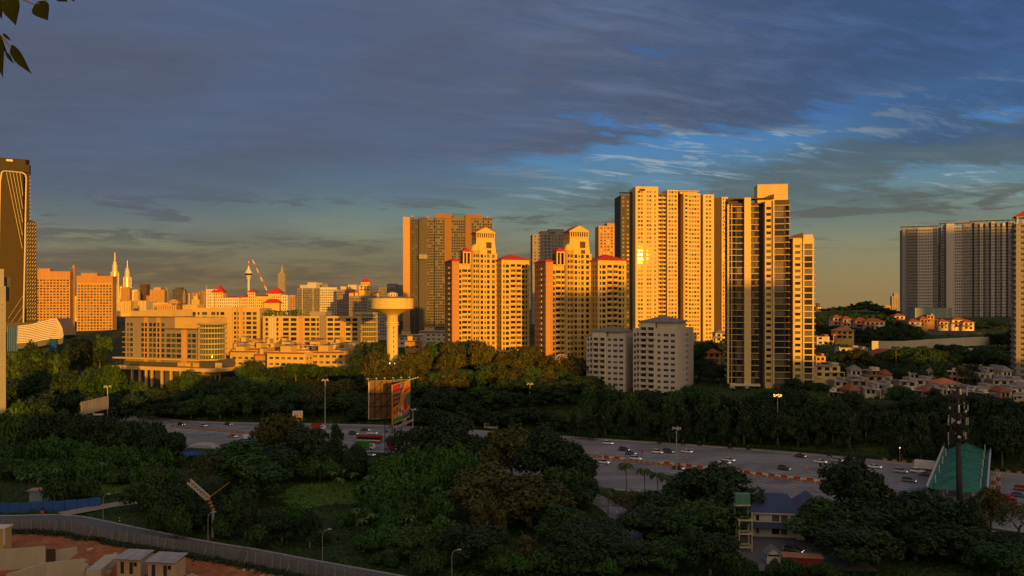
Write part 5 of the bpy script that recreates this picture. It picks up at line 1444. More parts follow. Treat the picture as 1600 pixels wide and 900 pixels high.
# ------------------------------------------------------------------ vegetation
V_BROAD = veg_mat('broad_leaves', [(0.016, 0.046, 0.009), (0.029, 0.074, 0.013), (0.060, 0.105, 0.022)])
V_OLIVE = veg_mat('olive_leaves', [(0.036, 0.044, 0.010), (0.062, 0.066, 0.014), (0.105, 0.095, 0.022)])
V_DARK = veg_mat('dark_leaves', [(0.013, 0.030, 0.010), (0.021, 0.045, 0.014), (0.038, 0.062, 0.019)])
V_GREEN = veg_mat('bright_leaves', [(0.018, 0.060, 0.009), (0.032, 0.098, 0.013), (0.062, 0.145, 0.024)])
V_PALM = veg_mat('palm_leaves', [(0.030, 0.048, 0.014), (0.050, 0.072, 0.020), (0.080, 0.098, 0.030)])
V_BANANA = veg_mat('banana_leaves', [(0.040, 0.085, 0.018), (0.075, 0.125, 0.030), (0.15, 0.18, 0.06)])
M_BARK = mat('bark', (0.075, 0.058, 0.042), 0.9, 0.3, 2.0, streak=0.3)
M_PALEBARK = mat('pale_bark', (0.17, 0.15, 0.12), 0.9, 0.3, 2.0, streak=0.3)


def leaf_quads(pts, nrm, size, rng, aspect=0.62):
    """rhombic leaves at pts, roughly facing nrm"""
    n = len(pts)
    nn = nrm + rng.normal(0, 0.55, (n, 3)); nn /= np.linalg.norm(nn, axis=1)[:, None] + 1e-9
    r = rng.normal(0, 1, (n, 3)); a = np.cross(nn, r); a /= np.linalg.norm(a, axis=1)[:, None] + 1e-9
    b = np.cross(nn, a)
    L = (size * rng.uniform(0.45, 1.55, n))[:, None]
    v = np.stack([pts - a * L, pts - b * L * aspect + nn * L * .12, pts + a * L, pts + b * L * aspect + nn * L * .12], 1).reshape(-1, 3)
    q = np.arange(n * 4).reshape(-1, 4)
    return v, q


def crown(name, mats, n, lobes, leaf, seed, shape='round', droop=0.0):
    """foliage of unit radius, height about 1.6, base at z = 0: leaves over many lobes"""
    rng = np.random.default_rng(seed)
    C, Rr = [], []
    for i in range(lobes):
        if shape == 'round':
            a = rng.uniform(0, 2 * PI); h = rng.uniform(0.12, 1.0) ** 0.8; rad = math.sqrt(max(0.0, 1 - (h * 1.15 - .35) ** 2)) * rng.uniform(.2, .92)
            c = (rad * math.cos(a), rad * math.sin(a), .18 + h * 1.15 * rng.uniform(.8, 1.1)); r = rng.uniform(.11, .36)
        elif shape == 'flat':
            a = rng.uniform(0, 2 * PI); rad = rng.uniform(.1, .85); c = (rad * math.cos(a), rad * math.sin(a), .55 + rng.uniform(-.18, .22) - rad * rad * .25); r = rng.uniform(.16, .30)
        elif shape == 'tall':
            h = (i + .5) / lobes; a = rng.uniform(0, 2 * PI); rad = (.62 * (1 - h) ** .7 + .08) * rng.uniform(.3, 1.0); c = (rad * math.cos(a), rad * math.sin(a), .15 + h * 1.35); r = rng.uniform(.13, .26) * (1.15 - .6 * h)
        else:  # bush
            a = rng.uniform(0, 2 * PI); rad = rng.uniform(0, .72); c = (rad * math.cos(a), rad * math.sin(a), .25 + .5 * (1 - rad * rad) * rng.uniform(.5, 1)); r = rng.uniform(.22, .36)
        C.append(c); Rr.append(r)
    C, Rr = np.array(C), np.array(Rr)
    LT = rng.random(lobes)
    w = Rr ** 2 / (Rr ** 2).sum()
    idx = rng.choice(lobes, n, p=w)
    d = rng.normal(0, 1, (n, 3)); d /= np.linalg.norm(d, axis=1)[:, None]
    d[:, 2] = np.where(d[:, 2] < -.3, d[:, 2] * rng.uniform(-1, 1, n), d[:, 2]); d /= np.linalg.norm(d, axis=1)[:, None] + 1e-9
    rr = Rr[idx] * rng.uniform(.72, 1.08, n) * (1 + .22 * np.sin(d[:, 0] * 7 + idx) * np.cos(d[:, 1] * 6 - idx))
    p = C[idx] + d * rr[:, None] * np.array([1, 1, .9])
    p[:, 2] -= droop * rng.uniform(0, 1, n) * np.hypot(p[:, 0], p[:, 1])
    # drop leaves buried deep inside other lobes
    keep = np.ones(n, bool)
    for c, r in zip(C, Rr):
        keep &= ~((((p - c) ** 2).sum(1) < (r * .55) ** 2))
    p, d = p[keep], d[keep]; tint = np.clip(LT[idx][keep] + rng.normal(0, .12, keep.sum()), 0, 1)
    nrm = d * .8 + np.array([0, 0, .45])
    v, q = leaf_quads(p, nrm, np.full(len(p), leaf), rng)
    return np_mesh(name, v, q, mats, tint)


def trunk_mesh(seed, bark, limbs=5, tall=False):
    """unit tree: height 1 to the crown base at z=.42, limbs reaching into the crown"""
    r = random.Random(seed); mb = MB()
    p = Vector((0, 0, -.06)); top = Vector((r.uniform(-.04, .04), r.uniform(-.04, .04), .46 if not tall else .8))
    mid = p.lerp(top, .5) + Vector((r.uniform(-.02, .02), r.uniform(-.02, .02), 0))
    mb.bar(p, mid, .032, 0, .025, 7); mb.bar(mid, top, .025, 0, .018, 7)
    for i in range(limbs):
        a = 2 * PI * i / limbs + r.uniform(-.4, .4); s = mid.lerp(top, r.uniform(.3, 1)); e = s + Vector((math.cos(a) * r.uniform(.12, .24), math.sin(a) * r.uniform(.12, .24), r.uniform(.14, .3)))
        mb.bar(s, e, .014, 0, .005, 5)
        e2 = e + Vector((math.cos(a + .6) * .08, math.sin(a + .6) * .08, .1)); mb.bar(e, e2, .006, 0, .002, 4)
    return mb.mesh('trunk', [bark], True)


TRUNKS = [trunk_mesh(i, M_BARK if i % 3 else M_PALEBARK) for i in range(4)]
TALLTRUNK = [trunk_mesh(20 + i, M_PALEBARK, 4, True) for i in range(2)]
CR = {}
def crowns(kind):
    if kind in CR: return CR[kind]
    spec = {
        'broad': (V_BROAD, 9500, 44, .050, 'round', 0), 'olive': (V_OLIVE, 9500, 44, .050, 'round', .15), 'dark': (V_DARK, 9000, 44, .052, 'round', 0),
        'flat': (V_DARK, 6000, 30, .045, 'flat', 0), 'tall': (V_DARK, 8000, 40, .036, 'tall', .1), 'tallolive': (V_OLIVE, 8000, 40, .036, 'tall', .1),
        'bush': (V_GREEN, 4200, 18, .062, 'bush', 0), 'darkbush': (V_BROAD, 4000, 18, .062, 'bush', 0), 'sparse': (V_OLIVE, 2600, 34, .040, 'round', .2), 'far': (V_BROAD, 2600, 22, .085, 'round', 0), 'farolive': (V_OLIVE, 2600, 22, .085, 'round', 0)}[kind]
    m, n, lb, lf, sh, dr = spec
    CR[kind] = [crown('crown', [m], n, lb, lf, 100 + 7 * i + len(CR) * 31, sh, dr) for i in range(4)]
    return CR[kind]


TREE_N = 0


def tree(x, y, h, w, kind, label, group=None, name='tree', cat='tree', z=None, lean=0):
    """h: total height, w: crown width; base at the ground"""
    global TREE_N
    TREE_N += 1
    r = random.Random(TREE_N * 13 + 5)
    z = gz(x, y) if z is None else z
    t = thing(name, label, cat, (x, y, z), r.uniform(0, 6.28), group)
    me = crowns(kind)[r.randrange(4)]
    bushy = kind in ('bush', 'darkbush')
    tall = kind.startswith('tall')
    ch = h * (1.0 if bushy else (.92 if tall else (.62 if kind in ('flat', 'sparse') else .86)))
    c = link('crown', me, t, (0, 0, h - ch if not bushy else -.1))
    w *= 1.18
    c.scale = (w / 2, w / 2 * r.uniform(.7, 1.15), ch / 1.55 if not bushy else ch / .95)
    if bushy:
        mb_ = STEMS; s = link('stem', mb_, t); s.scale = (w * .4, w * .4, h * .7)
    else:
        s = link('trunk', (TALLTRUNK if tall else TRUNKS)[r.randrange(2)], t)
        g = max(h, 6)
        s.scale = (max(w, h * .5), max(w, h * .5), h)
    return t


_mb = MB()
for i in range(6):
    a = i * 1.05; _mb.bar((.05 * math.cos(a), .05 * math.sin(a), -.1), (.4 * math.cos(a), .4 * math.sin(a), .9), .02, 0, .006)
STEMS = _mb.mesh('stem', [M_BARK])


def tree_px(px, pyt, Y, wpx, kind, label, group=None, minh=8.0, **kw):
    p = P(px, pyt, Y); z = gz(p.x, p.y)
    lo = (2.2 if kind in ('bush', 'darkbush') else minh) * random.Random(int(px * 7)).uniform(.85, 1.2)
    h = max(lo, p.z - z)
    tree(p.x, p.y, h, min(wpx * Y / F, h * 1.5), kind, label, group, **kw)


def row(pts, Y0, Y1, step, wpx, kinds, label, group, jit=6, seed=1, **kw):
    """trees whose tops follow a skyline; pts: (px, py_top)"""
    r = random.Random(seed)
    xs = [p[0] for p in pts]; ys = [p[1] for p in pts]
    px = xs[0]
    while px <= xs[-1]:
        f = (px - xs[0]) / (xs[-1] - xs[0])
        Y = Y0 + (Y1 - Y0) * f + r.uniform(-6, 6)
        tree_px(px, float(np.interp(px, xs, ys)) + r.uniform(-jit, jit), Y, wpx * r.uniform(.8, 1.25), r.choice(kinds), label, group, **kw)
        px += step * r.uniform(.75, 1.25)


MASS = []


def mass_row(pts, Y0, Y1, step, wpx, kinds, seed=1, jit=4, minh=8.0, thin=3):
    """trees nobody could tell apart: collected for one woodland mass"""
    r = random.Random(seed); xs = [p[0] for p in pts]; ys = [p[1] for p in pts]; px = xs[0]
    while px <= xs[-1]:
        f = (px - xs[0]) / (xs[-1] - xs[0]); Y = Y0 + (Y1 - Y0) * f + r.uniform(-6, 6); p = P(px, float(np.interp(px, xs, ys)) + r.uniform(-jit, jit), Y); z = gz(p.x, p.y)
        h = max(minh, p.z - z); w = min(wpx * r.uniform(.8, 1.25) * Y / F, h * 1.5) * 1.18; me = crowns(r.choice(kinds))[r.randrange(4)]
        v = np.empty(len(me.vertices) * 3, np.float32); me.vertices.foreach_get('co', v); v = v.reshape(-1, 4, 3)[::thin]; t = np.empty(len(me.polygons), np.float32); me.attributes['tint'].data.foreach_get('value', t); t = t[::thin]
        cen = v.mean(1, keepdims=True); v = cen + (v - cen) * (1 + .22 * (thin - 1)); a = r.uniform(0, 6.28); c, s_ = math.cos(a), math.sin(a)
        x, y = v[..., 0] * w / 2, v[..., 1] * w / 2
        MASS.append((np.stack([p.x + x * c - y * s_, p.y + x * s_ + y * c, z + .06 * h + v[..., 2] * h * .92 / 1.55], -1), t)); px += step * r.uniform(.75, 1.25)


def build_mass(name, label, m):
    v = np.concatenate([q[0] for q in MASS]).reshape(-1, 3); t = np.concatenate([q[1] for q in MASS]); MASS.clear()
    tag(link(name, np_mesh(name, v, np.arange(len(v)).reshape(-1, 4), [m], t)), label, 'woodland', kind='stuff')


# beyond the highway: the dark belt on the right
G1 = 'dark belt of trees along the highway'
row([(895, 640), (960, 640), (1100, 636), (1300, 642), (1420, 648), (1600, 660)], 362, 292, 26, 40, ['tall', 'tall', 'dark'], 'dark slim tree in the front rank along the far kerb of the highway', G1, seed=2)
row([(930, 604), (960, 614), (1020, 612), (1090, 606), (1130, 620), (1190, 618), (1250, 606), (1300, 624), (1430, 634), (1600, 640)], 374, 312, 24, 42, ['dark', 'tall', 'dark', 'broad'], 'dark tree in the second rank of the belt between highway and villas', G1, seed=3)
tree_px(1240, 592, 372, 70, 'dark', 'big dark tree hiding the foot of the dark balcony tower'); tree_px(1275, 597, 368, 52, 'dark', 'big dark tree right of the foot of the dark balcony tower')
# hill below the condominiums, tops catching the sun
G2 = 'sun-touched trees on the condominium hill'
row([(636, 562), (660, 548), (700, 536), (740, 533), (790, 545), (830, 548), (862, 556), (905, 560), (925, 580)], 452, 432, 19, 44, ['olive', 'broad', 'olive'], 'sun-touched tree on the crest below the condominium towers', G2, seed=4)
row([(560, 600), (640, 590), (700, 572), (760, 574), (820, 580), (880, 588), (930, 596)], 432, 412, 22, 44, ['olive', 'broad', 'dark'], 'tree half-way down the hill below the condominium towers', G2, seed=5)
row([(545, 620), (640, 618), (720, 612), (800, 616), (890, 622), (940, 628)], 416, 398, 22, 44, ['broad', 'dark', 'dark'], 'dark tree near the foot of the condominium hill', G2, seed=6)
# trees around the water tower and under the offices
G3 = 'trees below the offices'
tree_px(582, 514, 452, 46, 'flat', 'tall layered tree immediately left of the water tower'); tree_px(566, 536, 440, 44, 'flat', 'layered tree below the tall one left of the water tower'); tree_px(590, 548, 436, 40, 'olive', 'rounded tree hiding the left foot of the water tower')
tree_px(640, 552, 436, 44, 'olive', 'rounded tree hiding the right foot of the water tower')
row([(282, 582), (296, 574), (330, 596), (352, 590), (380, 570), (410, 566), (440, 578), (480, 580), (520, 576), (560, 572)], 452, 440, 20, 40, ['olive', 'broad', 'dark'], 'sun-touched tree in the row under the office buildings', G3, seed=8)
row([(240, 610), (330, 606), (400, 594), (470, 598), (560, 596)], 432, 422, 22, 42, ['broad', 'dark', 'olive'], 'dark tree in the second row under the office buildings', G3, seed=9)
row([(250, 632), (330, 622), (420, 618), (560, 620)], 420, 410, 24, 42, ['dark', 'broad', 'dark'], 'dark tree on the bank above the highway, under the offices', G3, seed=10)
row([(20, 596), (60, 584), (100, 582), (150, 584), (176, 576), (220, 600), (262, 606)], 420, 430, 22, 46, ['dark', 'dark', 'broad'], 'dark tree in the grove left of the office colonnade', 'grove left of the offices', seed=11)
row([(14, 546), (60, 540), (100, 538), (160, 542)], 560, 560, 18, 34, ['far', 'dark'], 'dark tree in front of the sail-shaped hall', 'trees before the hall', seed=13)
tree_px(128, 524, 560, 42, 'farolive', 'sunlit olive tree below the netted orange condominium'); tree_px(160, 520, 575, 26, 'far', 'dark tree squeezed beside the office block edge')
row([(60, 524), (112, 522)], 800, 800, 14, 20, ['far'], 'small tree at the foot of the orange condominiums', 'trees at the orange condominiums', seed=14)
# right hillside
G4 = 'trees between the villas'
row([(1282, 506), (1330, 512), (1372, 512), (1400, 504), (1430, 510)], 600, 590, 14, 30, ['far', 'dark'], 'dark tree among the upper villas', G4, jit=4, seed=17, minh=4.0)
row([(1285, 528), (1352, 520), (1395, 514), (1430, 516)], 570, 560, 15, 30, ['dark'], 'dark tree below the upper villas', G4, jit=4, seed=18, minh=4.0)
row([(1530, 500), (1560, 502), (1600, 506)], 700, 690, 12, 30, ['far'], 'dark tree beneath the grey ridge blocks', G4, jit=4, seed=19, minh=4.0)
row([(1560, 516), (1600, 520)], 560, 540, 16, 36, ['dark'], 'dark tree at the foot of the red-capped tower', G4, seed=20, minh=4.0)
row([(1300, 548), (1360, 552), (1420, 545), (1470, 548), (1520, 546), (1590, 556)], 480, 470, 18, 40, ['broad', 'dark', 'olive'], 'leafy tree behind the front villas', G4, seed=21, minh=4.0)
row([(1330, 584), (1400, 572), (1450, 566), (1500, 576), (1540, 584)], 425, 415, 34, 40, ['broad', 'dark'], 'tree rising over the front villa roofs', G4, seed=22, minh=4.0)
tree_px(1436, 546, 440, 52, 'broad', 'largest rounded tree behind the front villas'); tree_px(1096, 536, 480, 40, 'broad', 'tree right of the grey mid-rise block, below the gold tower'); tree_px(1118, 532, 500, 40, 'dark', 'dark tree between the gold tower and the dark balcony tower')
row([(1092, 560), (1136, 575)], 440, 430, 14, 36, ['dark', 'broad'], 'tree in the gap beside the grey mid-rise block', 'trees in the gap', seed=23)
row([(1440, 514), (1480, 516), (1530, 514), (1600, 512)], 660, 640, 11, 24, ['far', 'dark'], 'dark tree on the bank under the grey ridge blocks', G4, jit=2, seed=41, minh=4.0)
row([(1470, 540), (1520, 541), (1600, 542)], 530, 520, 15, 34, ['dark', 'far'], 'dark tree on the grass slope below the boundary wall', G4, jit=3, seed=42, minh=4.0)
row([(1290, 566), (1360, 572), (1430, 566), (1500, 566), (1600, 576)], 445, 440, 22, 38, ['dark', 'broad', 'olive'], 'leafy tree between the two lower villa rows', G4, seed=44, minh=4.0)
mass_row([(1285, 484), (1310, 478), (1340, 474), (1355, 470), (1375, 476), (1405, 486)], 880, 840, 7, 17, ['far'], 15, 2, 4.0, 2)
mass_row([(1280, 492), (1340, 488), (1410, 494)], 780, 760, 9, 20, ['far', 'dark'], 16, 2, 4.0, 2)
mass_row([(1284, 500), (1330, 494), (1375, 492), (1412, 500)], 700, 690, 10, 26, ['far'], 40, 2, 4.0, 2)
build_mass('hilltop_woodland', 'dark wooded hill top on the horizon right of the dark tower', V_BROAD)
mass_row([(960, 624), (1130, 622), (1300, 634), (1600, 648)], 366, 302, 30, 38, ['dark', 'tall', 'dark'], 33)
mass_row([(560, 645), (700, 640), (800, 642), (900, 652)], 408, 388, 26, 40, ['dark', 'dark', 'broad'], 7)
mass_row([(620, 660), (700, 656), (800, 660), (880, 668)], 402, 372, 20, 44, ['dark', 'broad', 'dark'], 46)
mass_row([(30, 620), (120, 612), (230, 618)], 395, 400, 24, 46, ['dark'], 12)
build_mass('verge_woodland', 'dark woodland understorey on the banks beyond the highway', V_DARK)
# near side of the highway
G5 = 'trees on the near side of the highway'
for px, pt, Y, w, kd, lb in [
    (252, 676, 290, 50, 'dark', 'dark round tree screening the highway at the left end of the asphalt'), (438, 648, 285, 64, 'olive', 'olive topped tree in front of the round logo sign'), (480, 672, 278, 66, 'dark', 'dark tree covering the highway left of the billboard'),
    (525, 664, 282, 50, 'tall', 'dark tree beside the cars left of the billboard'), (420, 682, 262, 70, 'flat', 'leafy tree below the olive topped one'), (365, 694, 250, 90, 'broad', 'wide tree behind the striped lattice boom'),
    (330, 706, 240, 60, 'sparse', 'dark tree left behind the striped lattice boom'), (400, 716, 238, 80, 'broad', 'leafy tree right behind the striped lattice boom'), (490, 708, 276, 60, 'darkbush', 'rounded shrub below the cars left of the billboard'),
    (556, 700, 262, 40, 'dark', 'small dark tree before the green lorry'), (655, 664, 282, 60, 'dark', 'dark tree right of the billboard legs'), (700, 656, 280, 76, 'dark', 'broad dark tree hiding the highway right of the billboard'),
    (742, 660, 276, 60, 'flat', 'dark tree below the white minibus'), (800, 672, 262, 80, 'olive', 'olive tree at the centre, taller than its neighbours'), (846, 674, 258, 84, 'dark', 'big dark tree at the edge of the toll apron'),
    (886, 694, 250, 66, 'dark', 'dark round tree bulging over the toll apron'), (770, 738, 222, 96, 'olive', 'feathery olive tree in the middle of the thicket'), (828, 752, 212, 110, 'olive', 'largest feathery olive tree in the thicket'),
    (760, 772, 200, 60, 'tallolive', 'feathery tree left of the largest olive one'), (872, 742, 222, 80, 'broad', 'green tree right of the largest olive one'), (880, 800, 200, 90, 'broad', 'broad green tree at the lower centre'),
    (930, 806, 190, 80, 'flat', 'dark tree below the slip road'), (905, 766, 236, 56, 'dark', 'dark shrubby tree on the slip road bend'), (985, 774, 216, 80, 'sparse', 'tree under the first palm'),
    (1040, 778, 210, 90, 'dark', 'dark tree under the row of palms'), (1010, 800, 196, 90, 'dark', 'dark tree at the lower middle under the palms'), (1070, 800, 190, 90, 'broad', 'dark tree left of the white scaffold stand'),
    (1112, 738, 212, 96, 'dark', 'tall dark tree left of the blue-roofed house'), (1124, 790, 198, 86, 'broad', 'leafy tree beside the water tank stand'), (985, 850, 178, 90, 'dark', 'dark tree at the bottom edge under the palms'),
    (1335, 730, 208, 100, 'dark', 'tall dark tree right of the blue-roofed house'), (1300, 792, 196, 90, 'broad', 'leafy tree hiding the right end of the blue-roofed house'), (1360, 790, 192, 110, 'dark', 'broad dark tree in the lower right thicket'),
    (1410, 764, 200, 80, 'flat', 'dark tree left of the telecom pole'), (1330, 850, 180, 110, 'dark', 'dark tree at the bottom edge right of the red shed'), (1450, 782, 196, 90, 'dark', 'dark tree under the green toll canopy'),
    (1430, 840, 184, 110, 'dark', 'dark tree left of the telecom pole foot'), (1520, 784, 192, 70, 'tall', 'dark tree at the telecom pole foot'), (1500, 850, 182, 100, 'dark', 'dark tree at the bottom right, under the telecom pole'),
    (1590, 792, 196, 60, 'sparse', 'leafy tree at the right edge over the parked cars'), (1580, 850, 180, 70, 'dark', 'dark tree in the bottom right corner'), (1548, 770, 208, 36, 'olive', 'small tree at the near end of the toll canopy'),
    (650, 848, 184, 70, 'broad', 'leafy tree at the bottom edge left of the last street lamp'), (745, 842, 182, 80, 'dark', 'dark tree at the bottom edge right of the last street lamp'), (820, 850, 180, 80, 'tallolive', 'slim olive tree at the bottom edge under the largest olive one'), (900, 852, 178, 90, 'dark', 'dark tree at the bottom edge below the slip road'), (1050, 856, 176, 90, 'broad', 'leafy tree at the bottom edge left of the tank stand'), (1110, 862, 174, 70, 'dark', 'dark tree at the bottom edge beside the tank stand'),
    (1560, 880, 172, 70, 'broad', 'bush-like tree at the bottom right edge')]:
    tree_px(px, pt - (9 if Y < 226 else 2), Y, w * 1.16, kd, lb, G5)
row([(0, 640), (40, 632), (90, 642), (140, 650), (200, 652), (260, 664), (290, 672)], 310, 312, 26, 46, ['dark', 'darkbush', 'dark'], 'dark tree on the slope around the blank grey billboard', 'trees round the blank billboard', seed=25)
# shrubs of the thicket
G6 = 'shrubs of the thicket'
row([(0, 690), (80, 686), (160, 694), (260, 700), (300, 712)], 294, 284, 20, 40, ['bush', 'bush', 'darkbush'], 'green shrub in the rear of the left thicket', G6, seed=26, name='shrub', cat='shrub')
row([(0, 716), (120, 722), (280, 728)], 274, 264, 19, 44, ['bush', 'darkbush', 'bush'], 'green shrub in the middle of the left thicket', G6, seed=27, name='shrub', cat='shrub')
row([(96, 744), (140, 748)], 240, 238, 20, 46, ['darkbush', 'bush'], 'shrub at the front of the left thicket', G6, seed=28, name='shrub', cat='shrub')
row([(216, 756), (300, 756), (410, 792)], 228, 212, 21, 52, ['darkbush', 'darkbush', 'dark'], 'dark shrub around the striped lattice boom', G6, seed=29, name='shrub', cat='shrub')
row([(250, 788), (330, 800), (420, 826), (520, 846)], 208, 192, 20, 50, ['darkbush', 'dark'], 'dark shrub along the service road kerb', G6, seed=30, name='shrub', cat='shrub')
row([(450, 718), (520, 722), (580, 728), (620, 722)], 274, 272, 18, 42, ['bush', 'darkbush'], 'green shrub in the rear of the central thicket', G6, seed=31, name='shrub', cat='shrub')
row([(600, 716), (650, 702), (700, 698), (740, 700)], 258, 258, 17, 50, ['bush'], 'bright green shrub of the mound right of the billboard legs', G6, seed=32, name='shrub', cat='shrub')
row([(610, 742), (640, 738), (680, 730), (740, 726)], 238, 238, 17, 46, ['bush', 'bush', 'darkbush'], 'bright green shrub in front of the mound', G6, seed=34, name='shrub', cat='shrub')
row([(540, 800), (590, 782), (640, 776), (700, 770)], 212, 214, 18, 52, ['bush', 'darkbush'], 'green shrub in the central hollow', G6, seed=35, name='shrub', cat='shrub')
row([(560, 832), (620, 820), (690, 812), (740, 820)], 196, 196, 19, 54, ['darkbush', 'bush'], 'shrub left of the largest olive tree', G6, seed=36, name='shrub', cat='shrub')
row([(590, 868), (660, 862), (740, 866), (840, 868), (960, 874)], 180, 176, 19, 52, ['darkbush', 'bush', 'darkbush'], 'shrub along the bottom edge', G6, seed=37, name='shrub', cat='shrub')
tree_px(460, 788, 214, 62, 'bush', 'lone round glossy shrub on the green clearing', name='shrub', cat='shrub'); tree_px(590, 746, 232, 74, 'bush', 'domed shrub at the right end of the green clearing', name='shrub', cat='shrub')
tree_px(612, 796, 206, 90, 'bush', 'large domed shrub with pale leaf clusters in the central hollow', name='shrub', cat='shrub')
row([(1210, 876), (1260, 884), (1300, 880)], 172, 172, 24, 50, ['darkbush'], 'shrub before the red shed', G6, seed=38, name='shrub', cat='shrub')
row([(1140, 866), (1180, 872)], 176, 176, 22, 44, ['darkbush'], 'shrub at the foot of the tank stand', G6, seed=39, name='shrub', cat='shrub')


# palms and banana plants
def frond_mesh(name, n, L, wid, m, seed, up=.7, segs=6, split=True):
    r = random.Random(seed); mb = MB()
    for i in range(n):
        a = 2 * PI * i / n + r.uniform(-.25, .25); e = up * r.uniform(.5, 1.2); ll = L * r.uniform(.8, 1.15)
        p = Vector((0, 0, 0)); d = Vector((math.cos(a), math.sin(a), e)).normalized(); side = Vector((-math.sin(a), math.cos(a), 0))
        for s in range(segs):
            f = (s + 1) / segs; w0 = wid * math.sin(PI * min(1, (s / segs) * .85 + .12)); w1 = wid * math.sin(PI * min(1, f * .85 + .12))
            q = p + d * (ll / segs); dn = Vector((0, 0, -.28))
            if split:
                mb.quad(p, q, q + side * w1 + dn * w1, p + side * w0 + dn * w0); mb.quad(q, p, p - side * w0 + dn * w0, q - side * w1 + dn * w1)
            else:
                mb.quad(p - side * w0, q - side * w1, q, p); mb.quad(p, q, q + side * w1, p + side * w0)
            p = q; d = (d + Vector((0, 0, -.30 - .1 * s))).normalized()
    return mb.mesh(name, [m])


PALMF = [frond_mesh('fronds', 22, 1.0, .16, V_PALM, i, .8) for i in range(2)]
BANF = [frond_mesh('leaves', 9, 1.0, .17, V_BANANA, 40 + i, 1.6, 6, False) for i in range(3)]


def palm(px, pyt, Y, label, crown_m=3.0):
    p = P(px, pyt, Y); z = gz(p.x, p.y); h = p.z - z - crown_m * .35
    t = thing('palm_tree', label, 'palm', (p.x, p.y, z), random.Random(px).uniform(0, 6), 'row of palms by the toll apron')
    mb = MB(); mb.bar((0, 0, -.3), (.15, 0, h * .5), .22, 0, .17, 7); mb.bar((.15, 0, h * .5), (0, 0, h), .17, 0, .14, 7); mb.build('trunk', [M_PALEBARK], t)
    c = link('crown', PALMF[int(px) % 2], t, (0, 0, h)); c.scale = (crown_m,) * 3


for px, pt, Y, lb in [(978, 722, 232, 'first palm from the left, standing clear against the asphalt'), (1007, 730, 228, 'second palm from the left by the toll apron'), (1027, 736, 226, 'third palm from the left by the toll apron'), (1042, 740, 226, 'fourth palm from the left by the toll apron'), (1066, 736, 228, 'fifth palm, under the high mast light'), (950, 760, 214, 'short palm among the trees left of the palm row'),
                      (1400, 540, 470, 'palm behind the orange roofed villa')]:
    palm(px, pt, Y, lb, 3.4)
BP = [(500, 722), (520, 734), (536, 728), (552, 736), (530, 744), (600, 740), (616, 748), (634, 736), (618, 762), (660, 752), (682, 758), (566, 806), (582, 800), (646, 790), (556, 790), (700, 764), (34, 742), (46, 736), (62, 744), (160, 720), (90, 728), (900, 858), (880, 862), (860, 848), (640, 802), (576, 740), (668, 738)]
for i, (px, pt) in enumerate(BP):
    Y = 58 * F / (pt + 34 - 480); Y = min(Y, 272); p = P(px, pt, Y); z = gz(p.x, p.y)
    t = thing('banana_plant', 'banana plant with pale upright leaves in the thicket', 'banana plant', (p.x, p.y, z), i * 1.7, 'banana plants in the thicket')
    h = max(2.0, p.z - z - 1.6)
    mb = MB(); mb.bar((0, 0, -.3), (0, 0, h), .16, 0, .10, 6); mb.build('stem', [V_BANANA], t)
    c = link('leaves', BANF[i % 3], t, (0, 0, h)); c.scale = (2.5, 2.5, 2.9)


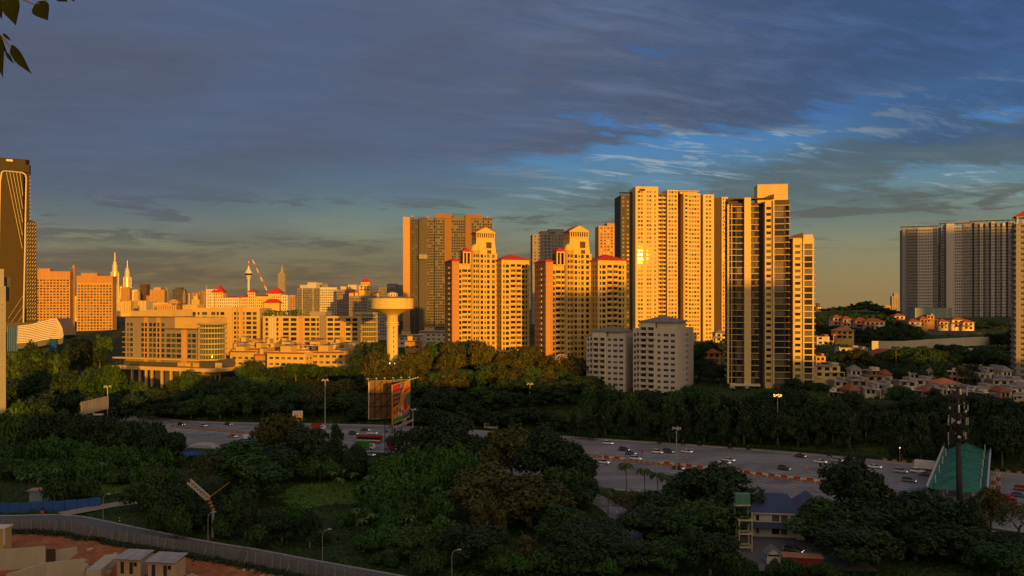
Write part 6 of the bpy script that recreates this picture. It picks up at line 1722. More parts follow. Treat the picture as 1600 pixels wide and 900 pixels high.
# ground cover: one uncountable mass of low leaves and grass over the near valley
def undergrowth():
    rng = np.random.default_rng(3)
    n = 150000
    Y = 165 + 250 * rng.random(n) ** 1.35; X = (rng.random(n) * 1740 - 870) * Y / F
    dN = ne_y(X) - Y
    ok = (dN > 2.5) & ((Y > np.interp(X, SRF[:, 0], SRF[:, 1]) + 1.5) | (X > 10))
    dt = np.min(np.hypot(X[:, None] - DT[None, ::3, 0], Y[:, None] - DT[None, ::3, 1]), 1); ok &= dt > 3.4
    sl = np.min(np.hypot(X[:, None] - SL[None, ::3, 0], Y[:, None] - SL[None, ::3, 1]), 1); ok &= sl > 4.2
    st = (X > 50) & (X < 85) & (Y > 176) & (Y < 215); ok &= ~st
    X, Y = X[ok], Y[ok]
    m_ = 26000; a_ = rng.random(m_) * 6.283; q_ = np.sqrt(rng.random(m_)); g_ = rng.random(m_) < .62      # mown grass
    X = np.r_[X, np.where(g_, -56 + 19 * q_ * np.cos(a_), -130 + 20 * q_ * np.cos(a_))]; Y = np.r_[Y, np.where(g_, 250 + 19 * q_ * np.sin(a_), 254 + 10 * q_ * np.sin(a_))]
    Z = height(X, Y)
    patch = vnoise(X, Y, 14, 2) * .6 + vnoise(X, Y, 5, 8) * .4
    hgt = np.clip(.35 + patch * 1.3, .12, 1.6)
    clear = ((X + 56) / 19) ** 2 + ((Y - 250) / 19) ** 2 < .8 + .45 * vnoise(X, Y, 6, 3)      # the mown clearing
    clear2 = ((X + 130) / 20) ** 2 + ((Y - 254) / 10) ** 2 < .8 + .45 * vnoise(X, Y, 6, 3)
    hgt = np.where(clear | clear2, .16 + .25 * np.clip(vnoise(X, Y, 3, 9), 0, 1), hgt)
    pts = np.stack([X, Y, Z + hgt * rng.random(len(X))], 1)
    nrm = np.tile(np.array([[0, -.25, .9]]), (len(X), 1))
    v, q = leaf_quads(pts, nrm, .22 + .30 * rng.random(len(X)), rng, .45)
    g = veg_mat('ground_leaves', [(0.014, 0.040, 0.008), (0.026, 0.066, 0.012), (0.056, 0.095, 0.020)])
    g2 = veg_mat('meadow_grass', [(0.050, 0.125, 0.014), (0.085, 0.170, 0.020), (0.15, 0.21, 0.032)])
    me = np_mesh('undergrowth', v, q, [g, g2])
    me.polygons.foreach_set('material_index', np.where(clear | clear2, 1, 0).astype(np.int32))
    tag(link('undergrowth', me), 'low leafy ground cover filling the valley below', 'undergrowth', kind='stuff')
    # the same on the slopes beyond the highway
    n = 60000
    Y = 280 + 330 * rng.random(n); X = (rng.random(n) * 1740 - 870) * Y / F
    ok = (Y > fe_y(X) + 4.5)
    X, Y = X[ok], Y[ok]
    pts = np.stack([X, Y, height(X, Y) + .7 * rng.random(len(X))], 1)
    v, q = leaf_quads(pts, np.tile(np.array([[0, -.4, .8]]), (len(X), 1)), .5 + .5 * rng.random(len(X)), rng, .5)
    me = np_mesh('hillside_undergrowth', v, q, [g])
    tag(link('hillside_undergrowth', me), 'low leafy ground cover on the slopes beyond the highway', 'undergrowth', kind='stuff')


undergrowth()
# clipped hedge strip on the far verge
def hedge():
    rng = np.random.default_rng(5)
    L = offset_line(FEL[(FEL[:, 0] > 15) & (FEL[:, 0] < 190)], 4.4)
    n = 9000; i = rng.integers(0, len(L) - 1, n); f = rng.random(n)[:, None]
    p = L[i] * (1 - f) + L[i + 1] * f + rng.normal(0, .45, (n, 2))
    pts = np.stack([p[:, 0], p[:, 1], .05 + 1.3 * rng.random(n)], 1)
    v, q = leaf_quads(pts, np.tile(np.array([[0, -.6, .6]]), (n, 1)), np.full(n, .22), rng)
    tag(link('hedge', np_mesh('hedge', v, q, [V_BROAD])), 'low clipped hedge along the far kerb of the highway', 'hedge')


hedge()


# tree at the viewpoint whose twigs hang into the upper left corner
def near_tree():
    bx, by = -3.4, 1.2
    z0 = gz(bx, by)
    t = thing('near_tree', 'overhanging tree with pointed leaves in the upper left corner', 'tree', (bx, by, z0))
    L = lambda px, py, d: Vector(((px - 800) * d / F - bx, d - by, H - (py - 480) * d / F - z0))
    mb = MB()
    mb.bar((0, 0, -.4), (.05, .1, 2.6), .16, 0, .12, 9); mb.bar((.05, .1, 2.6), (.25, .5, 4.6), .12, 0, .08, 9); mb.bar((.25, .5, 4.6), (-.3, .9, 6.2), .08, 0, .03, 7)
    mb.build('trunk', [M_BARK], t, True)
    mb = MB()
    D = 3.0
    hub = Vector((.22, .45, 4.3)); j = L(-60, -120, D)
    mb.bar(hub, j, .04, 0, .014, 7)
    for a, c in (((-60, -120), (20, -8)), ((20, -8), (56, 8)), ((56, 8), (84, -6)), ((56, 8), (66, 3)), ((84, -6), (110, -14)), ((-60, -120), (-14, 40)), ((-14, 40), (4, 58)), ((4, 58), (20, 78))):
        mb.bar(L(*a, D), L(*c, D), .0035, 0, .0025, 6)
    mb.build('branch', [M_BARK], t)
    LM = mat('near_leaf', (0.009, 0.014, 0.004), 0.85, 0.35, 9.0, spec=0.04, streak=1)
    def leaf(base, tip, width, bend=0.0):
        b0, t0 = L(*base, D), L(*tip, D); ax = t0 - b0; s = ax.cross(Vector((0, 1, .15))).normalized(); nn = ax.cross(s).normalized()
        mb = MB(); prof = [(0, .06), (.12, .55), (.3, .95), (.48, 1.0), (.65, .78), (.8, .45), (.92, .16), (1, .01)]
        pts = [(b0 + ax * f + nn * (math.sin(f * PI) * bend * ax.length), w * width * D / F) for f, w in prof]
        for (p, w), (q, w2) in zip(pts, pts[1:]):
            for sg in (-1, 1):
                lift = nn * .18
                a_, b_, c_, d_ = p, q, q + s * sg * w2 + lift * w2, p + s * sg * w + lift * w
                mb.quad(a_, b_, c_, d_)
        mb.build('leaf', [LM], t, True)
    for base, tip, w, bd in [((18, -10), (25, 40), 15, .1), ((60, 2), (75, 32), 15, .08), ((0, -8), (3, 31), 7, .1), ((88, -12), (106, 3), 9, .1), ((108, -16), (116, 3), 6, 0), ((2, 58), (5, 122), 9, .12), ((18, 70), (50, 116), 8, .1), ((17, 74), (29, 96), 5, .05), ((-6, 50), (12, 84), 6, .1), ((8, 80), (22, 100), 3, 0), ((4, 52), (18, 64), 2.5, 0), ((-10, 60), (-4, 120), 8, .1)]:
        leaf(base, tip, w, bd)
    # the rest of its crown, above the picture
    r = np.random.default_rng(4)
    p = r.normal(0, 1, (500, 3)) * np.array([1.3, .7, .8]) + np.array([-1.6, -1.6, 6.4])
    v, q = leaf_quads(p, np.tile(np.array([[0, 0, 1.0]]), (500, 1)), np.full(500, .07), r)
    link('crown', np_mesh('crown', v, q, [LM]), t)


near_tree()

# ------------------------------------------------------------------ villas
def villa(label, pxl, pxr, pye, Y, rot=0, wall=None, roof='flat', rm=None, storeys=2, seed=1, dep=9, group='villas on the slope'):
    """pye: pixel row of the eaves"""
    r = random.Random(seed)
    k = Y / F; W = (pxr - pxl) * k; p = P((pxl + pxr) / 2, pye, Y)
    Hh = storeys * 3.0; z = p.z - Hh
    wall = wall or M_WHITE
    b = Bld('villa', label, 'house', 0, 0, Y, rot, [wall, M_DGREY], group, loc=(p.x, p.y, z), seed=seed, sink=5, frame=FR_D)
    b.px = Y / F
    n = max(2, int(W / 3.4)); w = min(2.2, W / n * .55)
    f = cols(W, n, w, s=.8, h=2.5)
    if W > 6: f[0] = (f[0][0], f[0][1], .1, 2.6, 'b')
    b.block(-W / 2, W / 2, 0, dep, 0, Hh, 3.0, f, cols(dep, 2, 1.4), cols(dep, 2, 1.4), m=0, parapet=.5 if roof == 'flat' else 0)
    mb = MB()
    if roof == 'flat':
        mb.box(-W / 2 - .7, W * .2, -1.0, dep * .7, Hh + .02, Hh + .35); mb.box(W * .22, W / 2, 2, dep, Hh + .02, Hh + 1.5)
        b.part('roof_slab', mb, [rm or M_MGREY])
        mb = MB(); mb.box(W * .1, W / 2 + 1.6, -2.4, -.02, 2.9, 3.15); b.part('porch_slab', mb, [wall])
        mb = MB(); mb.box(W / 2 + 1.2, W / 2 + 1.5, -2.3, -2.0, -3, 2.88); b.part('porch_post', mb, [wall])
        mb = MB(); mb.box(-W / 2 - .35, -W / 2 - .02, -1.2, dep * .5, -3, Hh + .9); b.part('fin_wall', mb, [M_TAUPE if seed % 2 else wall])
    else:
        mb.hip(-W / 2, W / 2, 0, dep, Hh + .25, 2.4, .8); b.part('roof', mb, [rm or M_OLDROOF])
        mb = MB(); mb.hip(-W / 2 - 2.5, -W / 2 + W * .5, -3, -.9, 3.1, 1.0, .3); mb.box(-W / 2 - 2.4, -W / 2 - 2.1, -2.9, -2.6, -3, 2.8, 1); b.part('porch_roof', mb, [rm or M_OLDROOF, wall])
    b.done(minpx=2.5)


M_PINK = mat('dusky_render', (0.42, 0.33, 0.28), 0.85, 0.12, 0.2)
M_ORROOF = mat('orange_roof', (0.48, 0.16, 0.05), 0.75, 0.2, 0.6, streak=1)
VL = [  # front row, below the dark balcony tower and to the right
    ('cream modern house touching the dark balcony tower', 1273, 1312, 572, 405, -6, M_CREAM2, 'flat', None), ('grey flat-roofed villa with dark fins, first in the front row', 1302, 1328, 596, 385, 4, M_GREYR, 'flat', None),
    ('taupe flat-roofed villa, second in the front row', 1328, 1358, 595, 384, 4, M_TAUPE, 'flat', None), ('villa with brown parapet behind the front row', 1354, 1394, 588, 398, -4, M_PINK, 'flat', M_OLDROOF),
    ('white villa with low porch, third in the front row', 1370, 1396, 601, 382, 4, M_WHITE, 'flat', None), ('warm lit villa with balcony in the middle of the front row', 1404, 1434, 596, 384, 2, M_PINK, 'flat', None),
    ('pale flat-roofed villa behind the warm lit one', 1430, 1459, 594, 392, 2, M_GREYR, 'flat', None), ('villa with bright orange-red hipped roof near the telecom antennas', 1466, 1500, 600, 384, 6, M_WHITE, 'hip', M_ORROOF),
    ('long grey bungalow right of the telecom antennas', 1520, 1556, 606, 380, 2, M_GREYR, 'flat', None), ('pale villa with car porch right of the grey bungalow', 1556, 1592, 608, 378, 2, M_WHITE, 'flat', None),
    ('white upper house at the right above the bungalows', 1543, 1566, 576, 425, -4, M_WHITE, 'flat', None), ('wide grey roofed house at the far right edge', 1550, 1600, 594, 400, 0, M_GREYR, 'flat', None), ('villa with lilac grey roof at the right edge', 1586, 1620, 606, 380, 0, M_WHITE, 'hip', M_SLATE),
    ('white villa half hidden left of the telecom antennas', 1448, 1470, 607, 378, 3, M_GREYR, 'flat', None), ('low villa under the telecom antennas', 1500, 1524, 608, 378, 3, M_GREYR, 'flat', None),
    # behind
    ('yellow house behind the cream modern one', 1274, 1290, 557, 450, 0, M_CREAM, 'flat', M_ORROOF), ('white two storey house under the pale retaining wall', 1312, 1342, 544, 500, -5, M_WHITE, 'flat', None), ('white house right of it below the retaining wall', 1337, 1356, 546, 500, 5, M_WHITE, 'flat', None),
    ('house with broad faded red roof below the retaining wall', 1364, 1404, 552, 490, -6, M_WHITE, 'hip', M_OLDROOF), ('villa with sunlit orange roof on the mid slope', 1306, 1334, 517, 560, -4, M_CREAM, 'hip', M_ORROOF),
    ('grey house left of the sunlit orange roof', 1276, 1296, 526, 560, 0, M_GREYR, 'flat', M_OLDROOF), ('white low pavilion roof on the green slope', 1500, 1534, 549, 500, 0, M_WHITE, 'flat', M_WHITE),
    # upper row
    ('upper villa with twin hipped roofs nearest the dark tower', 1302, 1317, 497, 640, 0, M_GREYR, 'hip', None), ('small upper villa right of the twin roofed one', 1317, 1330, 499, 635, 0, M_WHITE, 'hip', None),
    ('upper villa with broad brown roof', 1336, 1356, 501, 630, 0, M_PINK, 'hip', None), ('upper villa with pale walls left of the big dark tree', 1352, 1382, 503, 625, -4, M_WHITE, 'hip', None),
    ('upper villa right of the big dark tree', 1420, 1440, 503, 625, 0, M_WHITE, 'hip', None), ('sunlit orange tower house in the upper row', 1448, 1460, 493, 640, 0, M_ORNG, 'flat', None), ('upper villa beside the orange tower house', 1438, 1450, 499, 630, 0, M_ORNG, 'hip', None),
    ('upper villa in front of the jade podium', 1468, 1482, 503, 640, 0, M_WHITE, 'hip', None), ('upper villa with white columns', 1488, 1508, 500, 640, 0, M_WHITE, 'hip', None), ('upper villa with red roof at the end of the row', 1505, 1522, 504, 636, 0, M_WHITE, 'hip', None),
    ('dim villa behind the upper row', 1398, 1414, 494, 700, 0, M_GREYR, 'hip', None), ('small orange lit house on the gap side of the dark balcony tower', 1106, 1126, 552, 470, 0, M_TERRA, 'hip', None), ('white roofed house in the gap left of the dark balcony tower', 1118, 1136, 521, 560, 0, M_WHITE, 'hip', M_SLATE)]
for i, (lb, a, c, e, Y, ro, wm, rf, rm) in enumerate(VL): villa(lb, a, c, e, Y, ro, wm, rf, rm, 2, 200 + i, dep=9)

for i in range(20):      # the small shaded houses packed between the larger villas
    r_ = random.Random(700 + i); a = 1296 + (i % 10) * 30 + r_.uniform(-8, 8); w_ = r_.uniform(12, 20); rowi = i // 10
    villa('small %s house %s, %s from the dark tower' % (('grey', 'white', 'taupe', 'pale pink')[i % 4], ('behind the front villas', 'before the front villas')[rowi], ('first', 'second', 'third', 'fourth', 'fifth', 'sixth', 'seventh', 'eighth', 'ninth', 'tenth')[i % 10]),
          a, a + w_, (582, 611)[rowi] + r_.uniform(-4, 4), (412, 374)[rowi] + r_.uniform(-4, 4), r_.uniform(-15, 15), (M_GREYR, M_WHITE, M_TAUPE, M_PINK)[i % 4], ('flat', 'hip', 'flat', 'hip')[i % 4], (None, M_SLATE, M_WHITE, M_OLDROOF)[i % 4], 2 if rowi == 0 else 1 + i % 2, 720 + i, 8)


def long_wall(name, label, pts, top, th, m, cat='wall', panels=4.0):
    """a wall along world points (x, y, z0); built of panels"""
    t = thing(name, label, cat, (pts[0][0], pts[0][1], pts[0][2]))
    o = Vector(pts[0])
    for a, c in zip(pts, pts[1:]):
        a, c = Vector(a), Vector(c); n = max(1, int((c - a).length / panels))
        for i in range(n):
            p, q = a.lerp(c, i / n) - o, a.lerp(c, (i + .992) / n) - o
            d = (q - p); d.z = 0; s = Vector((-d.y, d.x, 0)).normalized() * th / 2
            mb = MB(); dz = Vector((0, 0, top)); lo = Vector((0, 0, -2.5))
            A = [p - s + lo, q - s + lo, q + s + lo, p + s + lo]; B = [p - s + dz, q - s + dz, q + s + dz, p + s + dz]
            mb.quad(*B)
            for k in range(4): mb.quad(A[k], A[(k + 1) % 4], B[(k + 1) % 4], B[k])
            mb.build('panel', [m], t)
    return t


M_PALEW = mat('pale_wall', (0.52, 0.45, 0.33), 0.9, 0.12, 0.3)
def gpt(px, py, Y):
    p = P(px, py, Y); return (p.x, p.y, p.z)


long_wall('retaining_wall', 'long pale boundary wall curving across the green slope', [gpt(1362, 541, 520), gpt(1410, 541, 530), gpt(1470, 537, 545), gpt(1530, 534, 560), gpt(1564, 534, 575)], 3.4, .5, M_PALEW, panels=7)
long_wall('retaining_wall', 'dark stone retaining wall under the white columned villa', [gpt(1438, 530, 600), gpt(1500, 531, 605), gpt(1534, 533, 610)], 6.5, .8, mat('dark_stone', (0.10, 0.095, 0.085), 0.95, 0.3, 0.4), panels=9)


# ------------------------------------------------------------------ street furniture
M_GALV = mat('galvanised', (0.38, 0.38, 0.38), 0.5, 0.1, metal=0.4)
E_SOD = mat('sodium_lamp', (0.9, 0.5, 0.25), 0.4, 0, emit=(1.0, 0.35, 0.10, 2.2))
M_LAMPOFF = mat('lamp_head', (0.55, 0.50, 0.46), 0.5, 0.1)


def high_mast(px, pyt, Y, label, lit=False, z=None):
    x = (px - 800) * Y / F; z = max(0.0, gz(x, Y)) if z is None else z; h = H - (pyt - 480) * Y / F - z
    t = thing('high_mast_light', label, 'lamp post', (x, Y, z), 0, 'high mast lights along the highway')
    mb = MB(); mb.bar((0, 0, -.5), (0, 0, h - .6), .30, 0, .15, 8); mb.build('pole', [M_GALV], t)
    mb = MB(); mb.lathe([(1.1, h - .75), (1.25, h - .7), (1.25, h - .55), (1.1, h - .5)], 16)
    for i in range(4): a = PI * i / 2; mb.bar((0, 0, h - .6), (1.2 * math.cos(a), 1.2 * math.sin(a), h - .6), .05)
    mb.build('ring', [M_GALV], t)
    for i in range(8):
        a = 2 * PI * i / 8 + .2; mb = MB(); mb.box(-.32, .32, -.22, .22, h - .95 + (.55 if i % 2 else 0), h - .66 + (.55 if i % 2 else 0), 0, a, 1.35 * math.cos(a), 1.35 * math.sin(a)); mb.build('floodlight', [E_SOD if lit else M_LAMPOFF], t)


high_mast(508, 592, 398, 'high mast light between the round logo sign and the billboard'); high_mast(828, 598, 396, 'high mast light before the dark trees at the centre')
high_mast(1057, 667, 286, 'high mast light standing in the toll apron median'); high_mast(1215, 616, 333, 'lit high mast light with orange lamps', True)
high_mast(168, 602, 372, 'high mast light above the blank grey billboard'); high_mast(645, 638, 372, 'short mast light right of the colour billboard')


def street_lamp(px, pyb, pyt, label, lean=1):
    Y = 58 * F / (pyb - 480); x = (px - 800) * Y / F; z = .3; Hh = (H - (pyt - 480) * Y / F) - z
    t = thing('street_lamp', label, 'lamp post', (x, Y, z), 0, 'curved street lamps along the service road')
    mb = MB(); mb.bar((0, 0, -.4), (0, 0, Hh * .78), .10, 0, .07, 8)
    pts = [(0, Hh * .78), (.12 * lean, Hh * .88), (.5 * lean, Hh * .96), (1.3 * lean, Hh)]
    for a, c in zip(pts, pts[1:]): mb.bar((a[0], 0, a[1]), (c[0], 0, c[1]), .07, 0, .05, 8)
    mb.build('pole', [M_GALV], t)
    mb = MB(); mb.box(min(1.2 * lean, 2.0 * lean), max(1.2 * lean, 2.0 * lean), -.16, .16, Hh - .03, Hh + .12); mb.build('lamp_head', [M_LAMPOFF], t)


street_lamp(325, 850, 800, 'curved street lamp below the striped lattice boom'); street_lamp(504, 878, 827, 'curved street lamp in the middle of the service road'); street_lamp(706, 909, 859, 'curved street lamp at the bottom edge'); street_lamp(161, 816, 772, 'curved street lamp by the dirt track junction')
# delineator post with black and white bands
t = thing('marker_post', 'black and white banded marker post beside the service road', 'post', (*P(187, 817, 216).xy, 0))
for i in range(5): mb = MB(); mb.bar((0, 0, .0 + i * .4), (0, 0, .4 + i * .4 - .01), .11, 0, .11, 8); mb.build('band', [M_WHITE if i % 2 else FR_D], t)
# distant lit beacon post
t = thing('beacon_post', 'thin post with a small orange light before the dark trees', 'lamp post', (*P(1406, 718, 300).xy, 0))
mb = MB(); mb.bar((0, 0, 0), (0, 0, 5.3), .09); mb.build('pole', [M_GALV], t); mb = MB(); mb.lathe([(.14, 5.3), (.24, 5.5), (.14, 5.75)], 8); mb.build('lamp', [E_SOD], t)


# median barriers
def along(L, s):
    seg = np.r_[0, np.cumsum(np.hypot(*np.diff(L, axis=0).T))]
    x, y = np.interp(s, seg, L[:, 0]), np.interp(s, seg, L[:, 1]); x2, y2 = np.interp(s + 1, seg, L[:, 0]), np.interp(s + 1, seg, L[:, 1])
    return x, y, math.atan2(y2 - y, x2 - x)


def s_of_x(L, x):
    seg = np.r_[0, np.cumsum(np.hypot(*np.diff(L, axis=0).T))]
    return float(np.interp(x, L[:, 0], seg))


M_ORB = mat('orange_concrete', (0.34, 0.16, 0.06), 0.85, 0.2, 1.0); M_PRED = mat('red_plastic', (0.42, 0.03, 0.02), 0.5, 0.15, 1.0); M_PWHT = mat('cream_plastic', (0.62, 0.55, 0.42), 0.5, 0.15, 1.0)


def jersey(L, w, m):
    mb = MB()
    pr = [(-.32, 0), (-.32, .15), (-.14, .4), (-.1, .95), (.1, .95), (.14, .4), (.32, .15), (.32, 0)]
    n = len(pr)
    for k in range(n - 1):
        a, c = pr[k], pr[k + 1]; mb.quad((-w / 2, a[0], a[1]), (-w / 2, c[0], c[1]), (w / 2, c[0], c[1]), (w / 2, a[0], a[1]))
    mb.poly([(-w / 2, p[0], p[1]) for p in reversed(pr)]); mb.poly([(w / 2, p[0], p[1]) for p in pr])
    return mb.mesh('barrier', [m])


BJ = jersey(None, 1.5, M_ORB); BR = jersey(None, 2.05, M_PRED); BW = jersey(None, 2.05, M_PWHT)
for x0, x1, lb, off in ((-165, -100, 'orange concrete block in the median at the left end of the highway', 0), (-48, -36, 'orange concrete block in the median behind the billboard legs', 0), (16, 34, 'orange concrete block in the median left of the barrier gap', 0), (38, 122, 'orange concrete block in the median below the red and white barrier', -2.6)):
    s0, s1 = s_of_x(MEDL, x0), s_of_x(MEDL, x1); LL = offset_line(MEDL, off); s = s0
    while s < s1:
        x, y, a = along(LL, s); o = link('concrete_barrier', BJ, None, (x, y, 0.008), a); tag(o, lb, 'barrier', lb + ' row'); s += 2.25
for x0, x1, lb in ((34, 42, 'left'), (55, 112, 'long')):
    s = s_of_x(MEDL, x0); s1 = s_of_x(MEDL, x1); LL = offset_line(MEDL, .6); i = 0
    while s < s1:
        x, y, a = along(LL, s); red = i % 2 == 1
        o = link('plastic_barrier', BR if red else BW, None, (x, y, 0.008), a)
        tag(o, ('red' if red else 'cream') + (' plastic barrier block in the long red and white row' if lb == 'long' else ' plastic barrier block in the short row left of the gap'), 'barrier', ('red' if red else 'cream') + ' barriers, ' + lb + ' row'); s += 2.12; i += 1
s = s_of_x(FEL, 140); LL = offset_line(FEL, 1.2); i = 0
while s < s_of_x(FEL, 240):
    x, y, a = along(LL, s); o = link('kerb_block', BJ, None, (x, y, .09), a); tag(o, 'yellowish concrete block in the row on the far kerb near the toll canopy', 'barrier', 'kerb blocks near the toll canopy'); s += 3.3; i += 1
# small warning signs on the apron
for px, py, lb in ((1003, 713, 'small red warning sign on a stand at the barrier gap'), (1073, 722, 'orange round warning sign in the apron'), (1260, 738, 'orange warning sign above the red and white row')):
    Y = 58 * F / (py - 480); t = thing('warning_sign', lb, 'sign', ((px - 800) * Y / F, Y, .01))
    mb = MB(); mb.bar((0, 0, 0), (0, 0, 1.4), .05); mb.bar((-.4, 0, 0), (.4, 0, .02), .05); mb.build('stand', [FR_D], t)
    mb = MB(); mb.lathe([(.01, -.03), (.55, -.02), (.55, .02), (.01, .03)], 16); o = mb.build('disc', [mat('sign_orange', (0.55, 0.20, 0.03), 0.5, 0.1) if 'orange' in lb else M_PRED], t); o.location = (0, -.08, 1.7); o.rotation_euler = (PI / 2, 0, 0)


# ------------------------------------------------------------------ vehicles
M_TYRE = mat('tyre', (0.02, 0.02, 0.02), 0.85, 0.1); M_RIM = mat('rim', (0.35, 0.35, 0.36), 0.35, 0.05, metal=0.7)
CARCOL = {'white': (0.70, 0.69, 0.66), 'black': (0.018, 0.018, 0.02), 'grey': (0.10, 0.105, 0.115), 'silver': (0.36, 0.36, 0.37), 'red': (0.40, 0.025, 0.02), 'blue': (0.03, 0.07, 0.22), 'orange': (0.45, 0.12, 0.03), 'beige': (0.42, 0.36, 0.28), 'navy': (0.035, 0.045, 0.085)}
E_TAIL = mat('tail_lamp', (0.4, 0.02, 0.01), 0.4, 0, emit=(1, .05, .02, .6)); E_HEAD = mat('head_lamp', (0.8, 0.8, 0.75), 0.3, 0, emit=(1, .95, .85, 1.2))
VM = {}


def wheel_mesh():
    if 'wheel' in VM: return VM['wheel'], VM['rim']
    mb = MB(); mb.lathe([(.12, -.11), (.31, -.11), (.33, -.06), (.33, .06), (.31, .11), (.12, .11)], 16); VM['wheel'] = mb.mesh('wheel', [M_TYRE])
    mb = MB(); mb.lathe([(.02, -.118), (.2, -.118), (.2, .118), (.02, .118)], 12); VM['rim'] = mb.mesh('rim', [M_RIM])
    return VM['wheel'], VM['rim']


def loft(mb, sections, m):
    """sections: list of (x, [(y, z), ...]) rings, same count"""
    i0 = len(mb.v); n = len(sections[0][1])
    for x, ring in sections: mb.v += [(x, y, z) for y, z in ring]
    for s in range(len(sections) - 1):
        for k in range(n):
            j = (k + 1) % n; mb.f.append((i0 + s * n + k, i0 + (s + 1) * n + k, i0 + (s + 1) * n + j, i0 + s * n + j)); mb.m.append(m)
    mb.f.append(tuple(i0 + k for k in range(n))); mb.m.append(m); mb.f.append(tuple(i0 + (len(sections) - 1) * n + n - 1 - k for k in range(n))); mb.m.append(m)


def car_meshes(color, kind):
    key = (color, kind)
    if key in VM: return VM[key]
    pm = mat('paint_' + color, CARCOL[color], 0.25, 0.0, spec=0.6)
    def ring(w, z0, z1, t=.06): return [(-w, z0), (-w - t, (z0 + z1) / 2), (-w + .06, z1), (w - .06, z1), (w + t, (z0 + z1) / 2), (w, z0)]
    sed = kind == 'sedan'
    bw = .84
    mb = MB()
    hood, boot = (.78, .82) if sed else (.92, .98)
    loft(mb, [(-2.2, ring(.70, .42, .70)), (-2.1, ring(.80, .30, boot)), (-1.5, ring(bw, .26, boot + .06)), (0, ring(bw, .25, .92 if sed else 1.0)), (1.1, ring(bw, .26, hood + .08)), (1.9, ring(.80, .30, hood - .04)), (2.2, ring(.66, .40, .62))], 0)
    roof = 1.42 if sed else 1.68
    r0, r1 = (-.9, .35) if sed else (-1.75, .35)
    # roof panel and pillars
    loft(mb, [(r0, [(-.58, roof - .06), (-.5, roof), (.5, roof), (.58, roof - .06)]), ((r0 + r1) / 2, [(-.62, roof - .05), (-.54, roof + .02), (.54, roof + .02), (.62, roof - .05)]), (r1, [(-.58, roof - .06), (-.5, roof - .01), (.5, roof - .01), (.58, roof - .06)])], 0)
    body = mb.mesh('body', [pm])
    mb = MB(); zb = .9 if sed else .98
    b0, b1 = (-1.75, 1.15) if sed else (-2.1, 1.2)
    loft(mb, [(b0, [(-.74, zb - .03), (-.70, zb), (.70, zb), (.74, zb - .03)]), (r0, [(-.76, zb - .03), (-.575, roof - .055), (.575, roof - .055), (.76, zb - .03)]), (r1, [(-.76, zb - .03), (-.575, roof - .06), (.575, roof - .06), (.76, zb - .03)]), (b1, [(-.74, zb - .08), (-.70, zb - .05), (.70, zb - .05), (.74, zb - .08)])], 0)
    gl = mb.mesh('window', [G_DARK])
    h = MB()
    for s in (-1, 1): h.box(2.02, 2.2, s * .58 - .16, s * .58 + .16, .56, .70)
    t = MB()
    for s in (-1, 1): t.box(-2.22, -2.08, s * .62 - .13, s * .62 + .13, .62, .80)
    VM[key] = (body, gl, h.mesh('headlight', [E_HEAD]), t.mesh('taillight', [E_TAIL]))
    return VM[key]


def heading(x, y):
    d = np.hypot(MEDL[:, 0] - x, MEDL[:, 1] - y); i = int(np.clip(d.argmin(), 1, len(MEDL) - 2)); v = MEDL[i + 1] - MEDL[i - 1]
    return math.atan2(v[1], v[0])


def ground_at(px, py): Y = 58 * F / (py - 480); return (px - 800) * Y / F, Y


def car(px, py, color, kind, label, back=False, dz=0.01):
    x, y = ground_at(px, py + 2.5)
    t = thing('car', label, 'car', (x, y, dz), heading(x, y) + (PI if back else 0), 'vehicles on the highway')
    body, gl, h, tl = car_meshes(color, kind)
    link('body', body, t); link('window', gl, t); link('headlight', h, t); link('taillight', tl, t)
    w, r = wheel_mesh()
    for wx in (-1.35, 1.35):
        for s in (-1, 1):
            o = link('wheel', w, t, (wx, s * .76, .33)); o.rotation_euler = (PI / 2, 0, 0); q = link('rim', r, o)
    return t


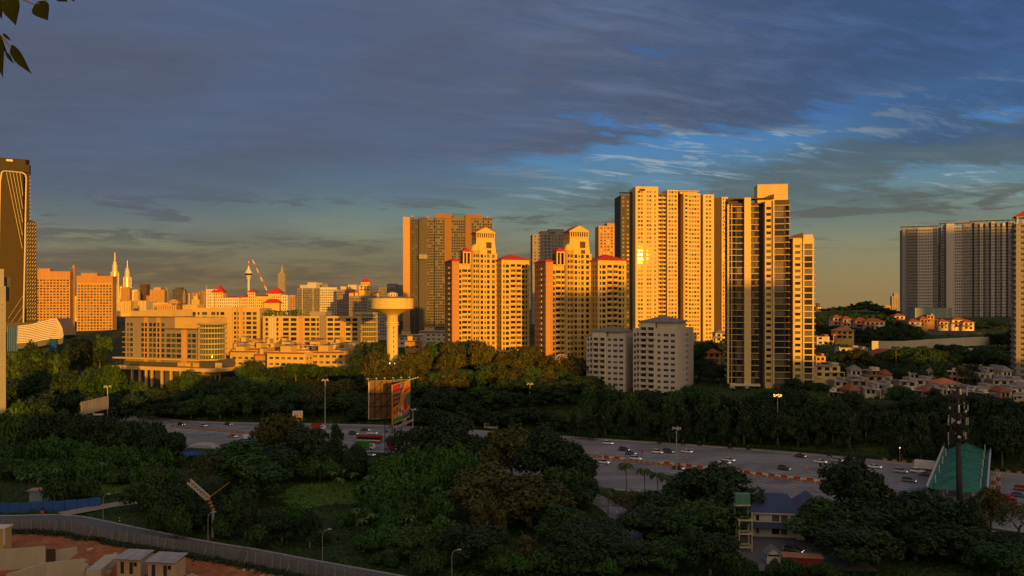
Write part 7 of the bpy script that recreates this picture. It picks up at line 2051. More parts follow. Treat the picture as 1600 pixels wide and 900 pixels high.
CARS = [(898, 698, 'silver', 'sedan', 'silver car emerging from behind the dark tree at the apron edge'), (950, 692, 'white', 'suv', 'white van-like car alone on the farthest lane'), (975, 702, 'black', 'suv', 'black people carrier left of the barrier gap'),
        (985, 708, 'blue', 'sedan', 'blue-grey car beside the black people carrier'), (993, 716, 'white', 'suv', 'white hatchback at the barrier gap'), (1027, 706, 'white', 'suv', 'white car left of the dark one near the mast light'),
        (1044, 705, 'navy', 'suv', 'dark navy car just left of the mast light'), (1073, 705, 'white', 'sedan', 'white sedan just right of the mast light'), (943, 722, 'white', 'suv', 'white car on the near carriageway below the barrier'),
        (1059, 731, 'black', 'sedan', 'black car behind the mast light foot'), (1132, 722, 'white', 'sedan', 'nearer of two white cars side by side above the red and white row'), (1139, 718.5, 'white', 'sedan', 'farther of two white cars side by side above the red and white row'),
        (1250, 712, 'black', 'sedan', 'black car near the far kerb by the lit mast'), (1282, 721, 'white', 'sedan', 'white car right of the lit mast on the middle lane'), (1308, 719, 'silver', 'sedan', 'silver car near the far kerb, left of the white one by the trees'),
        (1225, 732, 'black', 'suv', 'black four-wheel drive just above the red and white row'), (1287, 738, 'navy', 'suv', 'dark car at the right end of the red and white row'), (1296, 733, 'silver', 'sedan', 'silver car behind the dark one at the end of the barrier row'),
        (1311, 730, 'red', 'sedan', 'red car half hidden by the dark tree'), (1367, 729, 'white', 'sedan', 'white car behind the crown of the dark tree'), (1407, 736, 'beige', 'suv', 'beige car between the white one and the box lorry'), (1433, 736, 'white', 'suv', 'white car directly left of the box lorry'),
        (1447, 741, 'black', 'sedan', 'black car in front of the box lorry'), (1420, 751, 'grey', 'suv', 'dark grey car queueing left of the toll canopy'), (283, 662, 'black', 'sedan', 'black car at the far left on the highway'), (317, 664, 'silver', 'sedan', 'silver car, second from the left on the highway'),
        (356, 662, 'black', 'sedan', 'black car left of the round logo sign'), (363, 681, 'orange', 'sedan', 'orange-red car on the near carriageway at the left'), (381, 688, 'grey', 'sedan', 'dark grey car behind the small white lorry'), (552, 677, 'black', 'suv', 'black car left of the colour billboard'),
        (570, 671, 'black', 'sedan', 'black car above the red bus'), (582, 676, 'white', 'sedan', 'white car by the colour billboard'), (578, 710, 'silver', 'suv', 'silver car below the green lorry'), (1596, 764, 'red', 'suv', 'dark red car at the right edge beyond the toll canopy'), (1591, 774, 'blue', 'sedan', 'blue car at the right edge beyond the toll canopy')]
for px, py, cl, kd, lb in CARS: car(px, py, cl, kd, lb)


def box_vehicle(px, py, label, L, Hh, mcab, mbox, name, cat, bus=False, W=2.4):
    x, y = ground_at(px, py + 3)
    t = thing(name, label, cat, (x, y, .01), heading(x, y), 'vehicles on the highway')
    mb = MB()
    if bus:
        mb.box(-L / 2, L / 2, -W / 2, W / 2, .4, Hh - .2); mb.box(-L / 2 + .1, L / 2 - .15, -W / 2 + .1, W / 2 - .1, Hh - .2, Hh); mb.build('body', [mbox], t)
        mb = MB(); mb.box(-L / 2 + .4, L / 2 - .3, -W / 2 - .02, W / 2 + .02, Hh * .52, Hh * .80); mb.box(L / 2 - .05, L / 2 + .03, -W / 2 + .15, W / 2 - .15, Hh * .42, Hh * .82); mb.build('window', [G_DARK], t)
        mb = MB(); mb.box(-L / 2 + .02, L / 2 - .1, -W / 2 - .03, W / 2 + .03, Hh * .34, Hh * .44); mb.build('stripe', [mcab], t)
    else:
        mb = MB(); mb.box(-L / 2, L / 2 - 1.9, -W / 2, W / 2, .9, Hh); mb.build('cargo_box', [mbox], t)
        mb = MB(); loft(mb, [(L / 2 - 1.75, [(-W / 2 + .1, .5), (-W / 2 + .1, 2.4), (W / 2 - .1, 2.4), (W / 2 - .1, .5)]), (L / 2 - .5, [(-W / 2 + .1, .5), (-W / 2 + .1, 2.35), (W / 2 - .1, 2.35), (W / 2 - .1, .5)]), (L / 2, [(-W / 2 + .1, .5), (-W / 2 + .12, 1.5), (W / 2 - .12, 1.5), (W / 2 - .1, .5)])], 0); cb = mb.build('cab', [mcab], t)
        mb = MB(); mb.quad((L / 2 - .46, -W / 2 + .2, 2.25), (L / 2 - .04, -W / 2 + .2, 1.56), (L / 2 - .04, W / 2 - .2, 1.56), (L / 2 - .46, W / 2 - .2, 2.25)); mb.box(L / 2 - 1.5, L / 2 - .6, -W / 2 + .08, W / 2 - .08, 1.5, 2.2); mb.build('windscreen', [G_DARK], cb)
        mb = MB(); mb.box(-L / 2, L / 2 - .3, -.5, .5, .55, .88); mb.build('chassis', [FR_D], t)
    w, r = wheel_mesh()
    for wx in (-L / 2 + 1.3, L / 2 - 1.2):
        for s in (-1, 1):
            o = link('wheel', w, t, (wx, s * (W / 2 - .15), .45)); o.rotation_euler = (PI / 2, 0, 0); o.scale = (1.36, 1.36, 1.3); link('rim', r, o)


PW, PR, PG = mat('paint_white', CARCOL['white'], 0.25, 0.0, spec=0.6), mat('paint_red', CARCOL['red'], 0.25, 0, spec=.6), mat('paint_green', (0.05, 0.22, 0.04), 0.3, 0, spec=.5)
box_vehicle(1450, 733, 'white box lorry queueing at the toll canopy', 8.5, 3.6, PW, PW, 'box_lorry', 'lorry'); box_vehicle(577, 689, 'red and white coach behind the billboard legs', 11, 3.3, PW, PR, 'coach', 'bus', True)
box_vehicle(571, 699, 'green box lorry below the red coach', 8, 3.4, PW, PG, 'box_lorry', 'lorry'); box_vehicle(391, 686, 'small white lorry on the near carriageway at the left', 5.5, 2.8, PW, PW, 'box_lorry', 'lorry', W=2.0); box_vehicle(498, 669, 'small red and white lorry above the dark trees', 6.5, 3.0, PW, PR, 'box_lorry', 'lorry', W=2.1)
box_vehicle(768, 667, 'white minibus with dark stripe on the farthest lane at the centre', 7, 2.7, mat('paint_plum', (0.13, 0.06, 0.11), 0.4, 0), PW, 'minibus', 'bus', True, 2.0); box_vehicle(1568, 785, 'red lorry behind the trees at the right edge', 7, 3.0, PR, PR, 'box_lorry', 'lorry'); box_vehicle(616, 702, 'small red tanker by the billboard legs', 5, 2.6, PW, PR, 'box_lorry', 'lorry', W=2.0)


def motorbike(px, py, label):
    x, y = ground_at(px, py + 1)
    t = thing('motorcycle', label, 'motorcycle', (x, y, .01), heading(x, y), 'motorcycles along the far kerb')
    w, r = wheel_mesh()
    for wx in (-.62, .62): o = link('wheel', w, t, (wx, 0, .32)); o.rotation_euler = (PI / 2, 0, 0); o.scale = (.95, .95, .5)
    mb = MB(); loft(mb, [(-.8, [(-.1, .6), (-.08, .8), (.08, .8), (.1, .6)]), (0, [(-.16, .4), (-.14, .78), (.14, .78), (.16, .4)]), (.45, [(-.1, .55), (-.08, .95), (.08, .95), (.1, .55)])], 0); mb.bar((.62, 0, .35), (.42, 0, 1.05), .05); mb.bar((.42, -.33, 1.05), (.42, .33, 1.05), .03); mb.build('body', [FR_D], t)
    rider = thing('person', 'rider in dark clothes on the ' + label, 'person', (x, y, .01), heading(x, y), 'motorcycle riders')
    # one continuous body: trunk, head, bent arms and legs
    me = bpy.data.meshes.new('person')
    V = [(-.2, 0, .85), (-.12, 0, 1.15), (-.02, 0, 1.42), (.02, 0, 1.55), (.05, 0, 1.72), (-.02, .2, 1.4), (.16, .27, 1.18), (.38, .28, 1.06), (-.02, -.2, 1.4), (.16, -.27, 1.18), (.38, -.28, 1.06), (-.15, .13, .83), (.24, .19, .78), (.1, .2, .36), (.22, .2, .3), (-.15, -.13, .83), (.24, -.19, .78), (.1, -.2, .36), (.22, -.2, .3)]
    E = [(0, 1), (1, 2), (2, 3), (3, 4), (2, 5), (5, 6), (6, 7), (2, 8), (8, 9), (9, 10), (0, 11), (11, 12), (12, 13), (13, 14), (0, 15), (15, 16), (16, 17), (17, 18)]
    me.from_pydata(V, E, []); o = link('body', me, rider)
    md = o.modifiers.new('skin', 'SKIN'); rad = [.17, .17, .15, .07, .13, .08, .06, .045, .08, .06, .045, .1, .085, .06, .05, .1, .085, .06, .05]
    for sv, q in zip(me.skin_vertices[0].data, rad): sv.radius = (q, q)
    me.skin_vertices[0].data[0].use_root = True
    me.materials.append(mat('dark_cloth', (0.03, 0.03, 0.035), 0.9, 0.1))
    mb = MB(); mb.lathe([(.02, 1.62), (.13, 1.64), (.155, 1.74), (.13, 1.84), (.03, 1.89)], 10, .05, 0); mb.build('helmet', [PW if px % 2 else FR_D], rider)


for px, py, lb in ((1030, 692.5, 'motorcycle farthest left by the far kerb'), (1067, 694.5, 'second motorcycle by the far kerb'), (1093, 696, 'third motorcycle by the far kerb'), (1141, 700, 'fourth motorcycle by the far kerb'), (1169, 702.5, 'fifth motorcycle by the far kerb'), (1296, 713, 'motorcycle by the far kerb right of the black car')): motorbike(px, py, lb)


# ------------------------------------------------------------------ signs and billboards
def colour_billboard():
    x0, y0 = (617 - 800) * 312 / F, 312.0
    t = thing('billboard', 'tall V-shaped billboard with a colourful advert on a lattice tower', 'billboard', (x0, y0, 0))
    W = lambda px, Y, z: Vector(((px - 800) * Y / F - x0, Y - y0, z))
    ST = mat('dark_steel', (0.045, 0.038, 0.034), 0.7, 0.1)
    zb, zt = 13.6, 28.6
    A, B, C = W(576, 318, 0), W(613, 304, 0), W(641, 325, 0)
    # lattice tower
    for i in range(4):
        z0, z1 = i * 3.4 - .5, (i + 1) * 3.4 - .5
        lattice(MB(), (-.6, 0, z0), (-.6, 0, z1), 4.6, 3.3, .16).build('tower_section', [ST], t)
    mb = MB(); mb.box(-3, 1.8, -2.4, 2.4, 4.6, 7.6); mb.build('control_box', [ST], t)
    def panel(a, c, name, m, off=0.0):
        d = (c - a).normalized(); n = Vector((d.y, -d.x, 0))
        mb = MB(); p, q = a + n * off, c + n * off
        pts = [p + Vector((0, 0, zb)), q + Vector((0, 0, zb)), q + Vector((0, 0, zt)), p + Vector((0, 0, zt))]
        back = [v - n * .25 for v in pts]
        mb.quad(*pts); mb.quad(*reversed(back))
        for k in range(4): mb.quad(pts[k], back[k], back[(k + 1) % 4], pts[(k + 1) % 4])
        return mb.build(name, [m], t), d, n
    bk, d1, n1 = panel(A, C, 'rear_board', mat('board_back', (0.20, 0.105, 0.04), 0.85, 0.2, 0.4))
    # steel framing seen on the inside of the rear board
    Ln = (C - A).length
    mb = MB()
    for i in range(8):
        f = i / 7; p = A.lerp(C, f) + n1 * .25; mb.bar(p + Vector((0, 0, zb)), p + Vector((0, 0, zt)), .14)
    for j in range(4):
        z = zb + (zt - zb) * j / 3; mb.bar(A + n1 * .3 + Vector((0, 0, z)), C + n1 * .3 + Vector((0, 0, z)), .14)
    for i in range(3):
        for j in range(3):
            p = A.lerp(C, i / 3.0) + n1 * .3 + Vector((0, 0, zb + (zt - zb) * j / 3)); q = A.lerp(C, (i + 1) / 3.0) + n1 * .3 + Vector((0, 0, zb + (zt - zb) * (j + 1) / 3)); mb.bar(p, q, .11)
    mb.build('frame', [ST], bk)
    mb = MB(); mb.bar(A + n1 * .2 + Vector((0, 0, zb)), A + n1 * .2 + Vector((0, 0, zt)), .22); mb.bar(A + n1 * .2 + Vector((0, 0, zt)), C + n1 * .2 + Vector((0, 0, zt)), .22); mb.bar(A + n1 * .2 + Vector((0, 0, zb)), A.lerp(C, .5) + n1 * .2 + Vector((0, 0, zb)), .2); mb.build('edge_trim', [M_WHITE], bk)
    fr, d2, n2 = panel(B, C, 'advert_board', mat('advert_orange', (0.62, 0.26, 0.03), 0.5, 0.05))
    L2 = (C - B).length
    def patch(u0, v0, pts_or_u1, v1=None, col=(1, 1, 1), nm='print', lift=.02):
        m = mat('ink_%d_%d_%d' % tuple(int(c * 100) for c in col), col, 0.5, 0.05)
        if v1 is not None: uv = [(u0, v0), (pts_or_u1, v0), (pts_or_u1, v1), (u0, v1)]
        else: uv = pts_or_u1
        mb = MB(); mb.poly([B.lerp(C, u) + n2 * lift + Vector((0, 0, zb + (zt - zb) * v)) for u, v in uv]); mb.build(nm, [m], fr)
    RED, GRN, DK, PU, WH, GY = (.55, .03, .015), (.04, .24, .09), (.10, .035, .05), (.055, .03, .16), (.62, .55, .45), (.25, .22, .26)
    patch(0, 0, [(0.02, .97), (.02, .42), (.36, .46), (.42, .62), (.46, .76), (.60, .84), (.66, .98)], None, DK, lift=.02); patch(0, 0, [(.03, .95), (.03, .84), (.36, .86), (.36, .96)], None, RED, lift=.04); patch(0, 0, [(.40, .96), (.38, .84), (.56, .88), (.60, .97)], None, GY, lift=.04)
    for j, (v, u1) in enumerate(((.79, .42), (.75, .40), (.67, .46), (.63, .40), (.55, .38), (.51, .34))):
        # lines of small lettering
        u = .05
        while u < u1 - .05:
            w = random.Random(j * 50 + int(u * 100)).uniform(.03, .06); patch(u, v, min(u + w, u1), v + .035, (.48, .12, .03) if j % 2 == 0 else (.55, .30, .08), 'lettering', .05); u += w + .018
    patch(0, 0, [(.70, .62), (.98, .70), (.98, .30), (.86, .34)], None, GRN, lift=.03); patch(0, 0, [(.02, .03), (.02, .14), (.30, .13), (.55, .12), (.98, .2), (.98, .03)], None, GRN, lift=.025)
    patch(0, 0, [(.62, .50), (.74, .62), (.84, .30), (.72, .24), (.64, .30)], None, RED, lift=.06); patch(0, 0, [(.62, .05), (.62, .14), (.98, .24), (.98, .10)], None, PU, lift=.05); patch(0, 0, [(.66, .10), (.66, .115), (.92, .19), (.92, .17)], None, WH, 'lettering', .07)
    patch(0, 0, [(.62, .74), (.66, .80), (.96, .84), (.96, .77), (.70, .70)], None, RED, 'lettering', .06); patch(0, 0, [(.68, .82), (.72, .86), (.86, .90), (.88, .87)], None, GRN, 'lettering', .06)
    for u, v, col in ((.10, .30, RED), (.20, .24, (.6, .16, .02)), (.26, .34, RED), (.34, .20, WH), (.42, .28, (.3, .08, .05)), (.47, .18, WH), (.52, .32, WH), (.14, .18, (.7, .35, .05)), (.56, .22, RED)):
        patch(0, 0, [(u + .055 * math.cos(a), v + .06 * math.sin(a)) for a in np.linspace(0, 2 * PI, 10)[:-1]], None, col, lift=.04 + u * .02)
    # catwalk and lamps
    mb = MB(); a, c = B + n2 * 1.2 + Vector((0, 0, zb - .8)), C + n2 * 1.2 + Vector((0, 0, zb - .8)); s = n2 * .5
    mb.quad(a - s, c - s, c + s, a + s); mb.quad(a - s - Vector((0, 0, .5)), a + s - Vector((0, 0, .5)), a + s, a - s); mb.quad(a + s - Vector((0, 0, .6)), c + s - Vector((0, 0, .6)), c + s, a + s); mb.build('catwalk', [M_GALV], t)
    for i in range(6):
        f = i / 5; p = A.lerp(C, f) - n1 * 1.2 + Vector((0, 0, zt + .9)); mb = MB(); mb.bar(A.lerp(C, f) + Vector((0, 0, zt)), p, .06); mb.box(p.x - .3, p.x + .3, p.y - .2, p.y + .2, p.z, p.z + .28); mb.build('lamp_arm', [M_LAMPOFF], t)
    for i in range(4):
        f = .7 + i * .15; p = B.lerp(C, f) + n2 * 2.2 + Vector((0, 0, zt + .7)); mb = MB(); mb.bar(B.lerp(C, min(1, f)) + Vector((0, 0, zt)), p, .06); mb.box(p.x - .3, p.x + .3, p.y - .2, p.y + .2, p.z, p.z + .28); mb.build('lamp_arm', [M_LAMPOFF], t)


colour_billboard()


def blank_billboard():
    a, c = P(127, 640, 318), P(170, 628, 340)
    t = thing('billboard', 'blank weathered grey billboard among the dark trees at the left', 'billboard', (a.x, a.y, 0))
    d = (c - a); d.z = 0; zb, zt = 15.0 - 0, 19.8
    zt = H - (626 - 480) * 330 / F + .9; zb = zt - 5.4
    n = Vector((d.y, -d.x, 0)).normalized(); GP = mat('weathered_panel', (0.27, 0.26, 0.245), 0.85, 0.25, 0.6, streak=0.3)
    for i in range(8):
        p, q = d * (i / 8), d * ((i + .97) / 8); mb = MB(); P4 = [Vector((p.x, p.y, zb)), Vector((q.x, q.y, zb)), Vector((q.x, q.y, zt)), Vector((p.x, p.y, zt))]; bk = [v - n * .2 for v in P4]
        mb.quad(*P4); mb.quad(*reversed(bk)); [mb.quad(P4[k], bk[k], bk[(k + 1) % 4], P4[(k + 1) % 4]) for k in range(4)]; mb.build('panel', [GP], t)
    m = d * .5 - n * .8; mb = MB(); mb.bar((m.x, m.y, -.5), (m.x, m.y, zt - 1), .6, 0, .5, 10); mb.build('post', [M_GALV], t)
    mb = MB(); mb.bar(Vector((0, 0, zb + 1)) - n * .5, d + Vector((0, 0, zb + 1)) - n * .5, .2); mb.bar(Vector((0, 0, zt - 1)) - n * .5, d + Vector((0, 0, zt - 1)) - n * .5, .2); mb.build('beam', [M_GALV], t)
    mb = MB(); e = d * .35 + n * .8; mb.box(e.x, e.x + 4, e.y - .5, e.y + .5, zb - .9, zb - .3); mb.build('service_ledge', [M_WHITE], t)


blank_billboard()


def logo_sign():
    Y = 330; p = P(465, 690, Y); z0 = 0.0
    t = thing('logo_sign', 'white totem sign with a rounded orange shell emblem', 'sign', (p.x, Y, z0), R(14))
    zc = H - (653 - 480) * Y / F; w, h = 2.05, 2.9
    mb = MB(); mb.box(-w, w, -.3, .3, zc - h, zc + h); bd = mb.build('board', [mat('sign_white', (0.72, 0.68, 0.62), 0.5, 0.08)], t)
    OR, YL = mat('emblem_orange', (0.62, 0.11, 0.02), 0.5, 0.05, emit=(1, .25, .05, .12)), mat('emblem_yellow', (0.72, 0.36, 0.03), 0.5, 0.05, emit=(1, .5, .05, .12))
    def shell(s, y, m, nm):
        pts = [(-.32, -1.25), (.32, -1.25), (.42, -.95)]
        for i in range(15):
            a = R(-38 + i * (256 / 14)); rr = 1.22 + (.07 if i % 2 else -.02); pts.append((rr * math.cos(a), rr * math.sin(a) + .1))
        pts.append((-.42, -.95)); mb = MB(); P_ = [(q[0] * s, q[1] * s) for q in pts]
        mb.poly([(x, y, zc + .2 + z) for x, z in P_]); mb.build(nm, [m], bd)
    shell(1.28, -.32, OR, 'emblem_rim'); shell(1.06, -.345, YL, 'emblem')
    for a in (-60, -38, -19, 0, 19, 38, 60):
        mb = MB(); x1, z1 = 1.28 * math.sin(R(a)), 1.28 * math.cos(R(a)) + .12; mb.poly([(-.05 + x1 * .1, -.36, zc - .9), (.05 + x1 * .1, -.36, zc - .9), (x1 + .08, -.36, zc + .2 + z1), (x1 - .08, -.36, zc + .2 + z1)]); mb.build('emblem_ray', [OR], bd)
    mb = MB(); mb.box(-1.4, 1.4, -.34, -.31, zc - 2.6, zc - 1.9); mb.build('price_strip', [M_SAND], bd)
    for s in (-1.5, 1.5): mb = MB(); mb.box(s - .2, s + .2, -.2, .2, -.5, zc - h - .01); mb.build('leg', [M_GALV], t)


logo_sign()
t = thing('notice_board', 'small white notice board behind the billboard catwalk', 'sign', (*P(632, 668, 388).xy, 0)); mb = MB(); mb.box(-1, 1, -.08, .08, 1.2, 3.8); mb.build('board', [M_WHITE], t); mb = MB(); mb.bar((0, .15, 0), (0, .15, 3.5), .08); mb.build('post', [M_GALV], t)


# ------------------------------------------------------------------ toll canopy
def toll_canopy():
    near, far = Vector((125.5, 227, 0)), Vector((170, 300, 0)); ax = (far - near).normalized(); sd = Vector((ax.y, -ax.x, 0)); L = (far - near).length
    t = thing('toll_canopy', 'green tensile toll plaza canopy with a row of peaks and white masts', 'canopy', near)
    GRN = mat('green_membrane', (0.030, 0.155, 0.105), 0.75, 0.28, 0.35, streak=1); hw = 7.2; zc = 6.0; n = 5
    loc = lambda u, s, z: ax * u + sd * s + Vector((0, 0, z))
    for i in range(n):
        u0, u1 = L * i / n, L * (i + 1) / n; um = (u0 + u1) / 2; mb = MB(); g = 6
        def zf(fu, fs):      # peak at the bay centre, sag to the edges
            d = max(abs(fu - .5) * 2, abs(fs)); return zc + 2.5 * (1 - d) ** 1.25 + .25 * (1 - abs(fs))
        N = 8
        for a in range(N):
            for b2 in range(N):
                q = []
                for da, db in ((0, 0), (1, 0), (1, 1), (0, 1)):
                    fu, fs = (a + da) / N, (b2 + db) / N * 2 - 1; q.append(loc(u0 + (u1 - u0) * fu, fs * hw * .82, zf(fu, fs)))
                mb.quad(*q)
        me_ = mb.build('membrane', [GRN], t, False); mb = MB(); tp = loc(um, 0, zf(.5, 0) + .06)
        for fu, fs in ((0, -1), (0, 0), (0, 1), (1, -1), (1, 0), (1, 1), (.5, -1), (.5, 1)): mb.bar(tp, loc(u0 + (u1 - u0) * fu, fs * hw * .82, zf(fu, fs) + .05), .045)
        mb.build('seam_cable', [mat('seam_green', (0.02, 0.09, 0.06), 0.8, 0.1)], me_)
        for s in (-1, 1):
            mb = MB(); mb.bar(loc(um, s * hw * .80, zc - .3), loc(um, s * hw * .80, zc + 2.6), .14); mb.build('mast', [M_WHITE], t)
            mb = MB(); mb.bar(loc(um, s * hw * .5, 0), loc(um, s * hw * .5, zc), .25, 0, .25, 8); mb.build('column', [M_WHITE], t)
        bt = MB(); bt.box(-.9, .9, -.6, .6, 0, 2.6, 0, math.atan2(sd.y, sd.x), *loc(um, 0, 0).xy); bt.build('toll_booth', [M_WHITE], t)
    for s in (-1, 1):
        mb = MB(); a, c = loc(-.4, s * hw, zc), loc(L + .4, s * hw, zc); up = Vector((0, 0, .7)); w = sd * s * .5
        mb.quad(a, c, c + up, a + up); mb.quad(a + w, a + w + up, c + w + up, c + w); mb.quad(a + up, c + up, c + w + up, a + w + up); mb.build('fascia', [mat('grey_fascia', (0.45, 0.46, 0.46), 0.6, 0.1)], t)
        mb = MB(); mb.quad(loc(0, s * hw * .82, zc - .45), loc(L, s * hw * .82, zc - .45), loc(L, s * hw, zc + .1), loc(0, s * hw, zc + .1)); mb.build('gutter_membrane', [GRN], t)


toll_canopy()
# red-white plaza barrier gantry legs beyond the canopy
for i, (px, py) in enumerate(((1552, 770), (1560, 764))):
    x, y = ground_at(px, py); t = thing('plaza_gantry_post', 'red and white banded lattice post right of the toll canopy', 'post', (x, y, 0), 0, 'banded posts right of the toll canopy')
    for j in range(4): lattice(MB(), (0, 0, j * 1.3), (0, 0, j * 1.3 + 1.28), .9, .6, .07).build('band', [M_PRED if j % 2 == 0 else M_PWHT], t)


# ------------------------------------------------------------------ telecom pole
def telecom_pole():
    Y = 205; x = (1501 - 800) * Y / F; k = Y / F
    t = thing('telecom_pole', 'dark telecom monopole crowned with rings of pale antennas', 'telecom tower', (x, Y, 0)); DK = mat('pole_steel', (0.035, 0.032, 0.030), 0.6, 0.1)
    z = lambda py: H - (py - 480) * k
    mb = MB(); mb.bar((0, 0, -.5), (-.6, 0, z(690)), .82, 0, .62, 12); mb.bar((-.6, 0, z(690)), (-.75, 0, z(606)), .55, 0, .36, 10); mb.bar((-.75, 0, z(606)), (-.75, 0, z(566)), .05, 0, .03, 6); mb.build('pole', [DK], t, True)
    r = random.Random(3)
    for j, (py, rad, n) in enumerate(((612, 2.0, 7), (638, 2.1, 8), (658, 2.1, 9), (680, 2.0, 8))):
        cx = -.7; mb = MB()
        for zz in (z(py) - 1.2, z(py) + 1.0):
            for q in range(12): a, c = 2 * PI * q / 12, 2 * PI * (q + 1) / 12; mb.bar((cx + rad * math.cos(a), rad * math.sin(a), zz), (cx + rad * math.cos(c), rad * math.sin(c), zz), .07)
            for q in range(4): a = PI * q / 2; mb.bar((cx, 0, zz), (cx + rad * math.cos(a), rad * math.sin(a), zz), .08)
        fr = mb.build('head_frame', [DK], t)
        for q in range(n):
            a = 2 * PI * q / n + j * .4; w, h = r.uniform(.09, .16), r.uniform(.7, 1.2); px_, py_ = cx + (rad + .15) * math.cos(a), (rad + .15) * math.sin(a)
            if (q + j) % 4 == 3:
                mb = MB(); mb.lathe([(.05, -.2), (.36, -.12), (.4, .05), (.05, .14)], 14); o = mb.build('dish', [M_LAMPOFF], fr); o.location = (px_, py_, z(py) + r.uniform(-.6, .6)); o.rotation_euler = (PI / 2, 0, a + PI / 2)
            else:
                zz = z(py) + r.uniform(-.5, .4); mb = MB(); mb.box(-w, w, -.1, .1, zz - h, zz + h, 0, a + PI / 2, px_, py_); mb.build('antenna', [M_LAMPOFF if r.random() < .5 else DK], fr)
            mb = MB(); zz = z(py) - r.uniform(.2, 1.4); mb.box(-.22, .22, -.15, .15, zz - .3, zz + .3, 0, a + .5, cx + rad * .75 * math.cos(a + .3), rad * .75 * math.sin(a + .3)); mb.build('radio_unit', [DK], fr)


telecom_pole()


# ------------------------------------------------------------------ blue-roofed station, tank stand, sheds
def station():
    Y = 202; k = Y / F
    M_B = mat('navy_roof', (0.042, 0.066, 0.145), 0.55, 0.15, 0.6, streak=1); W_ = mat('off_white_wall', (0.60, 0.58, 0.54), 0.85, 0.15, 0.3)
    b = Bld('station_house', 'two storey white house with navy blue hipped roofs beside the toll apron', 'house', 0, 0, Y, -8, [W_, M_B, M_DGREY], loc=(P(1215, 853, Y).x, Y, 0), seed=301, frame=FR_D, sink=1)
    X = lambda px: (px - 1215) * k
    b.block(X(1176), X(1247), 0, 9, 0, 6.4, 3.2, [(1.0, 1.8, 1.0, 2.4, 'w'), (4.9, 6.7, .9, 2.5, 'w'), (7.1, 8.7, .9, 2.5, 'w'), (10, 10.6, 1.2, 2.2, 'w')], cols(9, 2, 1.6), None, m=0)
    b.block(X(1247) + .02, X(1285), 2.5, 11, 0, 6.4, 3.2, [(1.2, 2.0, .9, 2.4, 'w'), (3.6, 5.0, .9, 2.4, 'w')], None, cols(8.5, 2, 1.6), m=0)
    mb = MB(); mb.hip(X(1176), X(1247), 0, 9, 6.6, 3.7, 1.0, 0, .28); b.part('roof', mb, [M_B]); mb = MB(); mb.hip(X(1247) + .6, X(1290), 2.5, 11, 6.65, 3.4, 1.0, 0, .22); b.part('roof', mb, [M_B])
    mb = MB(); mb.box(X(1178), X(1246), -1.02, -.92, 6.22, 6.45); b.part('gutter', mb, [M_WHITE])
    mb = MB(); mb.quad((X(1168), -2.2, 3.0), (X(1248), -2.2, 3.0), (X(1248), -.02, 3.9), (X(1168), -.02, 3.9)); mb.quad((X(1168), -2.2, 2.85), (X(1168), -.02, 3.75), (X(1248), -.02, 3.75), (X(1248), -2.2, 2.85)); mb.quad((X(1168), -2.2, 2.85), (X(1248), -2.2, 2.85), (X(1248), -2.2, 3.0), (X(1168), -2.2, 3.0)); b.part('awning_roof', mb, [M_B])
    mb = MB(); mb.box(X(1242), X(1254), -1.4, 2.4, .0, 5.4, 1); mb.gable(X(1242), X(1254), -1.4, 2.4, 5.42, 1.2, .5, 0, 'y', 1); b.part('stair_porch', mb, [M_B, W_])
    link('window', window_mesh(1.0, 1.4, 1, FR_D, G_DARK), b.o, (X(1248), -1.42, 4.2))
    mb = MB(); mb.bar((X(1240), -1.8, 3.3), (X(1258), -3.0, .2), .12); mb.bar((X(1240), -2.8, 3.3), (X(1258), -4.0, .2), .12)
    for i in range(8): f = i / 8; mb.box(X(1240 + 18 * f) - .1, X(1240 + 18 * f) + .35, -3.6 - f, -2.2 - f, 3.2 - 3 * f, 3.28 - 3 * f)
    b.part('outside_stair', mb, [M_DGREY])
    mb = MB(); mb.tri((X(1229), 4.4, 9.6), (X(1231.5), 4.4, 9.6), (X(1230.2), 4.4, 10.5)); mb.box(X(1229.4), X(1231), 4.42, 4.8, 8.8, 9.6); b.part('roof_vent', mb, [M_WHITE])
    b.done(minpx=3)
    # paved yard
    mb = MB(); p = [(X(1130) + b.loc.x, 176), (X(1300) + b.loc.x, 176), (X(1300) + b.loc.x, 216), (X(1130) + b.loc.x, 216)]; mb.poly([(*q, .18) for q in p]); tag(mb.build('yard', [M_ASPH2]), kind='structure')
    # tank on stilts
    Y = 190; k = Y / F; p = P(1165, 872, Y)
    t = thing('tank_stand', 'green panel water tank beside a pale three-tier concrete stand', 'water tank', (p.x, Y, 0)); CR_ = mat('cream_concrete', (0.50, 0.43, 0.29), 0.85, 0.15, 0.5)
    z = lambda py: max(0, H - (py - 480) * k)
    for sx in (-1.5, 1.5):
        for sy in (0, 2.6): mb = MB(); mb.box(sx - .12, sx + .12, sy - .12, sy + .12, -.4, z(812 if sx < 0 else 800) if sy == 0 else z(816)); mb.build('post', [CR_], t)
    for zz in (z(813), z(834), z(855)): mb = MB(); mb.box(-1.7, 1.7, -.15, .15, zz - .2, zz + .16); mb.box(-1.7, 1.7, 2.45, 2.75, zz - .2, zz + .16); mb.box(-1.65, -1.35, .15, 2.45, zz - .18, zz + .14); mb.box(1.35, 1.65, .15, 2.45, zz - .18, zz + .14); mb.build('beam', [CR_], t)
    TG = mat('tank_green', (0.10, 0.24, 0.17), 0.6, 0.15, 0.8)
    zt0, zt1 = z(792), z(775)
    for i in range(3):
        for j in range(2):
            mb = MB(); x0 = -1.7 + i * 1.16; z0 = zt0 + (zt1 - zt0) * j / 2; mb.box(x0, x0 + 1.12, 2.2, 3.8, z0, z0 + (zt1 - zt0) / 2 - .04); mb.build('tank_panel', [TG], t)
    mb = MB(); mb.box(-1.8, 1.85, 2.1, 3.9, zt0 - .35, zt0 - .02); mb.build('tank_base', [CR_], t)
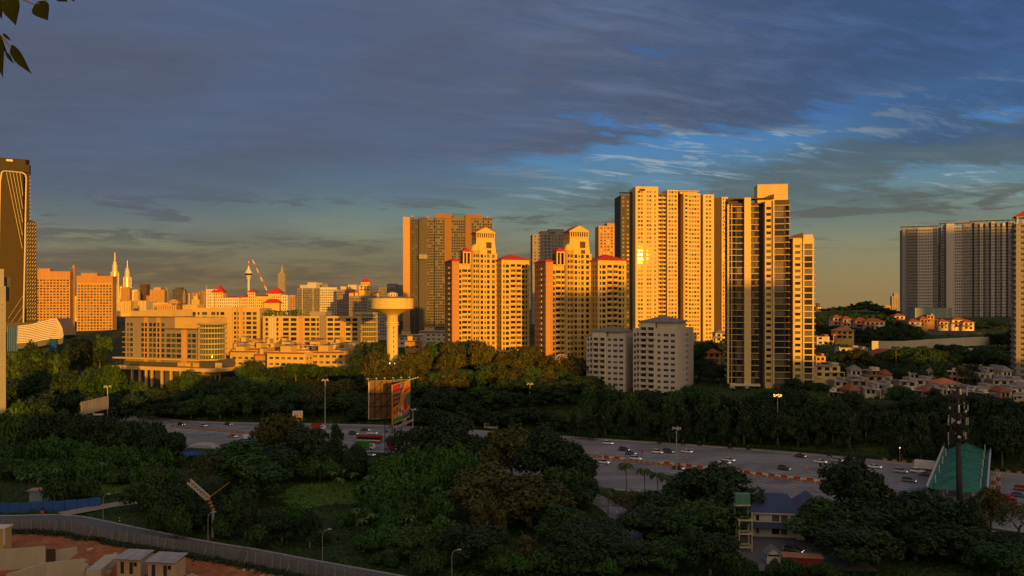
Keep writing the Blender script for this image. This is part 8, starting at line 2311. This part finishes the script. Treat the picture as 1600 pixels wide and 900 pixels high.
    for sx in (-1.6, 1.6): mb = MB(); mb.box(sx - .15, sx + .15, 3.4, 3.7, -.4, zt0 - .36); mb.build('tank_leg', [TG], t)
    # gabled guard hut
    Y = 181; p = P(1209, 886, Y); t = thing('guard_hut', 'small white hut with grey gabled roof before the blue-roofed house', 'hut', (p.x, Y, 0), R(-6))
    mb = MB(); mb.box(-1.5, 1.5, 0, 3, -.3, 2.5); mb.build('wall', [W_], t); mb = MB(); mb.gable(-1.5, 1.5, 0, 3, 2.52, 1.3, .4, 0, 'y', 1); mb.build('roof', [M_SLATE, W_], t); mb = MB(); mb.box(-1.3, 1.3, -.06, -.02, 1.9, 2.3); mb.build('vent', [FR_D], t)
    # corrugated red shed
    Y = 178; p = P(1255, 890, Y); t = thing('red_shed', 'rusty red corrugated container shed at the bottom edge', 'shed', (p.x, Y, 0), R(-10)); RW = mat('rust_red_metal', (0.26, 0.055, 0.045), 0.7, 0.25, 0.8); RT = mat('rust_roof', (0.34, 0.15, 0.08), 0.8, 0.35, 0.8, streak=1)
    mb = MB(); mb.box(-4.2, 4.2, .1, 2.5, -.3, 2.5); mb.build('wall', [RW], t)
    for i in range(28): mb = MB(); x = -4.15 + i * .3; mb.box(x, x + .15, 0, .1, 0, 2.5); mb.build('corrugation', [RW], t)
    mb = MB(); mb.quad((-4.4, -.3, 2.52), (4.4, -.3, 2.52), (4.4, 2.7, 2.85), (-4.4, 2.7, 2.85)); mb.quad((-4.4, -.3, 2.48), (-4.4, 2.7, 2.81), (4.4, 2.7, 2.81), (4.4, -.3, 2.48)); mb.build('roof', [RT], t)
    # parked cars seen between the trees
    for px, py, c, kd, lb in ((1076, 850, 'silver', 'sedan', 'silver parked car glimpsed between the dark trees'), (1100, 842, 'black', 'sedan', 'black parked car left of the tank stand'), (1240, 862, 'black', 'suv', 'black parked car under the stair of the blue-roofed house'), (1568, 862, 'navy', 'sedan', 'dark parked car in the lower right corner'), (1556, 838, 'silver', 'sedan', 'silver parked car between the trees at the lower right')): car(px, py, c, kd, lb, dz=.2)


station()


# ------------------------------------------------------------------ sheds and hoarding on the left
BLU = mat('blue_sheet', (0.03, 0.10, 0.34), 0.55, 0.15, 0.6)
def fence_run(name, label, cat, pts, h, m, post_m, step, panel=True):
    t = thing(name, label, cat, (pts[0][0], pts[0][1], pts[0][2])); o = Vector(pts[0])
    for a, c in zip(pts, pts[1:]):
        a, c = Vector(a) - o, Vector(c) - o; n = max(1, int((c - a).length / step))
        for i in range(n):
            p, q = a.lerp(c, i / n), a.lerp(c, (i + .96) / n)
            if panel:
                d = (q - p).normalized(); s = Vector((-d.y, d.x, 0)) * .06; mb = MB(); up = Vector((0, 0, h + random.Random(i).uniform(-.08, .08))); lo = Vector((0, 0, -.4))
                A = [p - s + lo, q - s + lo, q + s + lo, p + s + lo]; B = [p - s + up, q - s + up, q + s + up, p + s + up]; mb.quad(*B); [mb.quad(A[k], A[(k + 1) % 4], B[(k + 1) % 4], B[k]) for k in range(4)]; mb.build('sheet', [m], t)
            if post_m: mb = MB(); mb.bar(p + Vector((0, 0, -.5)), p + Vector((0, 0, h + .1)), .05); mb.build('post', [post_m], t)
    return t


fence_run('blue_hoarding', 'bright blue sheet hoarding beside the service road', 'hoarding', [(-150, 219 + 9, 0), (-142, 227, 0), (-128, 230, 0), (-119.5, 234, 0)], 2.7, BLU, None, 2.4)
p = P(60, 790, 236)
t = thing('site_cabin', 'pale blue cabin with rusty flat roof behind the blue hoarding', 'cabin', (p.x, 238, 0), R(8)); mb = MB(); mb.box(-3.6, 3.6, 0, 3, -.3, 3.6); mb.build('wall', [mat('pale_blue_wall', (0.20, 0.27, 0.33), 0.8, 0.15, 0.4)], t); mb = MB(); mb.box(-4.2, 3.8, -.4, 3.4, 3.62, 3.9); mb.build('roof', [mat('rusty_roof', (0.34, 0.22, 0.17), 0.85, 0.35, 0.7, streak=1)], t); link('window', window_mesh(.9, .8, 1, FR_W, G_DARK), t, (1.6, -.03, 2.3))
# striped barrier board by the track
t = thing('road_sign', 'small red sign at the mouth of the dirt track', 'sign', (*ground_at(66, 806), .25)); mb = MB(); mb.bar((0, 0, 0), (0, 0, .9), .05); mb.build('post', [M_WHITE], t); mb = MB(); mb.box(-.45, .45, -.06, -.02, .5, 1.2); mb.build('plate', [mat('sign_red', (0.55, 0.08, 0.03), 0.5, 0.1)], t)
# tarpaulin shelter with blue sheets near the highway
Y = 306; p = P(312, 706, Y)
t = thing('shelter', 'pale arched roof shelter with blue sheets beside the highway', 'shelter', (p.x, Y, 0), R(12)); mb = MB()
for i in range(8):
    a0, a1 = PI * i / 8, PI * (i + 1) / 8; mb.quad((-6 * math.cos(a0), 0, 3 + 2.4 * math.sin(a0)), (-6 * math.cos(a1), 0, 3 + 2.4 * math.sin(a1)), (-6 * math.cos(a1), 8, 3 + 2.4 * math.sin(a1)), (-6 * math.cos(a0), 8, 3 + 2.4 * math.sin(a0)))
mb.build('arched_roof', [mat('pale_canvas', (0.42, 0.35, 0.29), 0.85, 0.15, 0.4)], t)
for x in (-5.8, 5.8):
    for y in (.3, 7.7): mb = MB(); mb.bar((x, y, -.3), (x, y, 3), .12); mb.build('post', [M_GALV], t)
mb = MB(); mb.quad((-7, -5, 2.6), (5, -5, 2.6), (6, -.5, 3.3), (-6, -.5, 3.3)); mb.quad((-7, -5, 2.5), (-6, -.5, 3.2), (6, -.5, 3.2), (5, -5, 2.5)); mb.build('blue_sheet', [BLU], t); mb = MB(); mb.quad((-8.5, -7, 2.0), (-4, -7.4, 2.0), (-3.6, -5.1, 2.4), (-8, -5.1, 2.4)); mb.build('white_sheet', [M_WHITE], t)
for x in (-6.5, 4.5): mb = MB(); mb.bar((x, -4.8, -.3), (x, -4.8, 2.55), .1); mb.build('post', [M_GALV], t)


# small crane with striped mast
def boom_crane():
    Y = 203; k = Y / F; p = P(333, 800, Y); z0 = gz(p.x, Y)
    t = thing('lattice_crane', 'small crane with orange striped mast and white lattice boom among the trees', 'crane', (p.x, Y, z0)); L = lambda px, py: Vector(((px - 333) * k, 0, H - (py - 480) * k - z0))
    OR = mat('safety_orange', (0.42, 0.15, 0.04), 0.6, 0.15, 1.0); BK = FR_D
    hub = L(325, 779)
    base, top = L(333, 797), hub
    mb = MB(); mb.bar((0, 0, -.4), base, .4, 0, .35, 8); mb.build('post', [M_GALV], t)
    for i in range(7): mb = MB(); mb.bar(base.lerp(top, i / 7), base.lerp(top, (i + .97) / 7), .55, 0, .55, 4); mb.build('mast_band', [OR if i % 2 == 0 else BK], t)
    lattice(MB(), hub, L(295, 752), 1.15, .9, .10).build('boom', [mat('boom_white', (0.55, 0.48, 0.38), 0.6, 0.1)], t)
    mb = MB(); mb.bar(hub, L(359, 753), .14, 0, .10, 6); mb.build('counter_jib', [OR], t)


boom_crane()


# chain-link fence of the service road: posts, braces and thin rails
def chain_fence():
    L = SRNL; s0, s1 = s_of_x(L, -131), s_of_x(L, -8)
    x, y, a = along(L, s0); t = thing('grey_hoarding', 'long grey sheet hoarding with pale posts and braces along the service road', 'hoarding', (x, y, .1)); o = Vector((x, y, .1)); s = s0; i = 0; prev = None; PB = mat('fence_post', (0.36, 0.35, 0.33), 0.7, 0.15); HS = mat('zinc_hoarding', (0.17, 0.17, 0.175), 0.6, 0.25, 0.5, streak=0.3)
    while s < s1:
        x, y, a = along(offset_line(L, -1.0), s); p = Vector((x, y, .1)) - o; mb = MB(); mb.bar(p + Vector((0, 0, -.5)), p + Vector((0, 0, 3.35)), .07); mb.build('post', [PB], t)
        if i % 5 == 1: mb = MB(); q = p + Vector((math.sin(a), -math.cos(a), 0)) * 1.9; mb.bar(p + Vector((0, 0, 2.4)), q + Vector((0, 0, -.8)), .06); mb.build('brace', [PB], t)
        if prev is not None:
            d = (p - prev).normalized(); nb = Vector((-d.y, d.x, 0)) * .12; zt_ = 3.2 + random.Random(i).uniform(-.08, .08); m_ = 10; mb = MB()
            for q_ in range(m_):      # corrugated sheet
                a_, c_ = prev.lerp(p, q_ / m_) + nb * (1 + .35 * (q_ % 2)), prev.lerp(p, (q_ + 1) / m_) + nb * (1 + .35 * ((q_ + 1) % 2))
                mb.quad(a_ + Vector((0, 0, -.5)), c_ + Vector((0, 0, -.5)), c_ + Vector((0, 0, zt_)), a_ + Vector((0, 0, zt_)))
            mb.build('sheet', [HS], t); mb = MB()
            for z in (.5, 1.6, 2.7): mb.bar(prev + Vector((0, 0, z)), p + Vector((0, 0, z)), .035)
            mb.build('rail', [HS], t)
        prev = p; s += 2.5; i += 1


chain_fence()


# ------------------------------------------------------------------ building site in the lower left corner
def site():
    rng = np.random.default_rng(9)
    EARTH = bpy.data.materials.new('laterite'); EARTH.use_nodes = True; nt = EARTH.node_tree; b = NB(nt); pb = nt.nodes['Principled BSDF']; tc = b.node('ShaderNodeTexCoord')
    n = b.noise(tc.outputs['Object'], .35, 7, .65); n2 = b.noise(tc.outputs['Object'], 2.2, 6, .65)
    c = b.ramp(b.m('MULTIPLY_ADD', n2, .4, b.m('MULTIPLY', n, .6)), [(.32, (.15, .050, .020)), (.5, (.40, .125, .034)), (.68, (.50, .22, .10))]); nt.links.new(c, pb.inputs['Base Color']); pb.inputs['Roughness'].default_value = .95; bp = b.node('ShaderNodeBump'); bp.inputs['Strength'].default_value = .9; bp.inputs['Distance'].default_value = .4; nt.links.new(n2, bp.inputs['Height']); nt.links.new(bp.outputs[0], pb.inputs['Normal'])
    xs, ys = np.arange(-150, -18, 1.1), np.arange(138, 206, 1.1); X, Y = np.meshgrid(xs, ys); edge = np.interp(X, SRN[:, 0], SRN[:, 1])
    d = edge - 2.2 - Y
    lump = np.abs(vnoise(X, Y, 7.0, 1)) * 2.2 + np.abs(vnoise(X, Y, 3.3, 6)) * .9 + np.abs(vnoise(X, Y, 2.1, 4)) * .6 + rng.normal(0, .06, X.shape)
    Z = np.where(d > 0, .12 - np.clip(d - 2.0, 0, 8) * .28 + lump * np.clip((d - 1) / 4, 0, 1), .12)
    hill = height(X.ravel(), Y.ravel()).reshape(X.shape); Z = np.maximum(Z, hill + .15)
    keep = (d > -.5)
    nx = len(xs); i = (np.arange(len(ys) - 1)[:, None] * nx + np.arange(nx - 1)[None, :]); ok = keep[:-1, :-1] & keep[1:, :-1]
    i = i[ok]; q = np.stack([i, i + 1, i + nx + 1, i + nx], 1)
    me = np_mesh('bare_earth', np.stack([X.ravel(), Y.ravel(), Z.ravel()], 1), q, [EARTH]); me.polygons.foreach_set('use_smooth', [True] * len(q)); tag(link('bare_earth', me), kind='structure')
    zf = lambda x, y: float(np.interp(0, [0], [0])) + float(Z[int(np.clip((y - 138) / 1.1, 0, len(ys) - 1)), int(np.clip((x + 150) / 1.1, 0, nx - 1))])
    CW = mat('formwork_concrete', (0.52, 0.44, 0.31), 0.9, 0.2, 0.35, bump=.2)
    def wall(label, pts, h, th=.5):
        return long_wall('concrete_wall', label, pts, h, th, CW, 'wall', panels=6.5)
    def g(px, py, Y, z=None): p = P(px, py, Y); return (p.x, p.y, p.z)
    wall('long pale concrete wall at the back of the building site', [g(-20, 876, 176), g(72, 868, 180)], 2.1)
    wall('short grey return wall behind the brown gate panel', [g(86, 872, 181), g(120, 866, 186)], 1.7)
    wall('slanting pale concrete wall in the front of the building site', [g(10, 912, 160), g(70, 893, 166), g(132, 886, 172)], 1.8)
    t = thing('gate_panel', 'brown slatted panel between the concrete walls of the site', 'panel', g(72.5, 871, 180)); 
    for i_ in range(6): mb = MB(); mb.box(i_ * .34, i_ * .34 + .28, -.1, .1, -1.5, 1.9); mb.build('slat', [M_BROWN], t)
    # workers' huts
    ZR = mat('zinc_roof', (0.36, 0.33, 0.32), 0.6, 0.3, 0.6, streak=1); HW = mat('plywood_wall', (0.52, 0.38, 0.22), 0.85, 0.2, 0.6)
    for lb, px, py, Y, W, rot in (('left workers hut with purple-grey sheet roof', 201, 890, 172, 5.6, -10), ('right workers hut with pale sheet roof', 252, 895, 169, 6.2, -10)):
        p = P(px, py, Y); t = thing('workers_hut', lb, 'hut', (p.x, Y, p.z), R(rot), 'workers huts on the site')
        mb = MB(); mb.box(-W / 2, W / 2, 0, 4, -1.5, 2.3); mb.build('wall', [HW], t)
        for i_ in range(4): mb = MB(); x0, x1 = -W / 2 - .4 + i_ * (W + .8) / 4, -W / 2 - .4 + (i_ + .98) * (W + .8) / 4; dz = .04 * (i_ % 2); mb.quad((x0, -.7, 2.35 + dz), (x1, -.7, 2.35 + dz), (x1, 4.5, 3.0 + dz), (x0, 4.5, 3.0 + dz)); mb.quad((x0, -.7, 2.30 + dz), (x0, 4.5, 2.95 + dz), (x1, 4.5, 2.95 + dz), (x1, -.7, 2.30 + dz)); mb.build('roof_sheet', [ZR], t)
        for x in ((-W / 2 + .9, W / 2 - 2.6) if W < 7 else (-W / 2 + 1.6,)): mb = MB(); mb.box(x, x + .8, -.05, -.01, -.9, 1.6); mb.build('door', [FR_D], t)
        link('window', window_mesh(.7, .8, 1, FR_D, G_DARK), t, (W / 2 - 1.2, -.04, 1.2))
    # concrete chute, rubble and boards
    t = tag(long_wall('concrete_ramp', 'pale broken concrete ramp running up to the hoarding', [g(146, 893, 171), g(176, 868, 184)], .35, 3.0, CW, 'ramp', panels=20), None)
    for i_ in range(150):
        x, y = rng.uniform(-118, -40), rng.uniform(160, 192)
        if y > np.interp(x, SRN[:, 0], SRN[:, 1]) - 4: continue
        mb = MB(); s = rng.uniform(.15, .7); h = s * rng.uniform(.4, .9); mb.box(-s, s, -s * .7, s * .7, -.2, h); mb.v = [(v[0] * rng.uniform(.7, 1.2), v[1] * rng.uniform(.7, 1.2), v[2]) for v in mb.v]
        o = mb.build('rubble_block', [CW if i_ % 3 else ZR], None, False, (x, y, zf(x, y)), rng.uniform(0, 3)); tag(o, 'small pale chunk of rubble lying on the orange earth', 'rubble', 'rubble on the orange earth')
    for lb, px, py, Y in (('stack of raw planks on the orange earth left of the huts', 160, 884, 174), ('stack of raw planks right of the workers huts', 300, 896, 170), ('stack of grey pipes below the hoarding', 232, 872, 181)):
        p = P(px, py, Y); t = thing('material_stack', lb, 'building material', (p.x, Y, zf(p.x, Y)), rng.uniform(-.6, .6))
        for q in range(9):
            mb = MB(); x0 = (q % 3) * .36; z0 = (q // 3) * .3
            if 'pipes' in lb: mb.bar((-1.8, x0, z0 + .15), (1.8, x0, z0 + .15), .15, 0, .15, 8); mb.build('pipe', [M_GALV], t)
            else: mb.box(-1.7 + rng.uniform(-.2, .2), 1.7 + rng.uniform(-.2, .2), x0, x0 + .3, z0, z0 + .24); mb.build('plank', [HW], t)
    # weeds along the fence foot
    n = 9000; x = rng.uniform(-150, -5, n); e = np.interp(x, SRN[:, 0], SRN[:, 1]); y = e - 1.5 - np.abs(rng.normal(0, 1.6, n)) * (1 + .9 * vnoise(x, x, 6, 2)); z = .1 - np.clip(e - 4 - y, 0, 8) * .28 + rng.random(n) * 1.1
    v, q = leaf_quads(np.stack([x, y, z], 1), np.tile(np.array([[0, -.5, .7]]), (n, 1)), .18 + .22 * rng.random(n), rng, .4)
    tag(link('weeds', np_mesh('weeds', v, q, [veg_mat('weed_leaves', [(0.020, 0.034, 0.012), (0.034, 0.050, 0.016), (0.07, 0.08, 0.03)])])), 'ragged weeds along the foot of the grey hoarding', 'weeds', kind='stuff')
    # yellow plant hut frame at the very left edge
    p = P(3, 848, 190); t = thing('site_portal', 'white framed brown doorway of a cabin at the left picture edge', 'cabin', (p.x, 190, p.z)); mb = MB(); mb.box(-5, .4, 0, 3, -4, 3.2); mb.build('wall', [M_SAND], t); mb = MB(); mb.box(-5.2, .75, -.3, 3.2, 3.22, 3.5); mb.box(.45, .75, -.25, .1, -.5, 3.2); mb.build('frame', [M_WHITE], t)


site()
